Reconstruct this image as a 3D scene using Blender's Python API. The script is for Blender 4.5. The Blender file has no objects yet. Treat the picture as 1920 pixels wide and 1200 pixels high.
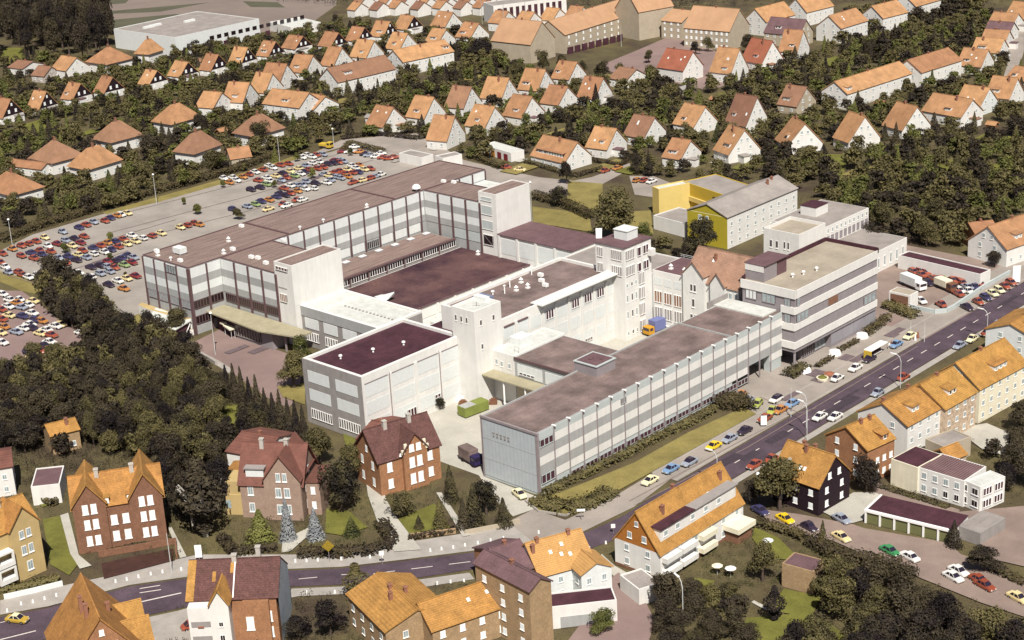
import bpy, bmesh, math, random
from mathutils import Vector, Matrix
R_=math.radians
S=bpy.context.scene
# ------------------------------------------------------------ camera
FPX=3167.;PIT=R_(20.31);ROL=R_(-3.2);HC=150.;YAW=R_(43.83)
cr,sr=math.cos(ROL),math.sin(ROL);cp,sp=math.cos(PIT),math.sin(PIT);ca,sa=math.cos(YAW),math.sin(YAW)
def _g(v): return Vector((v[0]*ca-v[1]*sa,v[0]*sa+v[1]*ca,v[2]))
CR=_g((cr,sr*sp,sr*cp));CU=_g((-sr,cr*sp,cr*cp));CW=_g((0,cp,-sp))
cam=bpy.data.cameras.new('camera');camo=bpy.data.objects.new('camera',cam);S.collection.objects.link(camo)
m=Matrix(((CR.x,CU.x,-CW.x,0),(CR.y,CU.y,-CW.y,0),(CR.z,CU.z,-CW.z,HC),(0,0,0,1)))
camo.matrix_world=m;cam.sensor_width=36;cam.lens=FPX*36/1920;cam.clip_end=6000;cam.clip_start=5;S.camera=camo
# ------------------------------------------------------------ light
SUN_EL=R_(52)
sd=_g((math.sin(R_(8)),-math.cos(R_(8)),0))      # horizontal direction towards the sun: behind the camera, a little right
w=bpy.data.worlds.new('World');S.world=w;w.use_nodes=True
nt=w.node_tree;bg=nt.nodes['Background'];sky=nt.nodes.new('ShaderNodeTexSky');sky.sky_type='NISHITA';sky.sun_disc=False
sky.sun_elevation=SUN_EL;sky.sun_rotation=math.atan2(sd.x,sd.y)
tn=nt.nodes.new('ShaderNodeMix');tn.data_type='RGBA';tn.blend_type='MULTIPLY';tn.inputs[0].default_value=1;tn.inputs[7].default_value=(1,.86,.86,1);nt.links.new(sky.outputs[0],tn.inputs[6]);nt.links.new(tn.outputs[2],bg.inputs[0]);bg.inputs[1].default_value=0.05
sl=bpy.data.lights.new('sun','SUN');sl.energy=5.0;sl.angle=R_(0.5);sl.color=(1,0.965,0.90)
so=bpy.data.objects.new('sun',sl);S.collection.objects.link(so)
sv=Vector((sd.x*math.cos(SUN_EL),sd.y*math.cos(SUN_EL),math.sin(SUN_EL)));so.rotation_euler=sv.to_track_quat('Z','Y').to_euler();so.location=(0,0,400)
S.view_settings.view_transform='Standard';S.view_settings.look='None';S.view_settings.exposure=0.38
S.cycles.max_bounces=4;S.cycles.diffuse_bounces=2
# ------------------------------------------------------------ placing helpers
def g(px,py,z=0.):                                # a place seen in the photograph -> world point at height z
    d=CW+CR*((px-960)/FPX)-CU*((py-600)/FPX);t=(z-HC)/d.z
    return Vector((d.x*t,d.y*t,z))
def pj(v):
    q=Vector(v)-Vector((0,0,HC));k=q.dot(CW);return (960+FPX*q.dot(CR)/k,600-FPX*q.dot(CU)/k,k)
def zat(X,Y,py):
    lo,hi=-5,60
    for _ in range(40):
        mi=(lo+hi)/2
        if pj((X,Y,mi))[1]>py: lo=mi
        else: hi=mi
    return lo
def T(ox,oy,s): return lambda x,y:(ox+x/s,oy+y/s)
ONE=T(0,0,1)
rnd=random.Random(7)
# ------------------------------------------------------------ materials
MT={}
def mat(name,c,rough=.85,n=0.12,sc=.6,c2=None,spec=.3,fine=0,metal=0,rows=0,orand=0,st=0,mp=None,felt=0):
    if name in MT:return MT[name]
    m=bpy.data.materials.new(name);m.use_nodes=True;t=m.node_tree;b=t.nodes['Principled BSDF']
    b.inputs['Roughness'].default_value=rough;b.inputs['Specular IOR Level'].default_value=spec;b.inputs['Metallic'].default_value=metal
    if max(c)<.62 and not metal: c=tuple(v*.86 for v in c)
    c=tuple(c)+(1,)
    if n or c2:
        ge=t.nodes.new('ShaderNodeNewGeometry');no=t.nodes.new('ShaderNodeTexNoise');no.inputs['Scale'].default_value=sc;no.inputs['Detail'].default_value=6;no.inputs['Roughness'].default_value=.65
        t.links.new(ge.outputs['Position'],no.inputs['Vector'])
        if mp:
            mm=t.nodes.new('ShaderNodeMapping');mm.inputs['Scale'].default_value=mp;t.links.new(ge.outputs['Position'],mm.inputs[0]);t.links.new(mm.outputs[0],no.inputs['Vector'])
        ra=t.nodes.new('ShaderNodeMapRange');ra.inputs[1].default_value=.33;ra.inputs[2].default_value=.67;t.links.new(no.outputs['Fac'],ra.inputs[0])
        mx=t.nodes.new('ShaderNodeMix');mx.data_type='RGBA'
        lo=tuple(v*(1-n) for v in c[:3])+(1,);hi=tuple(min(1,v*(1+n)) for v in c[:3])+(1,)
        if c2: lo,hi=c,tuple(c2)+(1,)
        mx.inputs[6].default_value=lo;mx.inputs[7].default_value=hi;t.links.new(ra.outputs[0],mx.inputs[0]);out=mx.outputs[2]
        if fine:
            n2=t.nodes.new('ShaderNodeTexNoise');n2.inputs['Scale'].default_value=3.5;n2.inputs['Detail'].default_value=3
            t.links.new(ge.outputs['Position'],n2.inputs['Vector'])
            r2=t.nodes.new('ShaderNodeMapRange');r2.inputs[1].default_value=.3;r2.inputs[2].default_value=.7;r2.inputs[3].default_value=1-fine;r2.inputs[4].default_value=1+fine
            t.links.new(n2.outputs['Fac'],r2.inputs[0])
            hs=t.nodes.new('ShaderNodeHueSaturation');t.links.new(r2.outputs[0],hs.inputs['Value']);t.links.new(out,hs.inputs['Color']);out=hs.outputs[0]
        if felt:                                  # felt sheets laid in lanes
            bt=t.nodes.new('ShaderNodeTexBrick');bt.inputs['Scale'].default_value=1;bt.inputs['Brick Width'].default_value=7;bt.inputs['Row Height'].default_value=1.6;bt.inputs['Mortar Size'].default_value=.06;bt.inputs['Color1'].default_value=(1,1,1,1);bt.inputs['Color2'].default_value=(1-felt,)*3+(1,);bt.inputs['Mortar'].default_value=(1-2.2*felt,)*3+(1,)
            mf=t.nodes.new('ShaderNodeMapping');mf.inputs['Rotation'].default_value=(0,0,math.pi/2);t.links.new(ge.outputs['Position'],mf.inputs[0]);t.links.new(mf.outputs[0],bt.inputs['Vector'])
            fm=t.nodes.new('ShaderNodeMix');fm.data_type='RGBA';fm.blend_type='MULTIPLY';fm.inputs[0].default_value=1;t.links.new(out,fm.inputs[6]);t.links.new(bt.outputs['Color'],fm.inputs[7]);out=fm.outputs[2]
        if st:                                    # rain streaks and grime running down
            m3=t.nodes.new('ShaderNodeMapping');m3.inputs['Scale'].default_value=(1.1,1.1,.09);n3=t.nodes.new('ShaderNodeTexNoise');n3.inputs['Scale'].default_value=1;n3.inputs['Detail'].default_value=5;n3.inputs['Roughness'].default_value=.7
            t.links.new(ge.outputs['Position'],m3.inputs[0]);t.links.new(m3.outputs[0],n3.inputs['Vector']);q3=t.nodes.new('ShaderNodeMapRange');q3.inputs[1].default_value=.35;q3.inputs[2].default_value=.6;q3.inputs[3].default_value=1-st;q3.inputs[4].default_value=1.02
            t.links.new(n3.outputs['Fac'],q3.inputs[0]);k3=t.nodes.new('ShaderNodeHueSaturation');t.links.new(q3.outputs[0],k3.inputs['Value']);t.links.new(out,k3.inputs['Color']);out=k3.outputs[0]
        if rows:
            wv=t.nodes.new('ShaderNodeTexWave');wv.bands_direction='Z';wv.inputs['Scale'].default_value=rows;wv.inputs['Distortion'].default_value=.6
            t.links.new(ge.outputs['Position'],wv.inputs['Vector'])
            r3=t.nodes.new('ShaderNodeMapRange');r3.inputs[3].default_value=.86;r3.inputs[4].default_value=1.07;t.links.new(wv.outputs['Fac'],r3.inputs[0])
            h3=t.nodes.new('ShaderNodeHueSaturation');t.links.new(r3.outputs[0],h3.inputs['Value']);t.links.new(out,h3.inputs['Color']);out=h3.outputs[0]
        if orand:
            oi=t.nodes.new('ShaderNodeObjectInfo');r4=t.nodes.new('ShaderNodeMapRange');r4.inputs[3].default_value=1-orand;r4.inputs[4].default_value=1+orand
            t.links.new(oi.outputs['Random'],r4.inputs[0])
            h4=t.nodes.new('ShaderNodeHueSaturation');t.links.new(r4.outputs[0],h4.inputs['Value']);t.links.new(out,h4.inputs['Color'])
            r5=t.nodes.new('ShaderNodeMapRange');r5.inputs[3].default_value=.494;r5.inputs[4].default_value=.506;t.links.new(oi.outputs['Random'],r5.inputs[0]);t.links.new(r5.outputs[0],h4.inputs['Hue']);out=h4.outputs[0]
        t.links.new(out,b.inputs['Base Color'])
    else: b.inputs['Base Color'].default_value=c
    MT[name]=m;return m
WH=mat('white_render',(.675,.655,.61),n=.05,sc=.35,st=.05)
WHC=mat('cool_white_panel',(.64,.655,.63),n=.04,sc=.8,st=.04)
CREAM=mat('cream_render',(.72,.66,.5),n=.07,sc=.4,st=.07)
GRYP=mat('grey_panel',(.40,.40,.385),n=.06,sc=.5,st=.08)
GRYL=mat('light_grey_panel',(.50,.54,.52),n=.06,sc=.5)
GRYM=mat('mauve_grey_panel',(.30,.265,.27),n=.08,sc=.5)
GRYC=mat('grey_concrete',(.33,.30,.28),n=.1,sc=.5,st=.07)
PIL=mat('brown_steel',(.13,.075,.075),n=.1,sc=1)
PILG=mat('grey_steel',(.30,.25,.25),n=.1,sc=1)
GLB=mat('glass_brick',(.63,.645,.62),rough=.4,n=.05,sc=1.6,fine=.03)
GLD=mat('dark_glass',(.02,.012,.014),rough=.12,n=0,spec=.6)
GLC=mat('curtained_glass',(.34,.40,.40),rough=.25,n=.3,sc=2.)
FRM=mat('window_frame_white',(.82,.80,.76),n=0,rough=.5)
SHU=mat('white_shutter',(.80,.86,.86),n=.03,rough=.6)
ORF=mat('orange_tiles_far',(.41,.215,.105),n=.2,sc=.3,fine=.14,rows=1.2,orand=.16)
ORN=mat('orange_tiles_near',(.40,.20,.055),n=.22,sc=.5,fine=.2,rows=1.4,orand=.05)
ORR=mat('red_tiles',(.33,.11,.065),n=.12,sc=.3,fine=.12,rows=1.3,orand=.05)
BRR=mat('brown_tiles',(.27,.14,.085),n=.14,sc=.3,fine=.12,rows=1.2,orand=.15)
DKR=mat('dark_brown_tiles',(.12,.055,.047),n=.2,sc=.8,fine=.3,rows=1.3)
BRF=mat('grey_brown_roofing',(.215,.155,.138),n=.38,sc=.16,fine=.16,felt=.09)
BRH=mat('streaked_roofing',(.235,.165,.14),n=.36,sc=1,fine=.25,mp=(1.3,.10,1))
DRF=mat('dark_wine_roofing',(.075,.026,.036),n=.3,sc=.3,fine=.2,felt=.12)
DRM=mat('mottled_wine_roofing',(.03,.010,.022),n=0,sc=.075,c2=(.135,.07,.062),fine=.3)
PRF=mat('plum_roofing',(.16,.09,.095),n=.16,sc=.3,fine=.15,felt=.09)
TRF=mat('tan_roofing',(.40,.34,.26),n=.16,sc=.2,fine=.08,felt=.05)
GRF=mat('grey_roofing',(.33,.29,.26),n=.16,sc=.2,fine=.08,felt=.06)
WRF=mat('whitish_roofing',(.60,.60,.55),n=.12,sc=.5,fine=.08)
ORG=mat('olive_tan_canopy',(.38,.335,.22),n=.12,sc=.4,fine=.06)
BKR=mat('red_brick',(.235,.115,.068),n=.14,sc=.7,fine=.18,rows=2.2)
BKO=mat('orange_brick',(.37,.18,.09),n=.14,sc=.7,fine=.18,rows=2.2)
BKT=mat('tan_brick',(.40,.27,.15),n=.14,sc=.7,fine=.16,rows=2.2)
BKP=mat('pinkish_stone',(.36,.25,.19),n=.1,sc=.7,fine=.12)
YEL=mat('yellow_render',(.61,.42,.05),n=.05,sc=.5)
YLP=mat('sunlit_yellow_render',(.62,.47,.16),n=.05,sc=.5)  # paler copy of the yellow render, strong sunlight painted into the colour
OLY=mat('olive_yellow_render',(.45,.36,.03),n=.05,sc=.5)
OCH=mat('ochre_render',(.52,.38,.17),n=.08,sc=.5)
TAN=mat('tan_stone',(.46,.39,.29),n=.08,sc=.4,fine=.05)
BLK=mat('black_slate_cladding',(.018,.007,.012),n=.3,sc=2)
BLUW=mat('pale_blue_render',(.45,.50,.53),n=.12,sc=.5)
MET=mat('pale_metal',(.6,.6,.57),n=0,rough=.5)
WOOD=mat('brown_wood',(.19,.09,.05),n=.1,sc=2)
GRD=mat('green_garage_door',(.17,.17,.07),n=.06,sc=2)
RDD=mat('dark_red_door',(.2,.02,.025),n=.05)
ODR=mat('orange_door',(.55,.24,.05),n=.05)
# ------------------------------------------------------------ mesh builder
class MB:
    def __init__(s): s.v=[];s.f=[];s.m=[]
    def poly(s,pts,mi=0):
        n=len(s.v);s.v+= [tuple(p) for p in pts];s.f.append(tuple(range(n,n+len(pts))));s.m.append(mi)
    def box(s,x0,x1,y0,y1,z0,z1,mi=0,top=None):
        n=len(s.v);s.v+=[(x0,y0,z0),(x1,y0,z0),(x1,y1,z0),(x0,y1,z0),(x0,y0,z1),(x1,y0,z1),(x1,y1,z1),(x0,y1,z1)]
        for k,q in enumerate(((0,3,2,1),(4,5,6,7),(0,1,5,4),(1,2,6,5),(2,3,7,6),(3,0,4,7))):
            s.f.append(tuple(n+i for i in q));s.m.append(top if (top is not None and k==1) else mi)
        return s
    def prism(s,pts,z0,z1,mi=0,top=None):
        a=sum(pts[i][0]*pts[(i+1)%len(pts)][1]-pts[(i+1)%len(pts)][0]*pts[i][1] for i in range(len(pts)))
        if a<0: pts=pts[::-1]
        n=len(s.v);k=len(pts);s.v+=[(p[0],p[1],z0) for p in pts]+[(p[0],p[1],z1) for p in pts]
        s.f.append(tuple(n+i for i in range(k))[::-1]);s.m.append(mi);s.f.append(tuple(n+k+i for i in range(k)));s.m.append(mi if top is None else top)
        for i in range(k): j=(i+1)%k;s.f.append((n+i,n+j,n+k+j,n+k+i));s.m.append(mi)
        return s
    def slab(s,q,th,mi=0):                        # thin plate under a quad q (counter-clockwise seen from above)
        a,b,c=[Vector(p) for p in q[:3]];nn=(b-a).cross(c-a).normalized()
        if nn.z<0: q=q[::-1];nn=-nn
        lo=[tuple(Vector(p)-nn*th) for p in q];n=len(s.v);k=len(q);s.v+=[tuple(p) for p in q]+lo
        s.f.append(tuple(range(n,n+k)));s.m.append(mi);s.f.append(tuple(range(n+k,n+2*k))[::-1]);s.m.append(mi)
        for i in range(k): j=(i+1)%k;s.f.append((n+j,n+i,n+k+i,n+k+j));s.m.append(mi)
        return s
    def cyl(s,x,y,z0,z1,r,r1=None,n=10,mi=0):
        r1=r if r1 is None else r1;b=len(s.v)
        for k in range(n): a=2*math.pi*k/n;s.v.append((x+r*math.cos(a),y+r*math.sin(a),z0))
        for k in range(n): a=2*math.pi*k/n;s.v.append((x+r1*math.cos(a),y+r1*math.sin(a),z1))
        s.f.append(tuple(range(b,b+n))[::-1]);s.m.append(mi);s.f.append(tuple(range(b+n,b+2*n)));s.m.append(mi)
        for k in range(n): j=(k+1)%n;s.f.append((b+k,b+j,b+n+j,b+n+k));s.m.append(mi)
        return s
    def tube(s,pts,r,n=6,mi=0):
        for a,b in zip(pts[:-1],pts[1:]):
            a,b=Vector(a),Vector(b);d=(b-a).normalized();u=d.orthogonal().normalized();v=d.cross(u);k=len(s.v)
            for p in (a,b):
                for i in range(n): t=2*math.pi*i/n;s.v.append(tuple(p+u*(r*math.cos(t))+v*(r*math.sin(t))))
            for i in range(n): j=(i+1)%n;s.f.append((k+i,k+j,k+n+j,k+n+i));s.m.append(mi)
            s.f.append(tuple(range(k,k+n))[::-1]);s.m.append(mi);s.f.append(tuple(range(k+n,k+2*n)));s.m.append(mi)
        return s
    def mesh(s,name,mats):
        me=bpy.data.meshes.new(name);me.from_pydata(s.v,[],s.f)
        for x in (mats if isinstance(mats,(list,tuple)) else [mats]): me.materials.append(x)
        me.polygons.foreach_set('material_index',s.m);me.update();return me
    def build(s,name,mats,parent=None,label=None):
        return ob(name,s.mesh(name,mats),parent,label=label)
def ob(name,me,parent=None,loc=(0,0,0),rz=0,sc=None,label=None):
    o=bpy.data.objects.new(name,me);S.collection.objects.link(o);o.location=loc;o.rotation_euler=(0,0,rz)
    if sc: o.scale=sc
    if parent: o.parent=parent
    if label: o['label']=label
    return o
LAND=[]                                           # (px,py,depth,short name) for wording of tree labels
FOOT=[]                                           # footprints no tree may stand in
SEEN=[]                                           # house outlines in the view, with distance
def thing(name,label,cat,loc=(0,0,0),rz=0,group=None,short=None):
    o=bpy.data.objects.new(name,None);S.collection.objects.link(o);o.location=loc;o.rotation_euler=(0,0,rz);o.empty_display_size=.5
    o['label']=label;o['category']=cat
    if group:o['group']=group
    if short: LAND.append((*pj(loc),short))
    return o
def tag(o,label=None,cat=None,group=None,kind=None):
    if label:o['label']=label
    if cat:o['category']=cat
    if group:o['group']=group
    if kind:o['kind']=kind
    return o
LV=[0]
def lev(): LV[0]+=1;return .0022*LV[0]-.03
def sheet(name,pts,z,mt,label=None):
    z=lev()              # ground sheet from points seen in the photograph
    P=[g(x,y,0) for x,y in pts];c=MB();c.poly([(p.x,p.y,z) for p in P]);o=c.build(name,mt);tag(o,kind='structure')
    bm=bmesh.new();bm.from_mesh(o.data)
    for f in bm.faces:
        if f.normal.z<0: f.normal_flip()
    bmesh.ops.triangulate(bm,faces=bm.faces);bm.to_mesh(o.data);bm.free();return o
def rect(name,x0,x1,y0,y1,z,mt):
    z=lev()
    c=MB();c.poly([(x0,y0,z),(x1,y0,z),(x1,y1,z),(x0,y1,z)]);return tag(c.build(name,mt),kind='structure')
# ------------------------------------------------------------ windows (shared meshes)
def _win(name,glass,arch=False):
    c=MB();c.box(-.5,.5,-.06,.05,0,1,0)
    c.box(-.39,-.03,.05,.062,.10,.9,1);c.box(.03,.39,.05,.062,.10,.9,1);c.box(-.56,.56,-.02,.12,-.09,-.005,0)
    return c.mesh(name,[FRM,glass])
WM={'d':_win('window',GLD),'c':_win('window',GLC),'s':_win('window',SHU)}
def _winp():
    c=MB();c.box(-.5,.5,-.06,.05,0,1,0);return c.mesh('window',[FRM])
WFR=_winp()
def _pane(gl):
    c=MB();c.box(-.40,-.03,.05,.07,.08,.92,0);c.box(.03,.40,.05,.07,.08,.92,0);return c.mesh('pane',[gl])
PN={'d':_pane(GLD),'c':_pane(GLC),'s':_pane(SHU)}
def _sill():
    c=MB();c.box(-.58,.58,-.02,.16,-.1,-.005);return c.mesh('sill',[FRM])
SILL=_sill()
def window(par,x,y,z,rz,w,h,k='c',near=False):    # y axis of the window points out of the wall
    if not near: return ob('window',WM[k],par,(x,y,z),rz,(w,1,h))
    o=ob('window',WFR,par,(x,y,z),rz,(w,1,h));ob('pane',PN[k],o);ob('sill',SILL,o);return o
# ------------------------------------------------------------ ground, roads, lots
ASP=mat('street_asphalt',(.088,.06,.076),n=.32,sc=.16,fine=.2)
ASL=mat('light_asphalt',(.33,.285,.245),n=.16,sc=.1,fine=.08)
ASC=mat('car_park_asphalt',(.34,.30,.26),n=.16,sc=.09,fine=.08)
ASM=mat('mauve_asphalt',(.26,.18,.16),n=.14,sc=.08,fine=.06)
ASB=mat('brown_asphalt',(.27,.20,.165),n=.18,sc=.1,fine=.06)
CON=mat('pale_concrete',(.47,.44,.375),n=.14,sc=.12,fine=.1)
PAV=mat('pavement_slabs',(.38,.345,.305),n=.14,sc=.3,fine=.06)
LAW=mat('dry_lawn',(.235,.19,.06),n=.22,sc=.15,fine=.15)
LAG=mat('green_lawn',(.15,.145,.028),n=.25,sc=.2,fine=.15)
SOI=mat('garden_soil',(.062,.042,.028),n=.3,sc=.05,c2=(.12,.10,.04),fine=.3)
FLD=mat('field_soil',(.23,.18,.15),n=.12,sc=.03,fine=.05)
FLG=mat('field_green',(.10,.095,.06),n=.15,sc=.05,fine=.1)
LINE=mat('road_paint',(.62,.56,.5),n=.15,sc=2)
c=MB();c.poly([(-3200,-300,-.06),(1400,-300,-.06),(1400,3800,-.06),(-3200,3800,-.06)]);tag(c.build('ground',SOI),kind='structure')
sheet('field',[(120,-60),(640,-60),(630,10),(560,60),(215,60),(150,20)],-.02,FLD)
for k,(a,b) in enumerate(((18,26),(34,60))):
    sheet('field_strip',[(190+k*10,a+4),(330,a-8),(395,b-22),(300,b-4),(205,b)],.0,FLG)
sheet('field_strip',[(455,2),(520,4),(535,14),(470,13)],.0,FLG)
sheet('field_strip',[(110,-58),(300,-58),(235,6),(140,14)],.0,FLG)
sheet('car_park',[(-60,500),(0,470),(60,440),(180,405),(300,372),(430,338),(560,296),(620,285),(660,272),(740,285),(790,300),(880,325),(600,420),(290,480),(300,575),(352,640),(366,640),(352,656),(300,612),(240,606),(180,560),(120,525),(60,518),(0,515),(-60,530)],.0,ASC)
sheet('verge',[(0,508),(40,520),(100,545),(70,552),(40,545),(0,528)],.02,LAW)
sheet('verge',[(210,595),(240,590),(262,612),(245,625),(212,615)],.02,LAW)
sheet('verge',[(430,332),(560,290),(566,295),(440,338),(300,378),(200,402),(192,398),(300,368)],.02,LAW)
sheet('small_lot',[(-40,545),(0,545),(40,545),(75,570),(110,600),(160,630),(175,660),(110,700),(60,690),(30,720),(-40,740)],.0,ASM)
sheet('yard',[(362,642),(410,618),(470,638),(545,665),(565,700),(560,745),(540,765),(500,745),(430,695),(398,680),(350,652)],.0,ASM)
sheet('yard_edge',[(355,648),(352,655),(405,684),(430,700),(436,692),(410,676)],.03,PAV)
rect('factory_yard',-255,-222.3,221,253,.0,CON)
sheet('factory_drive',[(690,815),(905,790),(907,893),(1009,932),(1000,955),(962,968),(930,938),(890,880),(830,862),(815,805)],.02,CON)
rect('courtyard',-251,-222.3,253,314,.02,CON)
rect('side_court',-300,-274,250,334,.01,WRF)
rect('light_court',-341,-300,265,330,.02,ASL)
rect('forecourt',-222,-190,286,358,.02,ASL)
rect('office_lot',-240,-189,345,400,.0,ASB)
sheet('side_street',[(1650,608),(1690,600),(1740,618),(1800,632),(1795,648),(1740,640),(1722,622)],.05,ASM)
sheet('back_street',[(560,300),(640,262),(780,250),(806,262),(870,300),(960,322),(1010,332),(1075,339),(1110,332),(1180,306),(1186,315),(1130,345),(1060,368),(1000,362),(880,330),(790,300),(700,275),(640,276)],.03,ASL)
sheet('back_lot',[(1180,330),(1225,330),(1300,360),(1240,372),(1190,365)],.03,ASL)
sheet('school_yard',[(1120,125),(1200,92),(1255,68),(1300,72),(1345,98),(1420,140),(1330,170),(1240,150),(1190,150)],.02,ASM)
sheet('school_drive',[(1870,60),(1905,40),(1920,60),(1920,95),(1905,150),(1880,150),(1895,100)],.02,ASL)
# main street and its strips (straight part runs along the factory, then bends round)
sheet('main_street',[(-30,1166),(0,1157),(90,1140),(243,1100),(370,1082),(540,1070),(640,1066),(760,1052),(893,1035),(1000,1020),(1087,1003),(1130,985),(1173,965)]+[(lambda q:(q[0],q[1]))(pj((-189.4,y,0))) for y in (236,260,300,340,400,480,640,900)]+[(lambda q:(q[0],q[1]))(pj((-181.6,y,0))) for y in (900,640,480,400,340,300,260,236)]+[(1153,1012),(1103,1030),(1000,1050),(793,1082),(640,1096),(547,1100),(400,1127),(267,1156),(150,1180),(60,1205),(-30,1225)],.03,ASP)
rect('service_lane',-200.2,-189.8,243,292,.0,ASL)
rect('service_lane',-200.2,-189.8,292,600,.0,ASL)
sheet('service_lane',[(960,975),(1000,955),(1060,975),(1140,938),(1240,878),(1262,895),(1190,950),(1087,1000),(960,1018),(860,1034),(800,1040),(820,1020)],.0,ASL)
for x in (-190.6,-196.2): rect('kerb_line',x,x+.35,243,520,.06,PAV)
rect('pavement',-181.3,-179.6,236,620,.05,PAV)
sheet('pavement',[(0,1126),(110,1100),(190,1083),(370,1040),(530,1040),(640,1040),(740,1020),(860,1002),(960,985),(1000,1017),(893,1032),(760,1049),(640,1063),(540,1067),(370,1079),(243,1097),(90,1137),(0,1153)],.03,PAV)
sheet('pavement',[(267,1160),(400,1131),(547,1104),(640,1100),(793,1086),(880,1074),(890,1086),(800,1100),(650,1114),(560,1118),(400,1150),(290,1200),(230,1210)],.03,PAV)
def dashes(name,pts,z,wd,dash,gap):
    z=lev()
    P=[g(x,y,0) for x,y in pts];c=MB();pos=0.
    for a,b in zip(P[:-1],P[1:]):
        L=(b-a).length;d=(b-a)/L;n=Vector((-d.y,d.x,0))*wd/2;t=0
        dash=min(dash,L)
        while t+dash<=L+.01:
            p=a+d*t;q=a+d*(t+dash);c.poly([tuple(v)[:2]+(z,) for v in (p-n,q-n,q+n,p+n)][::-1] if False else [tuple((p-n).xy)+(z,),tuple((q-n).xy)+(z,),tuple((q+n).xy)+(z,),tuple((p+n).xy)+(z,)]);t+=dash+gap
    return tag(c.build(name,LINE),kind='structure')
q=[pj((-185.5,y,0))[:2] for y in (238,420,700)]
dashes('road_marking',q,.06,.22,2.6,3.6)
dashes('road_marking',[(700,1076),(893,1052),(1060,1024),(1150,1003)],.06,.2,4,3)
dashes('road_marking',[(250,1132),(340,1112)],.06,.35,9.5,.5)
dashes('road_marking',[(560,1086),(640,1078),(700,1075)],.06,.2,3.4,1.2)
dashes('road_marking',[(262,1104),(300,1098)],.06,.25,5,1)
dashes('road_marking',[(262,1112),(302,1106)],.06,.25,5,1)
dashes('road_marking',[(0,1168),(90,1148)],.06,.2,5,2)
dashes('road_marking',[(-20,1205),(80,1180)],.06,.3,8,1)
BO=[]
SEAM=mat('asphalt_seam',(.22,.165,.145),n=.2,sc=1)
def seams(pts_list,wd):
    for q in pts_list:
        P=[g(*p) for p in q];c=MB();z=lev()
        for a,b in zip(P[:-1],P[1:]):
            d=(b-a).normalized();n=Vector((-d.y,d.x,0))*wd/2;c.poly([(*(a-n).xy,z),(*(b-n).xy,z),(*(b+n).xy,z),(*(a+n).xy,z)])
        tag(c.build('road_seam',SEAM),kind='structure')
seams([[(160,418),(430,350),(640,287)],[(200,438),(450,372),(700,300)],[(240,452),(480,392),(560,368)],[(60,492),(200,450),(330,412)],[(95,520),(240,470)],[(0,512),(120,548),(250,640)]],.35)
seams([[(1180,940),(1380,832),(1480,780)],[(1190,948),(1400,840),(1560,745),(1720,650)],[(1425,745),(1500,775),(1530,765)]],.25)
rp=random.Random(21);PTC=mat('asphalt_patch',(.15,.11,.115),n=.2,sc=.8,fine=.1);PTD=mat('dark_patch',(.055,.04,.05),n=.2,sc=.8,fine=.1);PTL=mat('worn_asphalt',(.30,.26,.225),n=.2,sc=.5,fine=.1)
for i in range(34):                               # repairs and worn places
    if i<12: X,Y=rp.uniform(-188.6,-182.6),rp.uniform(245,480);w1,w2=rp.uniform(.4,1.1),rp.uniform(1.5,7)
    elif i<20: X,Y=rp.uniform(-199,-192),rp.uniform(245,400);w1,w2=rp.uniform(.5,1.5),rp.uniform(1,5)
    else:
        p=g(*rp.choice(((150,500),(200,545),(90,495),(300,420),(400,385),(500,360),(560,340),(450,660),(490,700),(1700,1045),(1850,1020),(1500,720),(1560,690))));X,Y=p.x+rp.uniform(-5,5),p.y+rp.uniform(-8,8);w1,w2=rp.uniform(.6,2),rp.uniform(1,4)
    rect('asphalt_patch',X-w1,X+w1,Y-w2,Y+w2,0,PTC if (i%3 or i>=12) else PTL) if i>=12 else rect('asphalt_patch',X-w1,X+w1,Y-w2,Y+w2,0,PTD)
sheet('garden_path',[(1408,1130),(1414,1127),(1475,1158),(1537,1192),(1532,1198),(1470,1164)],.04,CON);sheet('vegetable_bed',[(1425,1160),(1468,1150),(1482,1176),(1440,1190)],.03,mat('bed_soil',(.13,.09,.055),n=.3,sc=1.5,fine=.3))
# studs set in the pavement
for i,(x,y) in enumerate([(14,1147),(40,1134),(62,1130),(84,1124),(106,1118),(217,1092),(238,1088),(260,1083),(283,1078),(305,1074),(340,1069),(362,1066),(554,1054),(575,1053),(596,1052),(640,1050),(694,1046),(716,1045),(807,1034),(828,1031),(850,1028),(872,1024),(896,1020),(920,1015),(944,1011),(1010,1000),(1136,1020),(1105,1030),(870,1091),(845,1093),(820,1096),(790,1098),(575,1113),(628,1112)]):
    p=g(x,y);c=MB();c.cyl(0,0,0,.55,.22,.16,8);o=ob('bollard',c.mesh('bollard',FRM) if i==0 else bolm,None,(p.x,p.y,.04));bolm=o.data
    BO.append((x,y,o))
for far_,nm_ in ((1,'far'),(0,'near')):
    q_=sorted([b for b in BO if (b[1]<1173-.155*b[0])==bool(far_)],key=lambda b:b[0])
    for i,(x,y,o) in enumerate(q_):
        n_=len(q_);w_='leftmost' if i==0 else 'rightmost' if i==n_-1 else '%s%s from left'%(i+1,{1:'st',2:'nd',3:'rd'}.get((i+1)%10 if i+1 not in (11,12,13) else 0,'th'))
        tag(o,'small white bollard, %s on the %s pavement of the bent street'%(w_,nm_),'bollard','white bollards on the %s pavement'%nm_)
sheet('lawn',[(1128,938),(1240,876),(1330,826),(1418,777),(1396,764),(1290,812),(1190,868),(1050,925),(985,940),(1010,958),(1065,968)],.02,LAW)
sheet('lawn',[(998,388),(1105,402),(1110,436),(1000,418)],.02,LAW);sheet('lawn',[(1065,340),(1130,345),(1130,395),(1062,392)],.02,LAW)
sheet('lawn',[(1145,400),(1220,395),(1225,440),(1150,450)],.02,LAW)
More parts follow.
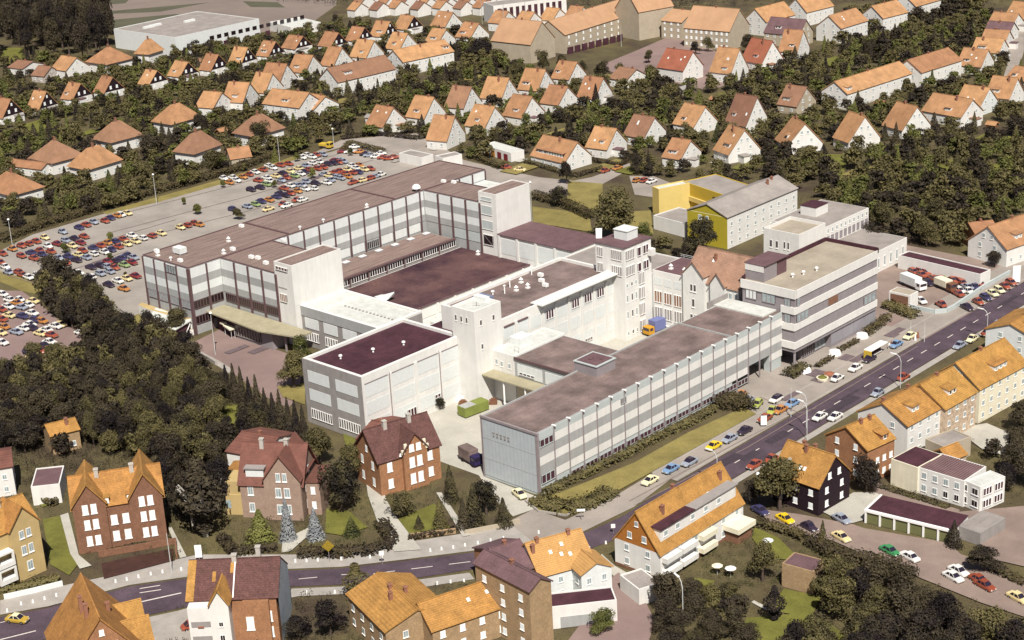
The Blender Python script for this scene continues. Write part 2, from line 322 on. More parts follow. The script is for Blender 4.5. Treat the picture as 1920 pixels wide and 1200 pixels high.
sheet('lawn',[(150,660),(215,640),(222,650),(165,680)],.02,LAG);sheet('lawn',[(415,760),(450,755),(445,800),(520,800),(510,815),(415,830)],.02,LAG)
sheet('lawn',[(520,725),(572,720),(572,760),(530,745)],.02,LAW)
sheet('lawn',[(60,935),(115,920),(118,938),(80,952)],.02,LAG);sheet('lawn',[(80,975),(112,968),(150,1055),(130,1080),(95,1060)],.02,LAG)
sheet('lawn',[(612,955),(655,960),(690,990),(640,1005),(610,1000)],.02,LAG);sheet('lawn',[(745,975),(815,945),(850,1000),(770,1005)],.02,LAG)
sheet('lawn',[(1415,990),(1460,1010),(1500,1050),(1440,1050),(1410,1010)],.02,LAG);sheet('lawn',[(1470,1105),(1540,1120),(1520,1160),(1440,1145)],.02,LAG)
sheet('lawn',[(1300,1085),(1340,1090),(1330,1110),(1295,1105)],.02,LAG);sheet('lawn',[(1400,1160),(1520,1150),(1600,1200),(1380,1210)],.02,LAG)
sheet('lawn',[(640,800),(690,805),(690,850),(650,845)],.02,LAG);sheet('lawn',[(1530,290),(1590,290),(1580,340),(1540,330)],.02,LAG);sheet('lawn',[(1650,270),(1720,280),(1690,300),(1650,290)],.02,LAG)
sheet('lawn',[(0,90),(50,90),(45,120),(5,125)],.02,LAG);sheet('lawn',[(40,235),(75,225),(90,240),(50,262)],.02,LAG)
for q in ([(683,875),(700,880),(735,960),(790,1032),(740,1036),(715,1000),(690,930)],[(818,925),(828,925),(882,1005),(868,1008)],[(113,968),(128,963),(148,1042),(172,1062),(150,1068),(132,1040)],[(530,1015),(590,985),(596,990),(545,1035),(528,1038)],[(1128,1040),(1152,1062),(1180,1078),(1158,1088),(1122,1058)],[(315,990),(322,990),(350,1045),(338,1048)]): sheet('path',q,.04,CON)
sheet('garage_court',[(1415,955),(1500,966),(1600,985),(1620,992),(1780,1020),(1800,1040),(1850,1060),(1925,1092),(1925,1160),(1840,1132),(1700,1075),(1640,1050),(1560,1015),(1460,995)],.02,ASB)
sheet('garage_court',[(1790,962),(1925,950),(1925,1065),(1860,1050),(1830,1010)],.03,ASB)
sheet('paved_yard',[(1540,960),(1600,925),(1660,925),(1625,975),(1590,985)],.03,CON)
sheet('lane',[(1640,905),(1700,925),(1800,958),(1790,975),(1700,950),(1640,925)],.03,ASB)
sheet('paved_yard',[(1790,805),(1850,795),(1920,825),(1920,860),(1850,850)],.03,CON)
sheet('yard',[(1060,1210),(1090,1170),(1150,1150),(1140,1090),(1160,1075),(1200,1110),(1228,1165),(1215,1210)],.03,ASM)
sheet('yard',[(270,1165),(360,1140),(370,1200),(290,1215)],.03,PAV)
# dug pit of bare earth in front of the brick twin-gabled villa
sheet('bare_earth',[(190,1058),(325,1030),(328,1052),(195,1087)],.03,mat('dark_soil',(.06,.025,.018),n=.3,sc=.5))
# ------------------------------------------------------------ factory
def fb(c,face,u0,u1,z0,z1,d,mi=0,off=0.):         # box proud of a wall: face=('S',y) looks to -Y, ('E',x) looks to +X
    k,p=face
    if k=='S': c.box(u0,u1,p-d-off,p-off,z0,z1,mi)
    else: c.box(p+off,p+off+d,u0,u1,z0,z1,mi)
def bands(par,face,u0,u1,rows,d=.12):
    for (z0,z1,mt,nm) in rows:
        c=MB();fb(c,face,u0,u1,z0,z1,d);c.build(nm,mt,par)
def pils(par,face,us,z0,z1,mt,wd=.45,d=.35,name='pilaster'):
    for u in us:
        c=MB();fb(c,face,u-wd/2,u+wd/2,z0,z1,d);c.build(name,mt,par)
def strip(par,face,u0,u1,z0,z1,n,frame=FRM,glass=GLD,d=.16,mull=.22,name='window'):
    c=MB();fb(c,face,u0,u1,z0,z1,d,1);w_=(u1-u0)/n
    for i in range(n+1): fb(c,face,max(u0,u0+i*w_-mull/2),min(u1,u0+i*w_+mull/2),z0,z1,d+.05,0)
    fb(c,face,u0,u1,z0-.12,z0,d+.1,0);fb(c,face,u0,u1,z1,z1+.1,d+.04,0)
    return c.build(name,[frame,glass],par)
def body(par,x0,x1,y0,y1,z0,z1,wm,rm,par_h=.35,rim=None,rw=.3,name='wall'):
    c=MB();c.box(x0,x1,y0,y1,z0,z1-.02);c.build(name,wm,par)
    c=MB();c.box(x0+rw,x1-rw,y0+rw,y1-rw,z1-.02,z1+.03);c.build('roof',rm,par)
    if par_h:
        c=MB()
        for b in ((x0,x1,y0,y0+rw),(x0,x1,y1-rw,y1),(x0,x0+rw,y0+rw,y1-rw),(x1-rw,x1,y0+rw,y1-rw)): c.box(*b,z1-.02,z1+par_h)
        c.build('parapet',rim or wm,par)
    FOOT.append((x0,x1,y0,y1))
VN={}
def vent(par_loc,kind,label,grp='vents on the factory roofs'):
    x,y,z=par_loc;c=MB()
    if kind=='m': c.cyl(0,0,0,.9,.3,.3,10);c.cyl(0,0,.9,1.25,.6,.5,10)
    elif kind=='p': c.cyl(0,0,0,2.6,.22,.22,8);c.cyl(0,0,2.6,2.9,.45,.3,8)
    elif kind=='b': c.box(-.9,.9,-.6,.6,.25,1.3);c.box(-1.1,-.9,-.3,.3,.5,.9);c.box(-.7,-.5,-.5,.5,0,.25);c.box(.5,.7,-.5,.5,0,.25)
    elif kind=='k': c.box(-.6,.6,-.6,.6,0,.5);c.cyl(0,0,.5,1.2,.35,.35,8);c.cyl(0,0,1.2,1.9,.75,.1,8)
    elif kind=='c': c.box(-1.6,1.6,-1.1,1.1,.4,1.9);c.box(-1.3,-1.1,-1,1,0,.4);c.box(1.1,1.3,-1,1,0,.4);c.cyl(0,0,1.9,2.15,.6,.6,12)
    o=c.build('roof_vent',FRM if kind!='c' else WHC);o.location=(x,y,z);o.scale=(.75,.75,.75) if kind!='c' else (1,1,1);tag(o,label,'vent',grp);VN.setdefault(label,[]).append(o);return o
# --- striped main hall
H=thing('factory_hall','long striped factory hall in white and grey bands with brown steel posts','factory',(-350,237.5,0),short='the striped factory hall')
H0=H
def inv(par): 
    return par
class Off:                                        # parts are given in world places; parents stand at the thing's base
    pass
def rebase(t):
    for ch in list(t.children): ch.location=Vector(ch.location)-t.location
body(H,-360,-340.6,237.5,347,0,18,GRYP,BRH,.25,PIL)
hl=[(15.3,17.7,WHC,'white_band'),(13.2,15.3,GRYP,'grey_band'),(11,13.2,WHC,'white_band'),(9.1,11,GRYP,'grey_band')]
S1=('S',237.5);bands(H,S1,-360,-340.6,hl);pils(H,S1,[-359.8,-355,-350.2,-345.4,-340.8],0,17.9,PIL)
for a in (-359.4,-354.7,-350,-345.1): strip(H,S1,a+.3,a+3.9,7.1,8.9,6,PILG,GLC)
strip(H,S1,-350,-345.6,15.5,17.4,4,PIL,GLC)
E1=('E',-340.6);bands(H,E1,237.5,247.6,hl);bands(H,E1,265.1,320.9,hl);bands(H,E1,333.1,347,hl)
yy=[237.6+5.45*i for i in range(21)];pils(H,E1,[y for y in yy if y<247 or 265<y<321 or y>334],0,17.9,PIL)
for (a,b,n) in ((238.1,242.7,5),(243.4,247.4,4)): strip(H,E1,a,b,7,8.9,n,PIL);strip(H,E1,a,b,2.9,4.8,n,PIL)
for i in range(6,15):
    a=237.6+5.45*i+.5
    if i in (8,11): strip(H,E1,a,a+4.4,6.6,8.6,6,GRYP)
    else: bands(H,E1,a,a+4.4,[(6.5,8.9,WHC,'white_band')])
c=MB()
for y in (271.,310.): c.box(-359.7,-340.9,y,y+.5,18.02,18.3)
c.build('expansion_joint',PIL,H)
def wing(nm,lab,y0,y1,x1,short):
    t=thing(nm,lab,'factory wing',(-330,y0,0),short=short);body(t,-340.6,x1,y0,y1,0,18,GRYP,BRH,.25,PIL)
    f=('S',y0);bands(t,f,-340.3,x1,hl);n=4;st=(x1+340.6)/n;pils(t,f,[-340.2+st*i for i in range(1,n+1)],0,17.9,PIL,.6)
    return t,f,st
W1,f,st=wing('factory_wing','shorter striped wing with brown canopy, joined to the near white stair tower',247.7,265,-318.6,'the near striped wing')
for i in range(4): strip(W1,f,-340.1+st*i+.4,-340.1+st*i+st-.5,6.8,8.7,6,PIL)
W2,f,st=wing('factory_wing','far striped wing with brown steel posts beside the far white stair tower',321.2,333,-318.6,'the far striped wing')
for i in range(2,4): bands(W2,f,-340.6+st*i,-340.6+st*i+st,[(6.2,8.8,GRYL,'grey_shutter')])
for (nm,y0,y1,lab,sh,fr) in (('stair_tower',247.7,264,'tall blank white stair tower at the end of the near striped wing','the near white stair tower',0),('stair_tower',321.1,335,'tall blank white stair tower beside the plum coloured flat roof','the far white stair tower',1)):
    t=thing(nm,lab,'tower',(-315,y0,0),short=sh);body(t,-318.6,-311.9,y0,y1,0,21,WH,BRH,.3,WH,.25);f=('S',y0)
    if fr==0:
        strip(t,f,-317.9,-313.4,19.5,20.2,4,WH,PIL);strip(t,f,-317.3,-314.7,11.2,13.1,4,WH,BRR)
        c=MB()
        for k in range(9): c.box(-317.6+k*.38,-317.6+k*.38+.26,y0-.08,y0-.02,14.6,14.6+.25+.1*(k%2))
        c.build('sign_lettering',GRYC,t)
    else:
        for z in (19,15,10.7): strip(t,f,-317.7,-313.6,z,z+(.9 if z==19 else 2.4),1,WH,GRYL,.08)
        strip(t,f,-317.4,-313.6,6.2,9,1,WH,GLD);c=MB();c.poly([(-317.2,y0-.25,8.9),(-316.9,y0-.25,8.9),(-313.8,y0-.25,6.4),(-314.1,y0-.25,6.4)]);c.build('stair_rail',PILG,t)
# small flat white box behind the far wing
t=thing('plant_room','small white roof plant room behind the far wing of the striped hall','plant room',(-335,344,0));body(t,-340,-331,341,346,0,15,WHC,WRF,.2)
for (x,y,k) in ((-358.5,241,'b'),(-356,239.5,'k'),(-352.5,244,'c'),(-350,239.2,'m'),(-346.5,239.6,'b'),(-342.5,250.5,'k'),(-342.5,253.5,'b'),(-333,252,'b'),(-331,252.5,'b'),(-322,257,'b'),(-337,266,'b'),(-326,251,'b'),(-357,268,'b'),(-350,258,'k'),(-342,276,'m'),(-341.6,284,'m'),(-341.5,300,'k'),(-341.2,330,'b'),(-338,331,'b'),(-320,340,'m')):
    z=18 if not(-340<x and y>334) else 15;vent((x,y,z),k,'white vent on the streaked striped hall roof')
c=MB();c.cyl(0,0,0,.9,.25,.25,8);
for k in range(6):
    a=k/6*math.pi/2;b=(k+1)/6*math.pi/2;c.cyl(0,0,.9+1.2*math.sin(a)*1.,.9+1.2*math.sin(b),1.3*math.cos(a),max(.02,1.3*math.cos(b)),14)
o=c.build('roof_dome',FRM);o.location=(-341.8,319.6,18);tag(o,'round white dome at the inner corner of the striped hall roof','dome')
# --- low ranges in the court
t=thing('low_workshop','low brown-roofed workshop with a long row of tall windows in the court','workshop',(-334,265,0),short='the low court workshop')
body(t,-340.2,-327.8,266,320,0,6,GRYC,BRH,0);f=('E',-327.8);c=MB();c.box(-328.3,-327.3,266,320,6,6.3);c.build('fascia',PIL,t)
n=8;st=54./n
for i in range(n):
    strip(t,f,266.4+st*i+.3,266.4+st*i+st-.4,4.1,5.7,7,FRM,GLD,.1,.16);c=MB();fb(c,f,266+st*i-.1,266+st*i+.25,3,6.1,.3);c.build('pilaster',PIL,t)
for i in range(9):
    y=266+i*6.2;c=MB();c.box(-338.6,-336.8,y+1.5,y+3.9,6.03,6.35,0);c.box(-338.4,-337,y+1.7,y+3.7,6.35,6.5,1);c.build('skylight',[PILG,WHC],t)
t=thing('dark_roofed_hall','big flat dark wine-coloured roof filling the court between the white buildings','workshop',(-314,277,0),short='the dark court roof')
body(t,-327.3,-300.3,277,326,0,3.3,WH,DRM,0);f=('E',-300.3);c=MB();fb(c,f,277,326,3.0,3.45,.25);c.build('fascia',PRF,t)
for i in range(8): c=MB();fb(c,f,278+i*6.6,278.7+i*6.6,0,3.0,.4);c.build('pilaster',WH,t)
for y in (298,317): strip(t,f,y,y+4,1.4,2.0,6,WH,GRYC,.08)
vent((-318,319,3.35),'k','white hooded vent on a tan patch of the dark court roof')
c=MB();c.poly([(0,0,.1),(5,-1,.1),(6.5,1.2,2.2),(5.8,2,2.2)]);c.slab([(0,0,.3),(5.2,-1.2,.3),(6.2,1.5,1.9),(1.0,1.5,.6)],.2);o=c.build('white_hood',WHC);o.location=(-316,277.5,3.35);tag(o,'slanting white hood at the near corner of the dark court roof','hood')
# --- low range with white roof between tower and E block
t=thing('low_grey_hall','low grey-fronted hall with a whitish sunken roof and white panels','workshop',(-300,249,0),short='the white-roofed low hall')
body(t,-312,-283.6,249.4,264,0,10,GRYC,WRF,.5,WH,.9);f=('S',249.4);c=MB();fb(c,f,-312,-283.6,8.0,10.5,.15);c.build('grey_band',GRYP,t)
for i in range(4):
    a=-311.2+i*7;c=MB();fb(c,f,a+.6,a+5.6,5,7.7,.14);c.build('white_panel',WHC,t);strip(t,f,a+.8,a+5.4,1.8,3.9,5,FRM,GLD,.14,.5)
c=MB()
for x in (-305.3,-300.3): c.box(x-5,x-4.6,250.6,262.9,10.03,10.6)
c.build('roof_upstand',WH,t)
c=MB()
for i in range(14): c.box(-303+i*1.3,-302.6+i*1.3,256,256.4,10.03,10.3)
c.build('roof_stud',GRYC,t)
# --- brown canopy before the near wing + covered way
t=thing('entrance_canopy','wide brown flat canopy on the yard side of the near striped wing','canopy',(-328,245,0),short='the brown entrance canopy')
c=MB();c.prism([(-341,247.4),(-341,241.5),(-318,240),(-306,243),(-306,247.4)],5.0,5.35);c.build('canopy_roof',ORG,t)
c=MB();c.prism([(-339,247.3),(-339,243.5),(-330,242.6),(-330,247.3)],0,5.0);c.build('dark_lobby',DRF,t)
strip(t,('S',242.4),-330,-320,1,4.6,9,GRYC,GLD,.2,.3);c=MB();c.box(-320,-315.5,242.4,247.3,0,5);c.box(-330,-320,242.4,247.3,0,5);c.build('lobby_wall',GRYM,t)
for x in (-312,-307): c=MB();c.box(x,x+.35,243.4,243.75,0,5);c.build('post',PILG,t)
FOOT.append((-341,-306,240,248))
c=MB();c.prism([(0,0),(4.2,-1.2),(4.6,.6),(.2,2)],2.4,2.75);c.prism([(-1.5,.2),(0,0),(.2,2),(-1,1.8)],2.7,3.1);o=c.build('tent_roof',mat('cream_canvas',(.72,.66,.5),n=.05));p=g(420,628);o.location=(p.x,p.y,0)
c=MB()
for q in ((-1,1.2),(4,-.6),(.3,.3),(4.2,.3)): c.cyl(q[0],q[1],0,2.5,.07,.07,6)
o2=c.build('pole',MET,o);tag(o,'cream canvas canopy on poles in front of the brown canopy','awning')
# sloped grey yard roof and white wedge at the foot of the hall corner
t=thing('ramp_shelter','pale sloping shelter roof and curved ramp wall at the left foot of the striped hall','shelter',(-350,234,0))
c=MB();c.slab([(-356,236.8,4.6),(-341,236.8,4.2),(-341,231.6,3.2),(-352,230.6,3.4)],.25);c.build('shelter_roof',WRF,t)
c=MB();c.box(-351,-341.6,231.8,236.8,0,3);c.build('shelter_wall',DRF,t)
c=MB();c.slab([(-341.5,234,.1),(-339.5,232.5,.1),(-339.8,232.9,.3),(-341.3,236.5,3.4)],.2);c.build('ramp_cheek',WH,t)
c=MB();c.prism([(-363,237.3),(-341,237.3),(-344,233),(-352,228.5),(-358,229),(-363,234)],0,1.6,0,1);c.build('bank',[WH,LAW],t)
c=MB();c.prism([(-363,237.3),(-341.6,237.3),(-342,236),(-356,235),(-362,235.5)],1.6,4.4,0,1);c.build('upper_bank',[WH,OCH],t)
FOOT.append((-364,-340,228,238))
# --- E and F : the long white building
t=thing('white_factory_block','white three-storey block with a dark wine roof and grey end wall','factory',(-264,218,0),short='the white block with the wine-coloured roof')
body(t,-274.2,-255,218.3,249,0,14.6,WH,DRF,.7,WH,.8);f=('S',218.3)
c=MB();fb(c,f,-274.2,-255,0,15.3,.2);c.build('grey_end_wall',GRYC,t)
for a in (-272.6,-263.4):
    for z in (10.2,5.8): c=MB();fb(c,('S',218.1),a,a+7,z,z+2.7,.06);c.build('white_panel',WHC,t)
    strip(t,('S',218.1),a,a+7,1.6,3.7,9,FRM,GLD,.08,.35)
f=('E',-255)
for i,y in enumerate((219,226.8,234.6,242)):
    e=min(y+6.8,248.6)
    for z,k in ((10.2,0),(6,0),(1.6,1)):
        c=MB();fb(c,f,y,e,z,z+3,.05);c.build('glass_brick_panel',GLB,t)
    c=MB();fb(c,f,y,e,13.3,13.5,.12);c.build('drip_line',PILG,t)
for y0,y1,z0,z1,n in ((230.7,233.4,1.2,3.2,3),(239.3,241.8,3.1,3.8,3),(220.8,223,.5,1.1,3)): strip(t,f,y0,y1,z0,z1,n,WH,DRF)
for y in (226.4,234.1,241.6): c=MB();fb(c,f,y-.45,y+.45,0,13.6,.25);c.build('pilaster',WH,t)
for (x,y) in ((-268,224),(-265,231),(-262.5,238)): vent((x,y,14.65),'m','white mushroom vent on the wine-coloured roof of the end block')
for y in (226.0,241.2):
    c=MB();c.cyl(-254.6,y,0,14,.11,.11,6);c.build('downpipe',PILG,t)
t=thing('low_dark_range','low range with wine-coloured roof squeezed between two white blocks','factory',(-264,249,0));body(t,-274,-257,249,262,0,11,WH,DRF,0)
c=MB();c.box(-263,-258.4,249.3,255,11.03,11.5);c.build('pale_roof_patch',GRYL,t)
t=thing('long_white_factory','long white factory building with a brown roof full of vents','factory',(-260,257,0),short='the long white factory building')
body(t,-270,-251,257.5,300,0,16.2,WH,BRF,.7,WH,.7);f=('E',-251)
for i in range(9):
    y=258+i*4.62
    for z in (11.6,7.0,2.2):
        c=MB();fb(c,f,y+.5,y+4.1,z,z+3,.05);c.build('glass_brick_panel',GLB,t)
    if i not in (8,): c=MB();fb(c,f,y+4.2,y+4.9,0,15.4,.28);c.build('pilaster',WH,t)
for i in (3,5,6,7):
    y=258+i*4.62
    strip(t,('E',-250.94),y+1,y+3.7,12.4,14.5,3,FRM,DRF,.08)
for i in (4,5,6): strip(t,('E',-250.94),258+i*4.62+.8,258+i*4.62+3.4,2.5,3.1,4,WH,DRF,.06)
for i in (0,1): c=MB();fb(c,f,258.6+i*4.62,262+i*4.62,14.9,15.15,.3);c.build('drip_line',PIL,t)
c=MB();c.box(-253,-249.2,270,299,16.9,17.15);c.build('eaves_slab',WH,t)
for (x,y,k) in ((-266,277,'p'),(-263,276,'k'),(-262,279,'k'),(-266,281,'k'),(-268,287,'p'),(-265,287,'b'),(-262,284,'b'),(-259,282,'b'),(-264,273,'p'),(-266,271,'m'),(-255,258.7,'m')):
    vent((x,y,16.25),k,'white vent on the long white factory roof')
t=thing('cooling_unit','blue-grey cooling unit on a white frame on the long factory roof','cooling unit',(-261,262.5,16.25));c=MB();c.box(-2,2,-1.6,1.6,.9,3.1);c.build('casing',mat('blue_grey_metal',(.2,.23,.33),n=.05,rough=.5),t)
c=MB()
for x in (-2,1.7):
    for y in (-2.2,1.9): c.box(x,x+.3,y,y+.3,0,.7)
c.box(-2.5,2.5,-2.3,2.3,.7,.88);c.build('frame',FRM,t)
for y in (262.3,275.9,289.9):
    c=MB();c.cyl(-250.6,y,0,15.5,.1,.1,6);c.build('downpipe',GRYP,t)
# tower 3
t=thing('water_tower','square white tower with small slit windows at the near end of the long white factory','tower',(-252,250,0),short='the square slit-window tower')
body(t,-256.3,-249.2,247.5,256.2,0,22,WH,WRF,.4,WH,.4)
for x in (-254.9,-253.2,-251.5): window(t,x,247.5,19.2,math.pi,.55,1.5,'d')
for y,z in ((249.5,18.6),(253.6,18.6),(249.5,12.9)): window(t,-249.2,y,z,-math.pi/2,.7,1.4,'d')
c=MB();c.box(-256.1,-252.5,254.6,256.1,22,22.9);c.build('roof_box',WHC,t)
c=MB();c.tube([(-253,251,22.05),(-251.6,252,22.1)],.12);c.tube([(-252.2,251.5,22.1),(-252.2,251.5,23)],.1);c.build('aerial',GRYC,t)
# tower 4
t=thing('clock_tower','tall white corner tower with gridded windows, dark flat roof and white roof hut','tower',(-251,298,0),short='the tall white corner tower')
body(t,-256.2,-247.2,297.6,308,0,24,WH,PRF,0);c=MB();c.box(-256.5,-246.9,297.3,308.3,23.9,24.05);c.build('eaves',PRF,t)
for z in (20.6,16.6):
    strip(t,('S',297.6),-255.6,-254,z,z+2.2,3,FRM,GRYC,.1,.12);strip(t,('S',297.6),-251.2,-248,z,z+2.3,5,FRM,GRYC,.1,.14)
    strip(t,('E',-247.2),298.2,301.4,z,z+2.3,5,FRM,GRYC,.1,.14);strip(t,('E',-247.2),302.6,303.9,z,z+2,1,FRM,DRF);strip(t,('E',-247.2),304.8,306.8,z,z+2,2,FRM,DRF)
for k,z in enumerate((13.6,9.8,5.6,1.2)):
    for y in (298.4,300.2,301.8): window(t,-247.2,y,z,-math.pi/2,.6,2. if k in (1,2) else 1.1,'d' if y==300.2 else 'c')
    strip(t,('E',-247.2),303,305,z-.4,z+2.4,3,FRM,GRYC);
c=MB();c.box(-254,-249.8,302.2,306.2,24.05,26.3);c.box(-254.15,-249.65,302.05,306.35,26.3,26.5);c.build('roof_hut',WHC,t)
c=MB();c.box(-247.2,-245.8,306.5,308,19.7,21.4);c.build('oriel',WH,t)
c=MB();c.slab([(-257.4,299.4,24.1),(-256.4,300.4,24.1),(-256.4,300.6,26.6),(-257.6,299.6,26.6)],.12);c.build('dish',FRM,t)
# white wing between tower 4 and the hipped house
t=thing('white_wing','white wing with gridded windows between the corner tower and the brown-roofed house','factory wing',(-242,308,0),short='the white cross wing')
body(t,-247.2,-237.6,308.3,320,0,15.5,WH,PRF,0);f=('S',308.3)
for i in range(3):
    x=-246.6+i*3.0
    for z,k in ((11.8,0),(7.4,1),(3.2,2)):
        if k==0: c=MB();fb(c,f,x,x+2.3,z,z+2,.05);c.build('glass_brick_panel',GLB,t)
        else: strip(t,f,x,x+2.3,z,z+2.8,3,FRM,GRYC if k==2 else BRR,.1,.18)
strip(t,f,-246.5,-240,.3,1.5,9,FRM,DRF)
for (x,y) in ((-243.5,311),(-239,310.5)): vent((x,y,15.55),'k','white cowl vent on the dark roof of the white cross wing')
c=MB();c.tube([(-247,319.5,16.5),(-238,319.5,16.5)],.06);c.tube([(-247,319.5,16.1),(-238,319.5,16.1)],.05)
for x in range(-246,-237,3): c.tube([(x,319.5,15.5),(x,319.5,16.5)],.05)
c.build('railing',MET,t)
# plum roofed hall behind + grey workshop
t=thing('plum_roofed_hall','white-walled hall with a broad flat plum-coloured roof by the far stair tower','workshop',(-298,321,0),short='the plum-roofed hall')
body(t,-311.7,-284.6,321,334.5,0,10,WH,PRF,0);c=MB();c.box(-311.8,-284.3,320.7,334.8,9.85,10.12);c.build('eaves',PRF,t)
for i in range(4): c=MB();fb(c,('S',321),-310.8+i*6.9,-310.8+i*6.9+5.6,4.6,9,.06);c.build('glass_panel',GLC if 0 else GLB,t);c=MB();fb(c,('S',321),-311.7+i*6.9,-310.9+i*6.9,0,9.8,.3);c.build('pilaster',WH,t)
t=thing('grey_roofed_workshop','grey flat-roofed workshop tucked behind the tall corner tower','workshop',(-270,305,0));body(t,-284.4,-257,300.3,334,0,9,GRYL,GRF,.3,WH,.3)
strip(t,('S',300.3),-270,-261,5.4,8,4,WH,GLB,.1,.6)
t=thing('connecting_gallery','narrow white gallery roof running behind the long white factory','gallery',(-278,250,0));body(t,-282,-274.4,265,300,0,7.5,WH,WRF,.3,WH,.4)
# --- link building, terrace, canopy, G
t=thing('link_building','flat brown-grey link building between the white factory and the street block','factory',(-232,252,0),short='the link building')
body(t,-242.4,-222.6,252.6,269.3,0,11.5,GRYP,BRF,0);f=('S',252.6);c=MB();fb(c,f,-242.4,-222.6,11.2,11.7,.3);c.build('fascia',PIL,t)
for a,b in ((-241.6,-234.2),(-233.3,-226)): c=MB();fb(c,f,a,b,7.4,10.2,.1);c.build('white_panel',WHC,t)
strip(t,('S',252.48),-241,-236.5,7.9,8.3,4,WHC,DRF,.06)
c=MB();fb(c,f,-242,-223,0,6.7,.08);c.build('tan_wall',TAN,t);c=MB();fb(c,f,-228.5,-223,0,6,.2);c.build('loading_door',DRF,t)
strip(t,('S',252.5),-237.5,-234.5,1.5,4,2,TAN,DRF,.1)
t=thing('terrace_building','white low building with a cluttered roof terrace at the foot of the slit-window tower','factory',(-246,252,0));body(t,-249.2,-242.5,252.6,270,0,11.5,WH,WRF,.3,WH,.3)
for x,z in ((-248,8.6),(-246.4,8.4),(-244,8.4)): window(t,x,252.6,z,math.pi,.8,1.3,'c')
c=MB();c.box(-248.8,-245.5,258,262,11.5,13.4);c.build('terrace_shed',WHC,t);c=MB();c.tube([(-244.5,255,11.5),(-244.5,255,13),(-243.2,255,13),(-243.2,255,11.5)],.08);c.build('terrace_pipe',MET,t)
t=thing('loading_canopy','long olive-tan loading canopy on white posts over the factory yard','canopy',(-245,250,0),short='the olive loading canopy')
c=MB();c.box(-260,-231.4,248.8,252.5,6.8,7.1);c.build('canopy_roof',ORG,t)
for x in (-256,-250,-243,-236.5): c=MB();c.cyl(x,249.3,0,6.8,.2,.2,8);c.build('post',FRM,t)
G_=thing('street_block','long brown-roofed factory block of white and grey bands facing the main street','factory',(-215,221,0),short='the long street block')
body(G_,-222.6,-207.6,221.4,286.5,0,13.3,GRYL,BRF,.35,GRYP,.25);FOOT.append((-223,-207,221,307))
c=MB();c.box(-222.6,-207.6,286.5,306,4.6,13.28);c.build('bridge_wall',GRYL,G_);c=MB();c.box(-222.3,-207.9,286.5,306,13.28,13.33);c.build('bridge_roof',BRF,G_)
c=MB();c.box(-209.2,-207.6,301.2,305.8,0,4.6);c.box(-221,-209.4,302.8,305.8,0,4.6);c.build('bridge_pier',GRYL,G_)
f=('E',-207.6);gb=[(10.2,12.0,WH,'white_band'),(6.4,8.2,WH,'white_band'),(2.6,4.3,WH,'white_band'),(12.0,13.5,GRYL,'grey_band'),(8.2,10.2,GRYP,'grey_band'),(4.3,6.4,GRYP,'grey_band')]
bands(G_,f,226.4,306,gb[:2]+gb[3:5]);bands(G_,f,226.4,292.3,[gb[2]]);bands(G_,f,221.5,306,[gb[5]]);bands(G_,f,301.2,306,[gb[2]]);bands(G_,f,221.5,226.4,[gb[4],gb[1],gb[3]])
strip(G_,f,222.1,226,10.4,11.8,3,GRYL,DRF);strip(G_,f,222.1,226,2.4,4.1,3,GRYL,DRF);strip(G_,('E',-207.46),247.2,249,10.9,12,4,GRYP,DRF,.06)
pils(G_,f,[221.6]+[226.3+4.42*i for i in range(18)],0,13.6,PILG,.3,.22)
for i in range(18):
    c=MB();c.box(-207.9,-206.9,226.12+4.42*i,226.5+4.42*i,13.62,13.8);c.build('rafter_end',FRM,G_)
    if 0<i<15: strip(G_,f,226.5+4.42*(i-.0)+.3,226.5+4.42*(i+.9),.7,1.7,3,GRYP,DRF,.1)
f=('S',221.4);c=MB();fb(c,f,-222.6,-207.4,.6,13.4,.1);c.build('end_cladding',mat('ribbed_pale_cladding',(.47,.51,.52),n=.05,sc=.6),G_)
c=MB()
for z in (4.4,8.9): fb(c,('S',221.3),-222.6,-207.6,z,z+.1,.04)
for x in range(-222,-207): fb(c,('S',221.3),x,x+.06,.8,13,.03)
c.build('cladding_joint',GRYP,G_)
c=MB();fb(c,f,-222.9,-207.2,13.3,13.75,.3);fb(c,f,-222.9,-222.4,0,13.3,.15);fb(c,f,-207.9,-207.2,0,13.3,.2);c.build('frame_beam',PILG,G_)
c=MB()                                            # five illegible raised characters on the end wall
for k in range(5):
    x=-219.6+k*1.02;c.box(x,x+.62,221.18,221.26,10.7,10.85);c.box(x+.08,x+.5,221.18,221.26,9.9,10.3);c.box(x+.22+.1*(k%2),x+.38+.1*(k%2),221.18,221.26,10.3,10.7)
c.build('sign_lettering',GRYC,G_)
t=thing('roof_plant_room','small grey plant room with cluttered top on the street block roof','plant room',(-220,254,13.3))
c=MB();c.box(-3.2,3,-3,3.2,0,2.3);c.build('wall',GRYM,t);c=MB();c.box(-3.4,3.2,-3.2,3.4,2.3,2.5);c.build('roof_rim',GRYL,t);c=MB();c.box(-2.9,2.7,-2.7,2.9,2.5,2.55);c.box(-1,-.2,-1,0,2.55,2.8);c.box(1,1.6,.5,1,2.55,2.8);c.build('roof',PRF,t)
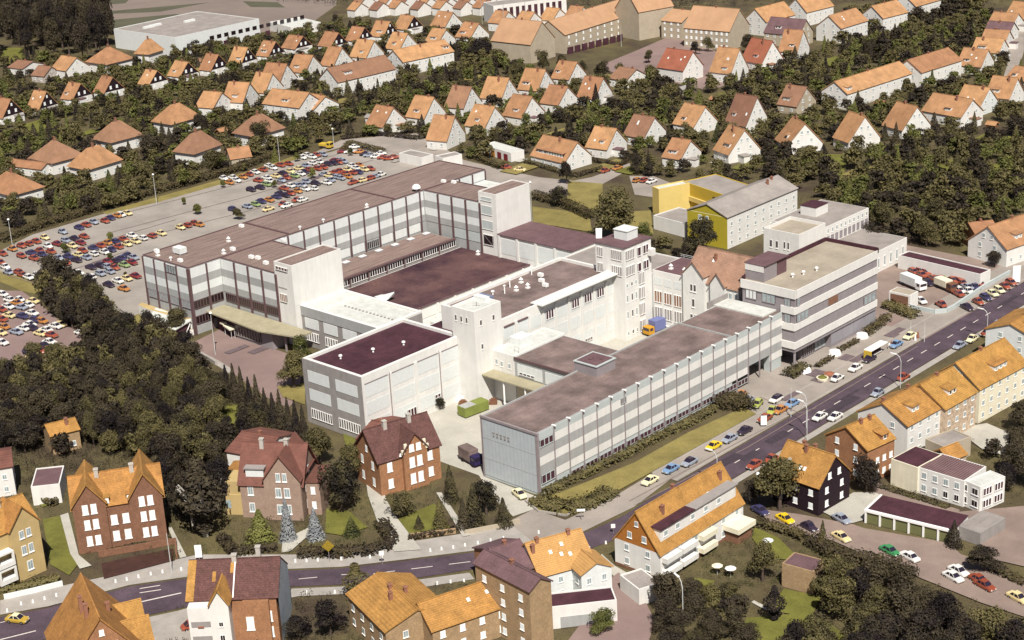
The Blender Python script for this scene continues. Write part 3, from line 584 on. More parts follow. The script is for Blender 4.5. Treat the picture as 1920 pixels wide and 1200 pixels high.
# --- office block
t=thing('office_block','tall office block with bold white and mauve-grey bands and a tan flat roof','office building',(-211,306,0),short='the banded office block')
c=MB();c.box(-218.6,-204.02,306.1,341.4,4,19);c.box(-216,-206,312,341,0,4);c.build('wall',GRYM,t);FOOT.append((-219,-203,305,343))
c=MB();c.box(-218.4,-204.5,306.2,341.2,19,19.06);c.build('roof',TRF,t)
c=MB();c.box(-219,-203.8,305.8,306.1,17.2,19.3);c.box(-204.0,-203.8,306.4,341.6,17.2,19.3);c.build('roof_band',WH,t)
c=MB();c.box(-219,-218.5,306.4,341.6,18.6,19.9);c.box(-218.5,-203.8,341.2,341.7,18.6,19.9);c.build('dark_parapet',DRF,t)
for z in (13.4,9.4,4.9): c=MB();c.box(-204.0,-203.8,305.9,341.6,z,z+1.7);c.box(-207.8,-204.0,305.8,306.1,z,z+1.7);c.build('white_band',WH,t)
f=('E',-204.0)
for u0,u1,z,n,gl in ((306.7,307.9,15.2,1,GLC),(306.7,311.5,11.3,3,GLC),(335.6,340.8,6.9,3,GLC)): strip(t,f,u0,u1,z+.1,z+1.9,n,GRYM,gl,.12,.35)
c=MB()
for y in (318,324,330,336): fb(c,f,y,y+.12,4,17,.06)
c.build('cladding_joint',GRYC,t);c=MB();fb(c,f,320,324,11.4,13.3,.1);c.build('shutter_panel',BRR,t)
strip(t,('S',306.1),-206.8,-205.2,15.2,17,2,GRYM,GLC,.12);strip(t,('S',306.1),-206.8,-205.2,11.3,13.1,2,GRYM,GLC,.12);strip(t,('S',306.1),-213,-209.4,15,17,3,GRYM,GLC,.12);strip(t,('S',306.1),-217.6,-214.6,15,17,3,GRYM,WHC,.12)
c=MB();c.cyl(-204.4,306.6,0,4.9,.3,.3,12);c.build('corner_column',GRYM,t);strip(t,('E',-206),312.2,317,.4,4,6,GRYM,GLD,.12,.2);strip(t,('E',-205.99),317.2,321.8,.6,3.9,3,GRYM,GLC,.12,.4)
c=MB();c.box(-206,-204.4,322,341.2,0,4);c.build('ground_floor_wall',GRYM,t)
c=MB()
for y in (322,327,332,337): c.box(-204.4,-204.34,y,y+4.8,.8,3.9)
c.build('ground_floor_panel',mat('lilac_grey_panel',(.33,.31,.33),n=.05),t)
c=MB();c.box(-218.6,-213.4,307.2,312.5,19.06,23);c.build('stair_head',GRYM,t);c=MB();fb(c,('S',307.2),-218.6,-213.4,21.4,23,.1);c.build('white_panel',WH,t)
c=MB();c.box(-218.9,-213,307,317,23,23.12);c.box(-218.6,-213.6,312.5,316.8,19.06,23);c.build('stair_head_roof',[PRF],t)
for (x,y) in ((-209,317),(-208,321),(-210,314)): vent((x,y,19.06),'m','small white vent on the tan office block roof')
t=thing('roof_terrace','whitish roof terrace slab joining the street block to the office block','terrace',(-216,301,13.3));c=MB();c.box(-7,7,-.6,4.9,.05,.4);c.build('slab',WRF,t);c=MB();c.box(-7,-6.7,-3,4.9,.05,1.6);c.build('wall',GRYC,t)
LOCALT={'cooling_unit','roof_plant_room','roof_terrace'}
for o in list(S.collection.objects):
    if o.type=='EMPTY' and o.name.split('.')[0] not in LOCALT:
        for ch in o.children: ch.location=Vector(ch.location)-o.location
# ------------------------------------------------------------ houses
CHM=mat('chimney_brick',(.30,.14,.09),n=.15,sc=2);CHW=mat('chimney_pale',(.5,.46,.4),n=.1,sc=2)
def chim(par,x,y,z0,z1,w=.6,mt=None):
    c=MB();c.box(x-w/2,x+w/2,y-w/2,y+w/2,z0,z1,0);c.box(x-w/2-.08,x+w/2+.08,y-w/2-.08,y+w/2+.08,z1,z1+.15,0);c.cyl(x,y,z1+.15,z1+.4,.14,.12,6);return c.build('chimney',mt or CHM,par)
def roofslab(par,L,W,hr,he,rm,ov=.4,flare=0,name='roof'):
    c=MB();s=(hr-he)/(W/2);e=he-s*ov;X=L/2
    for k in (1,-1):
        q=[(-X,0,hr+.14),(X,0,hr+.14),(X,k*(W/2+ov),e+.14),(-X,k*(W/2+ov),e+.14)]
        c.slab(q if k<0 else q[::-1],.22)
    c.box(-X,X,-.12,.12,hr+.04,hr+.24);return c.build(name,rm,par)
def gwall(par,L,W,hr,he,wm,gm=None,inset=.3,base=None):
    X=L/2-inset;Y=W/2;c=MB();n=0
    c.v=[(-X,-Y,0),(X,-Y,0),(X,Y,0),(-X,Y,0),(-X,-Y,he),(X,-Y,he),(X,Y,he),(-X,Y,he),(-X,0,hr),(X,0,hr)]
    for f,m_ in (((0,1,5,4),0),((2,3,7,6),0),((1,2,6,5),0),((3,0,4,7),0),((5,6,9),1),((7,4,8),1),((4,5,9,8),0),((6,7,8,9),0),((0,3,2,1),0)): c.f.append(f);c.m.append(m_)
    o=c.build('wall',[wm,gm or wm],par)
    if base: c=MB();c.box(-X-.04,X+.04,-Y-.04,Y+.04,0,.6);c.build('plinth',base,par)
    return o
def gable_house(name,label,cat,loc,rz,L,W,hr,he,cs,rm,wm,gm=None,grp=None,short=None,wk='c',chimneys=((0,.0),),dormer=None,wrow=None,near=False,gwin=True,ov=.35,big=0,swin=None,plinth=None,gends=(1,),sky=0):
    t=thing(name,label,cat,loc,rz,grp,short)
    gwall(t,L,W,hr,he,wm,gm,base=plinth);roofslab(t,L,W,hr,he,rm,ov);s=(hr-he)/(W/2)
    for a,b in chimneys:
        x=a*L/2;y=b*W/2*cs;z=hr-abs(y)*s;chim(t,x,y,z-.6,hr+.7 if abs(b)<.3 else z+1.5)
    X=L/2-.3
    for gx in gends if gwin else ():
        zr=1.1;k=0;rzz=-math.pi/2 if gx>0 else math.pi/2
        while zr+1.3<hr-.9:
            half=W/2 if zr+1.3<=he else (hr-(zr+1.3))/s
            n=2 if k==0 and W>7 else (2 if half>2 else 1)
            if n==2:
                dx=min(half*.5,2.4)
                for d in (-dx,dx): window(t,gx*X,d,zr,rzz,1.0,1.25,wk,near)
            elif half>.8: window(t,gx*X,0,zr,rzz,.8,1.0,wk,near)
            zr+=2.75;k+=1
            if k>4:break
    n=max(2,int(L/3.4)) if swin is None else swin;zr=1.0
    while zr+1.3<=he-.1 and n:
        for i in range(n):
            window(t,-X+(i+.5)*2*X/n,cs*W/2,zr,0 if cs>0 else math.pi,1.0,1.2,wk,near)
        zr+=2.75
    if dormer:
        dx,dw,dz=dormer[:3];dm=dormer[3] if len(dormer)>3 else wm
        zb=he+(hr-he)*dz;zt=min(zb+1.25,hr-.6);yb=cs*(hr-zb)/s;yt=cs*max(.4,(hr-zt-.35)/s)
        c=MB();x0,x1=dx*L/2-dw/2,dx*L/2+dw/2
        for xx in (x0,x1): c.poly([(xx,yb,zb-.1),(xx,yb,zt),(xx,yt,zt+.15)])
        c.poly([(x0,yb,zb-.1),(x1,yb,zb-.1),(x1,yb,zt),(x0,yb,zt)]);d=c.build('dormer',dm,t)
        c=MB();c.slab([(x0-.15,yt,zt+.4),(x1+.15,yt,zt+.4),(x1+.15,yb+cs*.3,zt+.05),(x0-.15,yb+cs*.3,zt+.05)],.12);c.build('dormer_roof',rm,d)
        nn=max(1,int(dw/1.3))
        for i in range(nn): window(d,x0+(i+.5)*dw/nn,yb,zb+.12,0 if cs>0 else math.pi,.85,.9,'d' if rnd.random()<.3 else 'c')
    if sky:
        for i in range(sky):
            x=rnd.uniform(-.7,.7)*L/2;y=cs*rnd.uniform(.3,.7)*W/2;z=hr-abs(y)*s+.2
            c=MB();c.slab([(x-.3,y-.3,hr-abs(y-.3)*s+.26),(x+.3,y-.3,hr-abs(y-.3)*s+.26),(x+.3,y+.3,hr-abs(y+.3)*s+.26),(x-.3,y+.3,hr-abs(y+.3)*s+.26)],.08);c.build('roof_light',WHC,t)
    ux,uy=math.cos(rz),math.sin(rz);FOOT.append((loc[0],loc[1],ux,uy,L/2,W/2))
    pts=[]
    for x,y,z in ((-L/2,0,hr),(L/2,0,hr),(L/2,cs*W/2,he),(-L/2,cs*W/2,he),(L/2,-cs*W/2,he),(L/2,0,he*.5)):
        q=pj((loc[0]+x*ux-y*uy,loc[1]+x*uy+y*ux,z));pts.append(q)
    SEEN.append((min(q[0] for q in pts),max(q[0] for q in pts),min(q[1] for q in pts),max(q[1] for q in pts),sum(q[2] for q in pts)/6))
    return t
def A_house(tr,A,B,C,hr,he,hw=6.4,**k):           # ridge near end A, far end B, eave corner C next to A; ridge height from half width hw
    c_=g(*tr(*C),he);best=None
    for i in range(75):
        h=he+1.5+i*.12;a,b=g(*tr(*A),h),g(*tr(*B),h);d=(a-b);d.z=0;L=d.length;d/=L;n=Vector((-d.y,d.x,0))
        if n.dot(Vector((0,0,0))-Vector((a.x,a.y,0)))<0: n=-n
        e=abs((c_-a).dot(n)-hw)
        if best is None or e<best[0]: best=(e,h,a,b,d,L)
    e,hr,a,b,d,L=best;n=Vector((-d.y,d.x,0));m_=(a+b)/2
    if e>.4: print('HOUSE?',A,'err %.1f hr %.1f'%(e,hr))
    s=1 if n.dot(Vector((-a.x,-a.y,0)))>0 else -1
    return gable_house(loc=(m_.x,m_.y,0),rz=math.atan2(d.y,d.x),L=L,W=2*hw,hr=hr,he=he,cs=s,**k)
def B_house(tr,P1,P2,eave,apex,far=None,L=None,z0=0,**k): # base corners of the near gable wall, eave over P2, apex
    p,q=g(*tr(*P1)),g(*tr(*P2));W=(q-p).length;he=zat(q.x,q.y,tr(*eave)[1]);m_=(p+q)/2;hr=zat(m_.x,m_.y,tr(*apex)[1])
    u=(q-p)/W;n=Vector((-u.y,u.x,0))
    if n.dot(Vector((-1,1,0)))<0 and n.y<0: n=-n
    if far: f=g(*tr(*far),hr);L=abs((f-m_).dot(n));n=n if (f-m_).dot(n)>0 else -n
    ctr=m_+n*(L/2-.3);d=-n;rz=math.atan2(d.y,d.x);side=1 if (q-m_).dot(Vector((-d.y,d.x,0)))>0 else -1
    print('B',k.get('label','')[:30],'W%.1f L%.1f he%.1f hr%.1f'%(W,L,he,hr))
    return gable_house(loc=(ctr.x,ctr.y,0),rz=rz,L=L,W=W,hr=hr,he=he,cs=side,**k)
def hip_house(tr,l,f,r,he,hr,rm,wm,label,grp,short=None,inset=.32,wk='c',cat='house',chimneys=1,name='hipped_house'):
    a,b,c_=[g(*tr(*q),he) for q in (l,f,r)];u=(a-b);v=(c_-b);Lu=u.length;Lv=v.length;u/=Lu;v=v-u*v.dot(u);v.normalize();Lv=max(6,min(16,Lv));Lu=max(6,min(18,Lu))
    ctr=b+u*Lu/2+v*Lv/2;rz=math.atan2(u.y,u.x);t=thing(name,label,cat,(ctr.x,ctr.y,0),rz,grp,short);X,Y=Lu/2,Lv/2
    c=MB();c.box(-X+.75,X-.75,-Y+.75,Y-.75,0,he);c.build('wall',wm,t)
    if X>=Y: r1,r2=(-(X-Y*.85-.3),0),(X-Y*.85-.3+0,0)
    else: r1,r2=(0,-(Y-X*.85-.3)),(0,Y-X*.85-.3)
    c=MB();lo=[(-X,-Y,he-.25),(X,-Y,he-.25),(X,Y,he-.25),(-X,Y,he-.25)];R1=(*r1,hr);R2=(*r2,hr)
    if X>=Y: fs=[(lo[0],lo[1],R2,R1),(lo[1],lo[2],R2),(lo[2],lo[3],R1,R2),(lo[3],lo[0],R1)]
    else: fs=[(lo[0],lo[1],R1),(lo[1],lo[2],R2,R1),(lo[2],lo[3],R2),(lo[3],lo[0],R1,R2)]
    for q in fs: c.poly(q)
    c.poly(lo[::-1]);c.build('roof',rm,t)
    for i in range(chimneys): chim(t,(r1[0]+r2[0])/2+i*2,(r1[1]+r2[1])/2,hr-.5,hr+1.1)
    s=1 if (Vector((-u.y,u.x,0)).dot(v)>0) else -1
    zr=1.
    while zr+1.3<he:
        for d in (-.5,0,.5):
            window(t,-X+.75,d*Y*1.1,zr,math.pi/2,1,1.2,wk);window(t,d*X*1.1,-s*(Y-.75),zr,math.pi if s>0 else 0,1,1.2,wk)
        zr+=2.7
    c=MB();c.box(-.8,.8,-s*(Y*.62),-s*(Y*.3),he+.3,he+1.6) if s<0 else c.box(-.8,.8,-Y*.62,-Y*.3,he+.3,he+1.6);c.build('dormer',WHC,t)
    FOOT.append((ctr.x,ctr.y,u.x,u.y,X,Y));q=[pj((ctr.x+dx,ctr.y+dy,z)) for dx in (-X*.8,X*.8) for dy in (-Y*.8,Y*.8) for z in (he*.4,hr*.95)]
    SEEN.append((min(p[0] for p in q),max(p[0] for p in q),min(p[1] for p in q),max(p[1] for p in q),q[0][2]));return t
def flat(name,label,cat,x0,x1,y0,y1,h,wm,rm,z0=0,par=.25,grp=None,short=None,rw=.25):
    t=thing(name,label,cat,((x0+x1)/2,y0,z0),0,grp,short);cx=(x0+x1)/2
    body(t,x0-cx,x1-cx,0,y1-y0,0,h,wm,rm,par,None,rw);FOOT.pop();FOOT.append((x0,x1,y0,y1));return t
def px_flat(name,label,cat,l,f,r,h,wm,rm,**k):   # flat block from the roof corners seen (left, near, right) at height h
    a,b,c_=g(*l,h),g(*f,h),g(*r,h);u=a-b;Lu=u.length;u/=Lu;v=c_-b;v=v-u*v.dot(u);Lv=v.length;v/=Lv
    ctr=b+u*Lu/2+v*Lv/2;rz=math.atan2(v.y,v.x);t=thing(name,label,cat,(ctr.x,ctr.y,0),rz,k.get('grp'),k.get('short'))
    n=len(FOOT);body(t,-Lv/2,Lv/2,-Lu/2,Lu/2,0,h,wm,rm,k.get('par',.25),None,.25);del FOOT[n:];FOOT.append((ctr.x,ctr.y,v.x,v.y,Lv/2,Lu/2));t['_d']=(Lv,Lu);
    q=[pj((ctr.x,ctr.y,h))];SEEN.append((min(l[0],f[0])+4,max(r[0],f[0])-4,min(l[1],r[1]),f[1],q[0][2]));return t
ORD=['leftmost','second','third','fourth','fifth','sixth','seventh','eighth','ninth','tenth','eleventh','twelfth','thirteenth','fourteenth','fifteenth','sixteenth']
def ordn(i,n): return 'leftmost' if i==0 else ('rightmost' if i==n-1 else ORD[i]+' from left')
Q1=T(0,0,3);Q2=T(640,0,3);Q3=T(1280,0,3);Q6=T(1280,400,3)
for l_,os_ in VN.items():
    if len(os_)>1:
        os_.sort(key=lambda o:pj(o.location)[0])
        for i,o in enumerate(os_): o['label']=l_+', '+(ordn(i,len(os_)) if i<16 else ['seventeenth','eighteenth','nineteenth'][i-16]+' from left' if i<len(os_)-1 else 'rightmost')
RS={'upper left dark-gabled row':'dark-gabled','upper left white-gabled row':'upper white-gabled','houses behind the car park':'long terrace','front row behind the factory':'front-row','second row behind the factory':'second-row','third row behind the factory':'third-row','stepped row at right edge':'stepped-row'}
def row(rowname,grp,lst,desc,**kw):
    n=len(lst)
    for i,it in enumerate(lst):
        tr,A,B,C=it[:4];k=dict(kw);k.update(it[4] if len(it)>4 else {});q_=rnd.random();k.setdefault('dormer',None if q_<.6 else (rnd.uniform(-.4,.4),rnd.choice((1.6,2.4,3.2)),.22));k.setdefault('sky',rnd.choice((0,0,1,2)));k.setdefault('chimneys',((rnd.uniform(-.5,.6),rnd.choice((0,.12,.2))),))
        ds=k.pop('desc',desc);hr=k.pop('hr',9.5);he=k.pop('he',3.3);o=ordn(i,n)
        t=A_house(tr,A,B,C,hr,he,name='gabled_house',label='%s, %s in %s'%(ds,o,rowname if rowname[:6]=='houses' else 'the '+rowname),cat='house',grp=grp,short='the %s %s house'%(o.replace(' from left',''),RS[rowname]),**k)
        if rnd.random()<.45:                      # lean-to or flat extension at an end
            wl=[c_ for c_ in t.children if c_.name.startswith('wall')][0];X=max(v.co.x for v in wl.data.vertices);Y=max(v.co.y for v in wl.data.vertices);sx=rnd.choice((-1,1,1));w_=rnd.uniform(2.5,4);d_=rnd.uniform(2.2,3.6);yo=rnd.uniform(-.4,.4)*Y
            c=MB();c.box(*sorted((sx*X,sx*(X+d_))),yo-w_/2,yo+w_/2,0,2.5);an=c.build('extension',kw['wm'],t);c=MB();c.box(*sorted((sx*X,sx*(X+d_+.2))),yo-w_/2-.2,yo+w_/2+.2,2.5,2.68);c.build('extension_roof',rnd.choice((GRF,BRR,PRF)),an)
# row of dark-gabled houses, upper left
dk=dict(hw=5.4,rm=ORF,wm=WH,gm=BLK,he=2.8,hr=8.6,wk='s')
row('upper left dark-gabled row','dark-gabled houses at the upper left',[
 (Q1,(62,558),(-40,545),(5,662)),(Q1,(262,515),(190,508),(215,617)),(Q1,(455,470),(385,462),(410,560)),(Q1,(635,435),(572,425),(588,525)),
 (Q1,(885,398),(820,390),(845,478)),(Q1,(1058,350),(985,340),(1012,432)),(Q1,(1230,308),(1160,300),(1180,396)),(Q1,(1395,268),(1318,262),(1350,358)),
 (Q1,(1552,235),(1480,228),(1505,316)),(Q1,(1705,205),(1625,195),(1655,275)),(Q1,(1905,185),(1830,175),(1868,265)),(Q2,(132,155),(60,148),(95,232)),
 (Q2,(275,122),(195,115),(232,206)),(Q2,(410,92),(335,82),(370,167))],'orange-roofed house with black boarded gable',**dk)
# white-gabled second row
wg=dict(rm=ORF,wm=WH)
row('upper left white-gabled row','white-gabled houses at the upper left',[
 (Q1,(1250,520),(1145,512),(1222,610)),(Q1,(1405,465),(1285,460),(1350,575)),(Q1,(1535,412),(1440,405),(1480,520)),(Q1,(1615,360),(1500,352),(1570,470)),(Q1,(1762,312),(1660,305),(1710,408)),(Q1,(1925,268),(1848,260),(1880,372)),
 (Q2,(185,228),(90,220),(140,325)),(Q2,(375,188),(290,180),(330,278)),(Q2,(590,165),(512,158),(556,245)),(Q2,(630,70),(545,62),(585,150)),(Q2,(775,132),(690,122),(735,216))],'steep-roofed house with plain white gable',**wg)
row('houses behind the car park','long house rows behind the car park',[
 (Q1,(1740,522),(1530,498),(1690,607),dict(he=5.5,hr=10,dormer=(.1,3.2,.25),desc='long white house with two dormers')),
 (Q1,(1832,542),(1740,525),(1800,622),dict(desc='small house with white gable')),
 (Q1,(1838,385),(2165,310),(1872,470),dict(he=6,hr=10.5,rm=BRR,gends=(1,),dormer=(.5,4,.35),desc='long terrace with patched brown roof')),
 (Q2,(290,283),(580,222),(368,345),dict(he=6,hr=10.5,desc='orange-roofed terrace with brown end bay',dormer=(-.8,3,.3)))],'house',**wg)
# middle settlement
row('front row behind the factory','gabled houses behind the factory',[
 (Q2,(295,605),(195,590),(240,715)),(Q2,(640,655),(520,645),(558,790)),(Q2,(865,600),(750,585),(800,718)),
 (Q2,(1550,725),(1425,710),(1498,842)),(Q2,(1765,660),(1645,642),(1708,776),dict(rm=BRR,desc='dark brown-roofed house with white gable')),
 (Q3,(48,790),(-60,775),(5,900)),(Q3,(350,730),(260,700),(232,858)),(Q3,(690,695),(620,655),(578,815)),(Q3,(1028,655),(935,625),(900,787)),
 (Q3,(1322,600),(1205,570),(1235,730)),(Q3,(1635,560),(1410,522),(1578,662),dict(dormer=(.2,2.6,.2),he=3.8,desc='wide house with slit dormer')),(Q3,(1730,495),(1585,475),(1682,608),dict(wm=WHC))],
 'orange-roofed house with broad white gable',**wg)
row('second row behind the factory','gabled houses behind the factory',[
 (Q2,(522,548),(415,535),(450,665)),(Q2,(735,490),(625,480),(680,607),dict(rm=BRR,desc='brown-roofed house with white gable')),(Q2,(1075,545),(965,528),(1010,662)),(Q2,(1275,488),(1170,475),(1215,590)),
 (Q3,(130,600),(10,578),(75,718)),(Q3,(422,545),(300,525),(335,705),dict(rm=BRR,dormer=(-.4,1.6,.25),desc='brown-roofed house with wooden dormer')),(Q3,(700,490),(585,475),(668,602),dict(rm=BRR,wm=TAN,desc='brown-roofed house with beige gable')),
 (Q3,(1888,440),(1745,425),(1812,552)),(Q3,(1990,388),(1870,370),(1905,455))],'orange-roofed house with white gable',**wg)
row('third row behind the factory','gabled houses behind the factory',[
 (Q2,(945,440),(822,430),(880,556)),(Q2,(1150,392),(1035,382),(1075,507)),(Q2,(1328,350),(1225,340),(1265,447),dict(dormer=(-.5,2,.3))),(Q2,(1475,438),(1368,428),(1402,552)),
 (Q2,(1662,390),(1562,375),(1612,455),dict(rm=BRR,desc='low brown-roofed white-gabled house')),(Q3,(60,290),(-90,270),(5,397),dict(rm=ORR,he=5,hr=10.5,sky=3,desc='bright red-roofed house with pale gable')),
 (Q3,(322,275),(200,262),(248,410),dict(dormer=(.3,2.4,.1),he=4)),(Q3,(508,232),(388,212),(442,357),dict(rm=ORR,dormer=(.2,2.4,.2),desc='red-orange roofed house with wide dormer')),(Q3,(682,172),(572,165),(640,292))],'orange-roofed house with white gable',**wg)
A_house(Q2,(1330,800),(1135,758),(1240,912),10,3.2,name='gabled_house',label='wide orange-roofed house with a dark band of attic windows',cat='house',grp='gabled houses behind the factory',short='the wide house with the dark window band',dormer=(0,13,.2,BLK),chimneys=((.1,.15),),**wg)
# long blocks upper right
lb=dict(rm=ORF,wm=WH)
for lab,A,B,C,k in (('very long white-ended terrace with an orange roof and tan side in the upper right',(852,460),(1220,345),(920,530),dict(hw=5.8,he=6,hr=11,dormer=(.85,3,.2),swin=9)),
 ('long white terrace with orange roof and a brown patch, right of the tan-sided terrace',(1265,338),(1495,268),(1335,412),dict(he=6.5,hr=11,swin=6)),
 ('white row house with a skylit orange roof left of the upper right wood',(820,90),(975,45),(868,167),dict(he=6.5,hr=11,sky=3)),
 ('white row house touching the top edge of the upper right wood',(1062,35),(1205,0),(1112,107),dict(he=6.5,hr=11)),
 ('orange-roofed white row house at the top edge, right of the school',(635,-8),(790,-45),(688,72),dict(he=6.5,hr=11)),
 ('white-gabled row house just right of the school hall',(405,50),(570,8),(450,130),dict(he=6.5,hr=11)),
 ('half hidden white row house at the top edge beside the wood',(1245,-30),(1390,-70),(1290,42),dict(he=6.5,hr=11))):
    A_house(Q3,A,B,C,k.pop('hr'),k.pop('he'),name='row_house',label=lab,cat='house',grp='white row houses at the upper right',short='the '+' '.join(lab.split()[:4]),**lb,**k)
A_house(Q3,(697,112),(495,95),(655,200),10.5,5.5,name='gabled_house',label='mauve-brown roofed house with beige gable behind the red-orange roofed house',cat='house',grp=None,rm=PRF,wm=TAN,hw=6,dormer=(-.3,3,.3,WH))
row('stepped row at right edge','stepped houses at the right edge',[
 (Q3,(1722,280),(1580,268),(1690,378)),(Q3,(1812,220),(1652,210),(1790,300)),(Q3,(1842,172),(1700,164),(1828,250)),(Q3,(1868,127),(1722,118),(1850,200),dict(rm=PRF,desc='plum-roofed house with white gable')),(Q3,(1892,77),(1750,66),(1872,150)),(Q3,(1990,20),(1860,5),(1960,110))],'orange-roofed house with narrow white gable',**wg)
A_house(Q6,(1715,75),(1985,-15),(1812,208),11,5,name='gabled_house',label='large white house with three dormers on its orange roof at the right edge',cat='house',short='the large dormered house at the right edge',dormer=(.3,3,.25),**wg)
A_house(Q6,(1745,40),(1605,55),(1700,140),8,4,name='gabled_house',label='brick house with an orange-brown roof half hidden behind the large dormered house',cat='house',rm=ORF,wm=BKO)
# hipped houses, left
for lab,l,f,r,k in (('white hipped house with a bright orange roof near the dark wood',(475,345),(600,362),(690,320),{}),('tall hipped house with an orange roof in front of the white warehouse',(750,300),(835,305),(910,275),{}),
 ('hipped house with an orange-brown roof in the middle of the gardens',(845,680),(962,700),(1080,645),{}),('hipped house with a tall brown-orange roof and a flat white annex',(512,778),(622,802),(720,745),dict(rm=BRR)),
 ('brown hipped house behind the tall tree by the car park',(965,850),(1092,866),(1215,805),dict(rm=BRR)),('hipped house with a wide brown roof beside the car park trees',(1300,745),(1425,768),(1560,705),dict(rm=BRR)),
 ('hipped house with a brown-orange roof and long white wing at the left',(155,885),(290,918),(430,860),dict(rm=BRR)),('low hipped orange-roofed house above the car park hedge',(370,932),(490,955),(680,890),{})):
    hip_house(Q1,l,f,r,4.6,10.3,k.get('rm',ORF),WH,lab,'hipped houses at the left',short='the '+' '.join(lab.split()[:3]))
hip_house(Q1,(-160,1040),(60,1100),(290,1062),4,9,ORF,WH,'big orange-roofed complex cut by the left edge with small dormers','hipped houses at the left',short='the big orange roof at the left edge')
A_house(Q1,(430,325),(345,312),(375,400),9,4.5,name='gabled_house',label='white house with a long lean-to gable between hedges, upper left',cat='house',**wg)
A_house(Q1,(1400,820),(1275,838),(1405,880),5,3,hw=3.5,name='garden_house',label='plain small orange roof among the trees above the car park',cat='house',rm=ORF,wm=TAN,gwin=False,swin=0)
A_house(Q1,(185,347),(100,337),(150,392),8.5,3,name='gabled_house',label='low brown-roofed house at the foot of the dark wood, upper left',cat='house',rm=BRR,wm=WH)
A_house(Q1,(290,375),(215,368),(250,430),8,3,hw=5,name='timbered_house',label='half-timbered gabled house between hedges at the far left',cat='house',rm=BRR,wm=mat('timber_pattern',(.5,.45,.4),n=.5,sc=1.1))
A_house(Q1,(265,918),(60,893),(240,945),4.5,3,hw=3,name='garden_house',label='low orange-roofed annex in front of the brown-orange hipped house',cat='house',rm=ORF,wm=WH)
# warehouse
t=px_flat('warehouse','long white flat-roofed warehouse with a grey roof beside the field','warehouse',(213,55),(328,71),(487,36),9,WHC,GRF,short='the white warehouse');Lv,Lu=t['_d']
for i in range(14): c=MB();c.box(-Lv/2+20+i*4.4,-Lv/2+22.6+i*4.4,-Lu/2-.1,-Lu/2,4.4,6.2);c.build('window',GLD,t)
for i in range(9): c=MB();c.box(-Lv/2+2+i*6.5,-Lv/2+5+i*6.5,-Lu/2-.12,-Lu/2,.3,2.6);c.build('loading_bay',DRF,t)
for x,y in ((-15,10),(5,4),(-10,11)): c=MB();c.box(x-3,x+3,y-.8,y+.8,9,10);c.build('skylight',WHC,t)
t=px_flat('pavilion','low white pavilion with a flat roof right of the warehouse','pavilion',(505,42),(545,52),(600,42),4,WH,WRF)
# modern school at the top edge
t=px_flat('modern_school','white modern building with vertical black and white strips at the top edge','school building',(906,5),(925,12),(1065,-4),9,WH,GRF,short='the striped modern building');Lv,Lu=t['_d']
for i in range(11): c=MB();c.box(-Lv/2+2+i*Lv/12,-Lv/2+2+i*Lv/12+Lv/22,-Lu/2-.1,-Lu/2,.5,7.6);c.build('window_strip',DRF,t)
# old school
sk=dict(hw=8.5,rm=mat('pale_orange_tiles',(.47,.275,.155),n=.1,sc=.15,fine=.08,rows=1),wm=TAN,cat='school building',wk='s')
A_house(Q2,(1130,122),(905,100),(1065,250),16,8.5,name='school_wing',label='broad orange-roofed end wing of the tan school with a blank gable',short='the school end wing',gwin=False,swin=0,grp='wings of the tan school',**sk)
A_house(Q2,(1165,118),(1640,-25),(1195,216),15,8.5,name='school_wing',label='long orange-roofed school wing over a row of dark arcade openings',short='the long school wing',grp='wings of the tan school',swin=12,gwin=False,**sk)
t=A_house(Q2,(1800,-95),(1600,-60),(1752,52),24,13,name='school_wing',label='tallest school wing with a high windowed gable at the top edge',short='the high school gable',grp='wings of the tan school',swin=0,**sk)
A_house(Q3,(322,52),(60,32),(272,176),16,8.5,name='school_wing',label='free-standing school hall with an orange roof and tall narrow windows',short='the school hall',grp='wings of the tan school',gwin=False,swin=9,**sk)
A_house(Q3,(60,62),(-60,50),(20,130),13,8,name='school_wing',label='short link between the high school gable and the school hall',grp='wings of the tan school',gwin=False,swin=3,**sk)
a,b=g(1058,100),g(1165,76)                       # dark arcade of the long wing
for i in range(8):
    p=g(1070+i*13.2,100.5-i*3.3);c=MB();c.box(-1.6,1.6,-.2,.2,0,3);o=ob('arcade_opening',c.mesh('arcade_opening',DRF),None,(p.x,p.y,0),math.atan2(b.y-a.y,b.x-a.x));tag(o,'dark arcade opening under the long school wing, %s'%ordn(i,8),'opening','arcade openings of the long school wing')
for i,(x,y) in enumerate(((866,58),(1012,62),(1155,42),(1290,32))):
    A_house(Q2,(x+75,y+6),(x,y),(x+45,y+75),9,4,name='gabled_house',label='orange-roofed house behind the tan school, %s of four'%('leftmost','second from left','third from left','rightmost')[i],cat='house',grp='houses behind the school',**wg)
def nthf(i,n): return 'leftmost' if i==0 else 'rightmost' if i==n-1 else ORD[i]+' from left'
for i in range(22):                               # far town at the top edge
    x=662+i*13+rnd.uniform(-3,3);y=[14,4,-8][i%3]+rnd.uniform(-3,3)
    gr=i%3;A_house(ONE,(x+16,y-10),(x,y-12),(x+8,y+4),8,4,hw=4.5,name='far_house',label='small far %s-roofed house at the top edge, %s'%(('orange','brown')[i%2],nthf(i//2,11)),cat='house',grp='crowded %s-roofed houses of the far town'%('orange','brown')[i%2],rm=ORF if i%2==0 else BRR,wm=WH,gwin=False,swin=0)
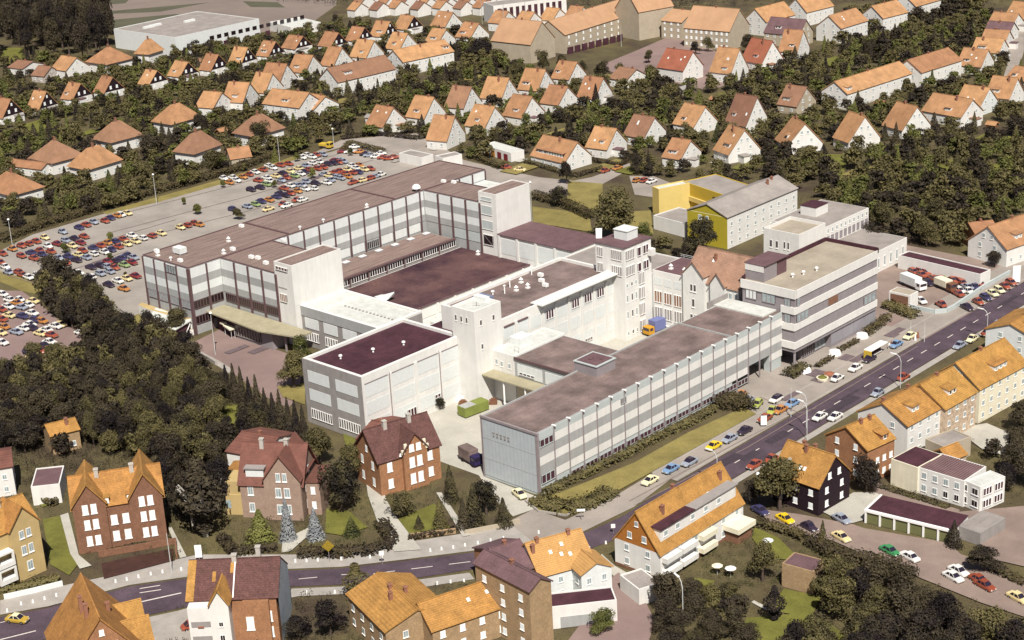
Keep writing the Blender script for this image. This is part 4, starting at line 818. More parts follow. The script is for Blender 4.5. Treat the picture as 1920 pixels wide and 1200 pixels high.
# garages and gate lodge by the back street
t=px_flat('garage_block','white garage block with two orange and two dark red doors by the back street','garages',(903,272),(958,288),(986,283),3,WH,WRF,short='the white garage block');Lv,Lu=t['_d']
for i,mt in enumerate((RDD,RDD,ODR,ODR)): c=MB();c.box(-Lv/2-.1,-Lv/2,-Lu/2+2+i*Lu/4.6,-Lu/2+4.2+i*Lu/4.6,.05,2.3);c.build('garage_door',mt,t)
px_flat('gate_lodge','small white flat-roofed lodge left of the taller white hut behind the hall','hut',(748,288),(790,297),(820,292),3,WH,GRF)
px_flat('gate_lodge','taller white flat-roofed hut at the back corner of the striped hall','hut',(816,293),(830,298),(860,288),4.5,WH,GRF)
# ---- yellow complex and white hospital-like block behind the office
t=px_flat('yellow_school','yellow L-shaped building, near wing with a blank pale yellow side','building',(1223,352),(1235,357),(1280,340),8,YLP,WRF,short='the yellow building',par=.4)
t=px_flat('yellow_school','yellow long wing with a grey flat roof and dark ribbon windows','building',(1281,341),(1372,372),(1412,350),8,YEL,GRF,par=.2);Lv,Lu=t['_d']
for z in (5,1.2): c=MB();c.box(-Lv/2-.12,-Lv/2,-Lu/2+.5,-Lu/2+9,z,z+1.6);c.build('window_strip',GLD,t)
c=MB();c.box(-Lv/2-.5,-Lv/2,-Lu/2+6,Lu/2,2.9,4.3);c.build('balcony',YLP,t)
px_flat('nursery_pavilion','low grey-roofed white pavilion in front of the yellow building','pavilion',(1225,405),(1285,421),(1312,400),4,WH,GRF)
t=gable_house('hospital_block','long white four-storey block with a grey roof and an olive-yellow end wall','building',(-276,387,0),-math.pi/2,35.5,14,12.2,9.4,1,GRF,WH,OLY,short='the olive-ended white block',swin=9,chimneys=((-.55,.25),(-.75,.1)),gwin=False)
c=MB();c.box(17.45,17.52,-6.98,6.98,0,9.3);c.build('olive_end_wall',OLY,t)
for y_ in (-2.5,0): window(t,17.52,y_,7.2,-math.pi/2,1.2,1.5,'c')
t=flat('white_villa_block','white block with a parapet, arched dark windows and a tan flat roof','building',-248,-236.8,357,369.5,12.4,WH,TRF,par=.9,short='the white parapet block')
for i,(u,z,w_) in enumerate(((-.6,8.3,.8),(-.25,8.3,.8),(.2,8.5,.6),(.42,8.5,.6),(.1,2.5,1.3),(.5,2.5,1.3),(-.25,3,.8))): window(t,u*5.4,0,z,math.pi,w_,2.2,'d')
t=flat('grey_roofed_hall','white hall with a broad grey roof and a row of tall mauve windows','building',-254,-238.5,369.6,394,11,WH,GRF,par=0,short='the grey-roofed white hall')
for i in range(11): c=MB();c.box(7.75,7.85,1+i*2.15,2.4+i*2.15,4.6,8.2);c.build('window',GRYM,t)
for i in range(11): window(t,7.75,1.7+i*2.15,9,-math.pi/2,.8,1.3,'c')
c=MB();c.box(-4.5,.5,9,15,11,13.6);c.build('roof_room',WH,t);c=MB();c.box(-4.6,.6,8.9,15.1,13.6,13.75);c.build('roof_room_top',DRF,t)
t=flat('low_grey_annex','low white annex with a plain grey roof behind the office block','building',-238.4,-224,374,390,6,WH,GRF,par=0)
for i in range(5): window(t,7.2,1.5+i*3.1,1.2,-math.pi/2,.9,3.,'c')
t=px_flat('lot_garages','long low white garage range with dark roof patches along the right car park','garages',(1684,480),(1838,516),(1857,507),3.4,WH,DRF,short='the long white garage range')
# garage row, lower right
t=thing('garage_row','row of six dark-roofed garages with green doors and white pillars','garages',(-142,251,0),math.atan2(2.1,16.6),short='the green-doored garage row')
c=MB();c.box(-8.6,8.6,.2,7.2,0,2.5);c.build('wall',WH,t);c=MB();c.box(-8.4,8.7,.3,7.2,2.6,2.68);c.build('roof',DRF,t);c=MB();c.box(-8.8,8.8,-.25,.3,2.35,2.8);c.box(-8.8,-8.4,.3,7.2,2.5,2.8);c.build('roof_edge',FRM,t)
for i in range(7): c=MB();c.box(-8.7+i*2.86,-8.35+i*2.86,-.2,.22,0,2.35);c.build('pillar',FRM,t)
for i in range(6): c=MB();c.box(-8.35+i*2.86,-5.84+i*2.86,.05,.2,.03,2.35);c.build('garage_door',GRD,t)
FOOT.append((-151,-132,250,261));SEEN.append((1618,1790,935,1040,250))
# ------------------------------------------------------------ foreground houses
def cross(t,x,side,w,he,hr,yin,yout,wm,rm,gm=None,ov=.35,wk='s',rows=(),near=True,name='gable_bay',apexwin=None):
    # a cross gable: ridge runs from yin to yout on the given side
    c=MB();X0,X1=x-w/2,x+w/2;a,b=(yin,yout) if side>0 else (-yout,-yin);yo=yout*side
    c.v=[(X0,a,0),(X1,a,0),(X1,b,0),(X0,b,0),(X0,a,he),(X1,a,he),(X1,b,he),(X0,b,he),(x,a,hr),(x,b,hr)]
    for f in ((0,1,5,4),(2,3,7,6),(1,2,6,5),(3,0,4,7),(4,5,8),(6,7,9),(4,8,9,7),(5,6,9,8)): c.f.append(f);c.m.append(0)
    bay=c.build(name,[gm or wm],t)
    s=(hr-he)/(w/2);c=MB();ya,yb=yin*side-.0,yo+side*.4
    for k in (-1,1):
        q=[(x,ya,hr+.15),(x,yb,hr+.15),(x+k*(w/2+ov),yb,he-s*ov+.15),(x+k*(w/2+ov),ya,he-s*ov+.15)];c.slab(q,.2)
    c.build('bay_roof',rm,bay)
    for (z,n,ww,hh) in rows:
        for i in range(n): window(bay,x+(i-(n-1)/2)*ww*1.45,yo,z,0 if side>0 else math.pi,ww,hh,wk,near)
    return bay
def long_house(tr,P1,P2,eave,ridge,W,label,name='villa',cat='house',short=None,grp=None,rm=ORN,wm=BKR,nwin=4,rows=(1.4,4.6,7.6),wk='s',chimneys=((-.4,.1),(.4,.1)),plinth=None,hfix=None,skipx=(),ov=.35,side_near=True,gwin=True,near=True,winwh=(1.15,1.9),z0=0,Wr=None,gm=None):
    # long side base P1-P2 seen from the front; eave over P2; ridge height from the photograph
    p,q=g(*tr(*P1)),g(*tr(*P2));L=(q-p).length;u=(q-p)/L;n=Vector((-u.y,u.x,0))
    if n.y<0: n=-n
    he=zat(q.x,q.y,tr(*eave)[1]) if not isinstance(eave,(int,float)) else eave
    m_=(p+q)/2+n*W/2;hr=zat(m_.x,m_.y,tr(*ridge)[1]) if not isinstance(ridge,(int,float)) else ridge
    print('L',label[:34],'L%.1f W%.1f he%.1f hr%.1f rot%.0f'%(L,W,he,hr,math.degrees(math.atan2(u.y,u.x))))
    rz=math.atan2(u.y,u.x);t=thing(name,label,cat,(m_.x,m_.y,0),rz,grp,short)
    gwall(t,L+.6,W,hr,he,wm,gm,base=plinth);roofslab(t,L+.6+2*.2,W,hr,he,rm,ov);s=(hr-he)/(W/2)
    for a,b in chimneys: y=-b*W/2;chim(t,a*L/2,y,hr-abs(y)*s-.6,hr+1.0,.8,CHW if name=='villa' else None)
    for z in rows:
        if z+winwh[1]>he+.2: continue
        for i in range(nwin):
            x=-L/2+(i+.5)*L/nwin
            if any(abs(x-sx)<sw for sx,sw in skipx): continue
            window(t,x,-W/2,z,math.pi,winwh[0],winwh[1],wk,near)
    if gwin:
        for gx in (-1,1):
            for z in rows:
                for y in (-W*.22,W*.22):
                    if z+winwh[1]<he: window(t,gx*L/2,y,z,-gx*math.pi/2,winwh[0]*.9,winwh[1]*.9,wk,False)
            if hr-he>4: window(t,gx*L/2,0,he+.6,-gx*math.pi/2,.8,1.3,wk,False)
    FOOT.append((m_.x,m_.y,u.x,u.y,L/2,W/2));c5=[pj((p.x,p.y,0)),pj((q.x,q.y,0)),pj((m_.x,m_.y,hr))]
    SEEN.append((c5[0][0]-2,c5[1][0]+2,c5[2][1],max(c5[0][1],c5[1][1])-8,c5[0][2]));t['dims']=(L,W,hr,he);return t
P0=T(0,800,3);P1_=T(640,800,3);P2_=T(1280,800,3)
# 1 brick twin-gabled villa
t=long_house(P0,(450,712),(945,632),(905,392),13.7,11,'large red brick villa with two front gables, orange roof and white shuttered windows',short='the twin-gabled brick villa',nwin=2,rows=(),)
for z in (1.6,5.0):
    for x in (-1.1,1.1): window(t,x,-5.5,z,math.pi,1.25,1.9,'s',True)
L,W,hr,he=t['dims'];he2=he
for x,w_ in ((-L/2+3.0,6.2),(L/2-3.1,6.2)):
    cross(t,x,-1,w_,he+1.1,he+5.2+(.5 if x>0 else 0),-W/2,W/2+.55,BKR,ORN,rows=((1.6,2,1.1,1.9),(5.0,2,1.1,1.9),(8.2,2,1.1,1.9)),wk='s')
for x in (-2.2,2.4):
    c=MB();c.box(x-.7,x+.7,-W/2+.1,-W/2+1.6,he+.3,he+1.5);c.box(x-.85,x+.85,-W/2-.1,-W/2+1.7,he+1.5,he+1.65);d=c.build('dormer',ORN,t);window(d,x,-W/2+.08,he+.4,math.pi,1.2,1.,'s')
c=MB()
for z in (4.4,7.6): c.box(-L/2-.05,L/2+.05,-W/2-.66,-W/2-.5,z,z+.15)
# 2 yellow villa cut by the left edge
t=long_house(P0,(-200,1000),(250,800),(218,520),14.2,9,'ochre villa with a slate-grey gable and white balconies at the left edge',short='the ochre villa',wm=OCH,nwin=3,rows=(1.5,4.8),skipx=((0,3),))
L,W,hr,he=t['dims'];cross(t,L/2-3.1,-1,6.2,he+.4,he+4.2,-1,W/2+.8,OCH,ORN,rows=((1.6,1,1.2,1.9),(5.,2,1.,1.8),(8.3,2,1.,1.6)),wk='c')
for z in (1.2,4.4): c=MB();c.box(L/2-10,L/2-6.4,-W/2-1.8,-W/2,z,z+.9);c.box(L/2-10,L/2-6.4,-W/2-1.8,-W/2,z+2.6,z+2.9);c.box(L/2-10,L/2-9.6,-W/2-1.8,-W/2-1.4,z+.9,z+2.6);c.box(L/2-6.8,L/2-6.4,-W/2-1.8,-W/2-1.4,z+.9,z+2.6);c.build('balcony',WH,t)
# 3 stone villa
t=long_house(P0,(1370,510),(1715,520),(1500,330),(1500,90),10.5,'pinkish stone villa with red-brown roof, tall pointed front gable and a slate dormer',short='the pink stone villa',rm=ORR if 0 else mat('red_brown_tiles',(.18,.075,.055),n=.2,sc=.4,fine=.12,rows=1.3),wm=BKP,nwin=3,rows=(1.4,5.0),wk='c',skipx=((2,3.3),))
L,W,hr,he=t['dims'];RBT=MT['red_brown_tiles'];cross(t,L/2-3.7,-1,7.4,he+1.6,he+6.6,-W/2,W/2+.7,BKP,RBT,rows=((1.4,2,1.2,2.),(5.0,2,1.2,2.),(8.4,2,.9,1.8)),wk='c')
c=MB();c.box(-L/2+1.2,-L/2+4.8,-W/2+.8,-1.2,he+1.2,he+2.9);d=c.build('dormer',WHC,t);c=MB();c.box(-L/2+.9,-L/2+5.1,-W/2+.5,-1,he+2.9,he+3.1);c.build('dormer_roof',GRYC,d)
c=MB();c.box(-L/2-3.6,-L/2-.2,-W/2+1,W/2-3,0,4.4);c.box(-L/2-3.4,-L/2-.4,-W/2+1.2,W/2-3.2,4.4,7.2);c.build('ochre_annex',OCH,t);c=MB();c.box(-L/2-4.6,-L/2-.2,W/2-4,W/2,7.2,7.4);c.build('annex_terrace',ORN,t);c=MB();c.box(-L/2-3.6,-L/2-2.6,-W/2+.9,-W/2+1.,1.5,3.2);c.build('annex_window',GLC,t)
c=MB();c.box(L/2+.2,L/2+3,-W/2+2,W/2-1,0,7);c.build('side_wing',BKP,t);c=MB();c.box(L/2+.2,L/2+3.3,-W/2+1.8,W/2-.8,7,7.25);c.build('side_wing_roof',RBT,t)
for z in (1.4,4.6): window(t,L/2+1.6,-W/2+2,z,math.pi,.9,1.5,'s')
A_house(P0,(1360,25),(1570,60),(1335,150),8,4,name='rear_house',label='dusty red-roofed rear house behind the pink stone villa',cat='house',rm=RBT,wm=WH)
# 4 brown-roofed brick villa with curved gable
t=long_house(P1_,(228,395),(565,290),(560,100),(350,-30),10.5,'brick villa with mottled dark brown roof and shaped front gable by the factory yard',short='the brown-roofed brick villa',rm=DKR,wm=BKO,nwin=3,rows=(1.4,5.0),skipx=((1.2,3.2),))
L,W,hr,he=t['dims'];b=cross(t,.9,-1,5.4,he+1.2,hr-.6,.2,W/2+.9,BKO,DKR,rows=((1.4,2,1.2,2.1),(5.0,2,1.2,2.1),(8.4,2,1.1,1.5)))
c=MB();yo=-(W/2+.95)
for k in (-1,1):
    xx=.9+k*2.75;c.box(xx-.35,xx+.35,yo-.1,yo+.3,he+.6,he+1.5);c.box(xx-k*.6-.3,xx-k*.6+.3,yo-.1,yo+.3,he+1.5,he+2.7)
c.build('gable_scroll',CREAM,b)
c=MB();c.cyl(-2.2,-W/2-.3,he+.1,he+.8,.3,.05,8);c.build('finial',FRM,t)
A_house(T(560,600,4.615),(630,870),(800,900),(490,1000),6.5,3.5,name='rear_house',label='small white house with a brick-red roof tucked behind the brown-roofed brick villa',cat='house',rm=RBT,wm=WH)
# left edge small houses
A_house(T(0,780,6),(130,380),(-300,450),(200,520),9,6.5,hw=5,name='gabled_house',label='white house with a brick-red roof at the left edge above the ochre villa',cat='house',rm=RBT,wm=WH,short='the white house at the left edge')
px_flat('outbuilding','white outbuilding with grey-brown roof and two small dark windows at the left','outbuilding',(68,880),(58,915),(115,897),4,WH,PRF)
A_house(T(0,780,6),(845,20),(500,105),(820,140),7,4.5,hw=3.2,name='garden_house',label='small brick house with an orange roof and a tall chimney deep in the left wood',cat='house',rm=ORN,wm=BKT,chimneys=((.3,.4),),gwin=False)
# 5 big orange roof at the bottom left (roof only in view)
P6=T(60,1000,6)
def villa_at(tr,A,B,C,hr,he,**k): return A_house(tr,A,B,C,hr,he,**k)
t=A_house(P6,(760,960),(545,455),(230,1290),12.5,6.5,hw=7,name='villa',label='big orange-roofed villa with two side gables across the bottom left street',cat='house',short='the big orange-roofed corner villa',rm=ORN,wm=BKO,wk='s',near=True,chimneys=((.1,.25),(.45,.2),(.1,-.35)),ov=.4)
L_=max(v.co.x for v in [c_ for c_ in t.children if c_.name.startswith('wall')][0].data.vertices);W_=max(v.co.y for v in [c_ for c_ in t.children if c_.name.startswith('wall')][0].data.vertices)
a=g(60+760/6,1000+960/6,12.5);b=g(60+545/6,1000+455/6,12.5);d=(a-b).normalized();nn=Vector((-d.y,d.x,0));cc=g(60+230/6,1000+1290/6,6.5);sd_=1 if (cc-a).dot(nn)<0 else -1
for x in (-L_*.45,L_*.3): cross(t,x,sd_,4.2,7.4,10.6,1.2,W_+1.2,BKO,ORN)
# 6 double house at the bottom: dark mottled roof
t=long_house(T(320,990,6),(270,1330),(1240,1290),(1205,770),(800,350),11.5,'double house with a mottled brown roof, blue-grey end wall and white bay',short='the mottled-roof double house',rm=DKR,wm=BKO,nwin=5,rows=(1.4,4.4),gwin=False,skipx=((-4,4.4),(0,1.2)),chimneys=((-.0,.05),(.5,-.4)))
L,W,hr,he=t['dims'];c=MB();c.v=[(0,-W/2-.1,0),(0,W/2,0),(0,W/2,he),(0,0,hr+.15),(0,-W/2-.1,he)];c.f=[(0,1,2,3,4)];c.m=[0];o=c.build('blue_end_wall',BLUW,t);o.location.x=L/2+.45
c=MB();c.box(-L/2,-L/2+.9,-W/2-.3,0,0,0.01);
cross(t,-L/2+5.6,-1,3.1,he+.6,he+3.1,W/2-3,W/2+2.4,WH,ORN,rows=((2.2,1,.9,1.2),(5,1,.8,.9)),wk='d')
c=MB();c.box(-L/2+.1,-L/2+4.0,-W/2-2.2,-W/2,0,he-.4);c.build('white_bay',WH,t)
for z in (1.3,4.1): c=MB();c.box(-L/2+.5,-L/2+3.8,-W/2-2.3,-W/2-2.2,z+.9,z+1.9);c.build('loggia_opening',GRYC,t);c=MB();c.box(-L/2+1.6,-L/2+2.6,-W/2-2.4,-W/2-2.25,z+.75,z+1.05);c.build('flower_box',ORR,t)
c=MB();c.box(-L/2-.2,-L/2+1.2,-W/2-.4,0,he-.2,he-.1);
s_=(hr-he)/(W/2);c=MB();c.slab([(-L/2-.5,-.1,hr+.2),(-L/2+.9,-.1,hr+.2),(-L/2+.9,-W/2-.4,he-s_*.4+.22),(-L/2-.5,-W/2-.4,he-s_*.4+.22)],.1);c.slab([(-.6,-2.2,hr-2.2*s_+.25),(0,-2.2,hr-2.2*s_+.25),(0,-.6,hr-.6*s_+.25),(-.6,-.6,hr-.6*s_+.25)],.05);c.slab([(-3.6,-3.4,hr-3.4*s_+.25),(-3,-3.4,hr-3.4*s_+.25),(-3,-1.9,hr-1.9*s_+.25),(-3.6,-1.9,hr-1.9*s_+.25)],.05);c.build('new_tile_strip',ORN,t)
c=MB();c.box(-.1,.15,-W/2-.3,0,0,.01);c=MB();c.slab([(.05,-.1,hr+.3),(.25,-.1,hr+.3),(.25,-W/2-.3,he-.1),(.05,-W/2-.3,he-.1)],.12);c.build('party_wall_flashing',FRM,t)
c=MB();c.box(L/2-5.6,L/2-1.2,-W/2-.9,-W/2,0,he-.3);c.build('brick_bay',BKO,t);window(t,L/2-4.6,-W/2-.9,3.4,math.pi,1.3,2.4,'s',True)
# 7 orange brick farmhouse group at the bottom centre
P5=T(640,1000,6)
t=A_house(P5,(860,865),(405,440),(215,820),11,6.2,hw=6,name='villa',label='orange-roofed tan brick house with four-part windows at the bottom edge',cat='house',short='the tan brick house at the bottom edge',rm=ORN,wm=BKT,near=True,wk='c',chimneys=((-.2,.1),(.1,-.2),(.15,.3)),ov=.4)
t=A_house(P5,(850,795),(1760,490),(1255,1020),9,5.6,hw=4.5,name='barn_wing',label='long orange-roofed tan brick wing with white gutters running to the tall brick gable house',cat='house',short='the long tan brick wing',rm=ORN,wm=BKT,wk='s',near=True,gwin=False,swin=4,sky=2,chimneys=())
P8=T(860,980,6)
t=A_house(P8,(285,300),(925,625),(235,375),15,12,hw=2.4,name='tall_gable_house',label='tall narrow brick house with a dark slate ridge beside the bottom centre yard',cat='house',short='the tall narrow brick house',rm=PRF,wm=BKT,wk='s',near=True,swin=3)
t=A_house(P8,(335,300),(690,188),(720,540),13,7,hw=6.2,name='slate_house',label='house with a large plum slate roof between the tall brick house and the tan-orange roof',cat='house',rm=PRF,wm=BKO)
t=A_house(P8,(740,240),(1380,70),(880,610),11,6,hw=5.2,name='corner_house',label='white corner house with a pale orange roof, chimneys and skylights beside the street',cat='house',short='the pale orange-roofed corner house',rm=mat('bright_orange_tiles',(.50,.275,.095),n=.12,sc=.4,fine=.12,rows=1.3),wm=WHC,near=False,gwin=False,swin=4,chimneys=((.6,.05),(-.5,.05),(.85,.3)),sky=4)  # tiles of a lighter orange than the other near roofs
t=A_house(P8,(1555,455),(1340,270),(1465,610),9.6,6.2,hw=3,name='corner_house_wing',label='short white wing with pale orange roof and black window beside the corner house',cat='house',rm=MT['bright_orange_tiles'],wm=WHC,chimneys=())
t=px_flat('shop_garage','flat dark red-roofed garage with a white fascia in the bottom centre yard','garage',(1020,1115),(1028,1142),(1148,1105),4,WH,DRF,par=.3);Lv,Lu=t['_d']
c=MB();c.box(-Lv/2+2,Lv/2-2,-Lu/2-.1,-Lu/2,.1,2.2);c.build('garage_door',GRYP,t)
px_flat('small_garage','white garage with a flat grey roof beside the long balconied house','garage',(1162,1080),(1198,1108),(1232,1090),3,WH,GRF)
# 8 long balconied apartment house
P7=T(1130,860,5)
t=B_house(P7,(120,990),(545,1150),(515,895),(285,500),far=(1225,60),name='apartment_house',label='long white apartment house with orange gable and roof, brown attic dormer and balconies',cat='house',short='the long balconied apartment house',rm=ORN,wm=WH,gm=mat('orange_shingles',(.42,.16,.03),n=.1,sc=1.5),near=True,wk='c',swin=6,chimneys=((.55,.3),(-.8,.3),(.1,-.1)),sky=4,plinth=BKR)
wl=[c_ for c_ in t.children if c_.name.startswith('wall')][0];X_=max(v.co.x for v in wl.data.vertices);Y_=max(v.co.y for v in wl.data.vertices);HR=max(v.co.z for v in wl.data.vertices);HE=sorted(set(round(v.co.z,2) for v in wl.data.vertices))[1]
cs_=1 if g(1238,1090).x-t.location.x>0 and (Matrix.Rotation(-t.rotation_euler.z,3,'Z')@(g(1237,1090)-t.location)).y>0 else -1
s_=(HR-HE)/Y_
c=MB();c.box(-X_+1,X_-1.5,*sorted((cs_*(Y_-1.0),cs_*(Y_*.3))),HE+.8,HE+3.9);d=c.build('attic_dormer',WH,t)
c=MB();c.box(-X_+.7,X_*.1,*sorted((cs_*(Y_-.6),cs_*(Y_*.3))),HE+3.9,HE+4.05);c.build('grey_dormer_roof',GRYC,d);c=MB();c.box(X_*.1,X_-1.2,*sorted((cs_*(Y_-.6),cs_*(Y_*.3))),HE+3.9,HE+4.06);c.build('brown_dormer_roof',DRF,d)
for x in (X_-3,X_-6.5,X_-11,X_-15,X_-19): window(d,x,cs_*(Y_-1.0),HE+2.1,0 if cs_>0 else math.pi,1.2,1.1,'c')
for x in (X_-2.6,X_-7.4,X_-13.4):
    for z in (1.0,3.6): c=MB();c.box(x-2.2,x+2.2,*sorted((cs_*Y_,cs_*(Y_+1.3))),z,z+1.0);c.build('balcony',WH if x>X_-12 else CREAM,t)
c=MB();c.box(-X_+1,-X_+6.5,*sorted((cs_*Y_,cs_*(Y_+3.6))),2.4,3.4);c.build('terrace',CREAM,t);c=MB();c.box(-X_+1.6,-X_+6,*sorted((cs_*Y_,cs_*(Y_+3))),0,2.4);c.build('terrace_base',BKR,t)
# 9 black-clad house
P8b=T(1440,800,8)
t=A_house(P8b,(1020,440),(290,200),(745,905),11.5,6,hw=5,name='black_house',label='black slate-clad house with an orange roof and white-framed windows beside a big tree',cat='house',short='the black-clad house',rm=ORN,wm=BLK,near=True,wk='s',chimneys=((-.1,.15),(-.35,-.1),(.1,-.1)),sky=3)
# 10 street row houses
t=A_house(P8b,(1165,10),(1600,-180),(1470,360),12,7.5,hw=5.4,name='street_house',label='orange brick street house with a tall blank gable next to the black-clad house',cat='house',short='the blank-gabled brick house',rm=ORN,wm=BKO,near=True,wk='s',swin=4,grp='tall houses along the main street',chimneys=((.1,.1),(-.5,.1)),dormer=(-.4,2.2,.1,BKO))
P9=T(1600,560,5)
t=A_house(P9,(270,985),(600,810),(475,1210),13.5,8,hw=6,name='street_house',label='white street house with a V-shaped white dormer in its orange roof',cat='house',short='the white street house',rm=ORN,wm=WH,near=False,swin=4,grp='tall houses along the main street',chimneys=((.8,-.1),(-.6,-.1)),dormer=(.1,2.6,.3,WH))
t=A_house(P9,(625,810),(935,640),(870,1035),13.5,8,hw=6,name='street_house',label='half-timbered street house with a white attic dormer, third house up the row',cat='house',short='the half-timbered street house',rm=ORN,wm=mat('timbered_wall',(.55,.42,.30),n=.3,sc=1.2,fine=.1),near=False,swin=4,grp='tall houses along the main street',dormer=(.1,3,.3,WH))
t=A_house(P9,(955,605),(1420,370),(1185,845),13.5,8,hw=6,name='street_house',label='tan street house with the widest orange roof and a long white dormer',cat='house',short='the wide-roofed tan street house',rm=ORN,wm=CREAM,near=False,swin=6,grp='tall houses along the main street',dormer=(-.1,5,.25,WH))
t=A_house(P9,(1470,240),(1760,60),(1640,420),13.5,8,hw=6,name='street_house',label='street house cut by the right edge with white dormer boxes',cat='house',rm=ORN,wm=WHC,near=False,swin=4,grp='tall houses along the main street',dormer=(.2,5,.25,WH))
# 11 white long low house + bungalow workshops
PA=T(1620,760,6)
t=px_flat('white_cottage_row','white two-storey house with a dark red flat roof next to the fluted-roof workshop','house',(1671,860),(1721,877),(1760,850),5.6,CREAM,DRF,par=0);
t=px_flat('white_workshop','long white two-storey house with a fluted mauve-brown roof','house',(1722,877),(1808,903),(1848,875),5.4,WH,mat('fluted_roof',(.24,.16,.15),n=.1,sc=.6,rows=0),par=.1,short='the long white house with the fluted roof');Lv,Lu=t['_d']
for i in range(4):
    for z in (.8,3.4): window(t,-Lv/2,-Lu/2+1.5+i*Lu/4.2,z,math.pi/2,1.1,1.4,'d' if i<2 and z<2 else 'c')
c=MB()
for i in range(18): c.box(-Lv/2+.3,Lv/2-.3,-Lu/2+.3+i*Lu/18.3,-Lu/2+.55+i*Lu/18.3,5.4,5.55)
c.build('roof_flute',PRF,t)
t=px_flat('white_workshop_end','white end building with a pale flat roof and wide dark windows','house',(1810,903),(1838,915),(1880,893),5.2,WH,WRF,par=.2);Lv,Lu=t['_d']
for z in (.8,3.3):
    strip(t,('S',-Lu/2),-Lv/2+.8,-Lv/2+3.2,z,z+1.4,3,FRM,DRF,.1)
    strip(t,('S',-Lu/2),-Lv/2+4,-Lv/2+6.4,z,z+1.4,3,FRM,DRF,.1)
    window(t,-Lv/2,-Lu/2+1.2,z,math.pi/2,1.6,1.4,'d');window(t,-Lv/2,-Lu/2+3.6,z,math.pi/2,1.2,1.4,'d')
px_flat('grey_shed','grey-roofed shed between the street houses and the white workshop row','shed',(1735,825),(1770,840),(1815,818),4,TAN,GRF)
A_house(PA,(850,500),(1060,420),(960,500),5,4,hw=2.5,name='small_shed',label='small shed with an orange roof behind the dark red flat roof',cat='shed',rm=ORN,wm=TAN,gwin=False,swin=0,chimneys=())
px_flat('carport','grey corrugated carport roof at the end of the garage row','carport',(1796,985),(1838,1000),(1877,968),2.6,GRYC,GRF,par=0)
t=px_flat('brick_pavilion','tan brick flat-roofed house with a plum roof among the bottom right trees','house',(1466,1057),(1525,1073),(1562,1055),4.5,BKT,PRF,par=.1,short='the flat-roofed tan brick house');Lv,Lu=t['_d']
strip(t,('S',-Lu/2),-Lv/2+.6,-Lv/2+2,1,3,2,TAN,DRF,.1);strip(t,('S',-Lu/2),-Lv/2+2.8,-Lv/2+4.6,1,3.4,2,TAN,DRF,.1)
# hipped brown-roof house with white walls next to the cross wing (part of the factory)
OBT=mat('old_brown_tiles',(.34,.20,.135),n=.2,sc=.4,fine=.16,rows=1.1)
t=gable_house('factory_villa','white factory villa with steep brown roof and front gable beside the cross wing','house',(-229.5,314.6,0),0,16.5,12,21.5,15.2,-1,OBT,WH,short='the brown-roofed factory villa',gwin=False,swin=0,chimneys=((-.2,.3),),sky=2)
b_=cross(t,-4.6,-1,6.2,17,20.2,0,7.1,WH,OBT,rows=((8.6,1,.8,2.2),(12.6,2,.7,1.9),(4.6,2,.8,2.2)),wk='d')
b_=cross(t,2.4,-1,4.2,15.8,18.6,0,6.9,WH,OBT,rows=())
for x in (3.4,5.6,7.2): window(t,x,-6.0,12.2,math.pi,.9,1.8,'c');window(t,x,-6.0,8.2,math.pi,.9,1.8,'c')
for ch in t.children: pass

# walls around lots
def wall_line(name,label,cat,pts,h,th,mt,grp=None,cap=None):
    P=[g(x,y) for x,y in pts];c=MB()
    for a,b in zip(P[:-1],P[1:]):
        d=(b-a).normalized();n=Vector((-d.y,d.x,0))*th/2;c.prism([tuple((a-n).xy),tuple((b-n).xy),tuple((b+n).xy),tuple((a+n).xy)],0,h)
    o=c.build(name,mt);return tag(o,label,cat,grp)
wall_line('lot_wall','pale blue-grey wall curving round the right car park','wall',[(1700,577),(1752,588),(1775,586),(1790,578),(1846,540),(1893,514)],1.1,.5,GRYL)
wall_line('garden_wall','low tan wall in front of the brown-roofed villa garden','wall',[(768,1010),(855,1000)],1.1,.3,BKT)
wall_line('garden_wall','white low wall along the ochre villa garden','wall',[(8,1124),(62,1112),(118,1098)],1.0,.35,WHC)
wall_line('garden_wall','broken pale wall edging the conifer garden by the factory drive','wall',[(872,1002),(935,990),(975,980)],.9,.3,TAN)
wall_line('garden_wall','brick wall round the dark plot in front of the twin-gabled villa','wall',[(185,1045),(330,1020),(332,1048)],1.3,.35,BKR)
wall_line('yard_wall','grey kerb wall of the curved hedge corner by the street block','wall',[(985,940),(1010,960),(1062,968),(1150,925)],.4,.3,PAV)
wall_line('retaining_wall','pale retaining wall beside the mauve yard','wall',[(350,650),(405,684)],1.,.5,PAV)
t=thing('bus_shelter','yellow bus shelter with a white roof on the forecourt','bus shelter',tuple(g(1642,668)),0,short='the yellow bus shelter');c=MB();c.box(-1,1,-3.6,3.6,2.5,2.7);c.build('shelter_roof',FRM,t);c=MB();c.box(-1,1,-3.7,-3.5,0,2.5);c.build('end_panel',YEL,t);c=MB();c.box(-1,-.85,-3.5,3.6,.1,2.5);c.build('back_panel',DRF,t);c=MB();c.box(-.6,-.1,-3,3,.4,.5);c.build('bench',WH,t)
t=thing('gate_house','white-framed gatehouse front with a brown opening at the right car park','gatehouse',tuple(g(1686,575)));body(t,-3,3,0,4,0,3.6,WH,TRF,0);FOOT.pop();c=MB();c.box(-2.5,2.5,-.1,0,.1,3.1);c.build('opening',BRR,t);c=MB();c.box(-2.5,2.5,-.15,-.1,.1,.9);c.build('counter',OCH,t)
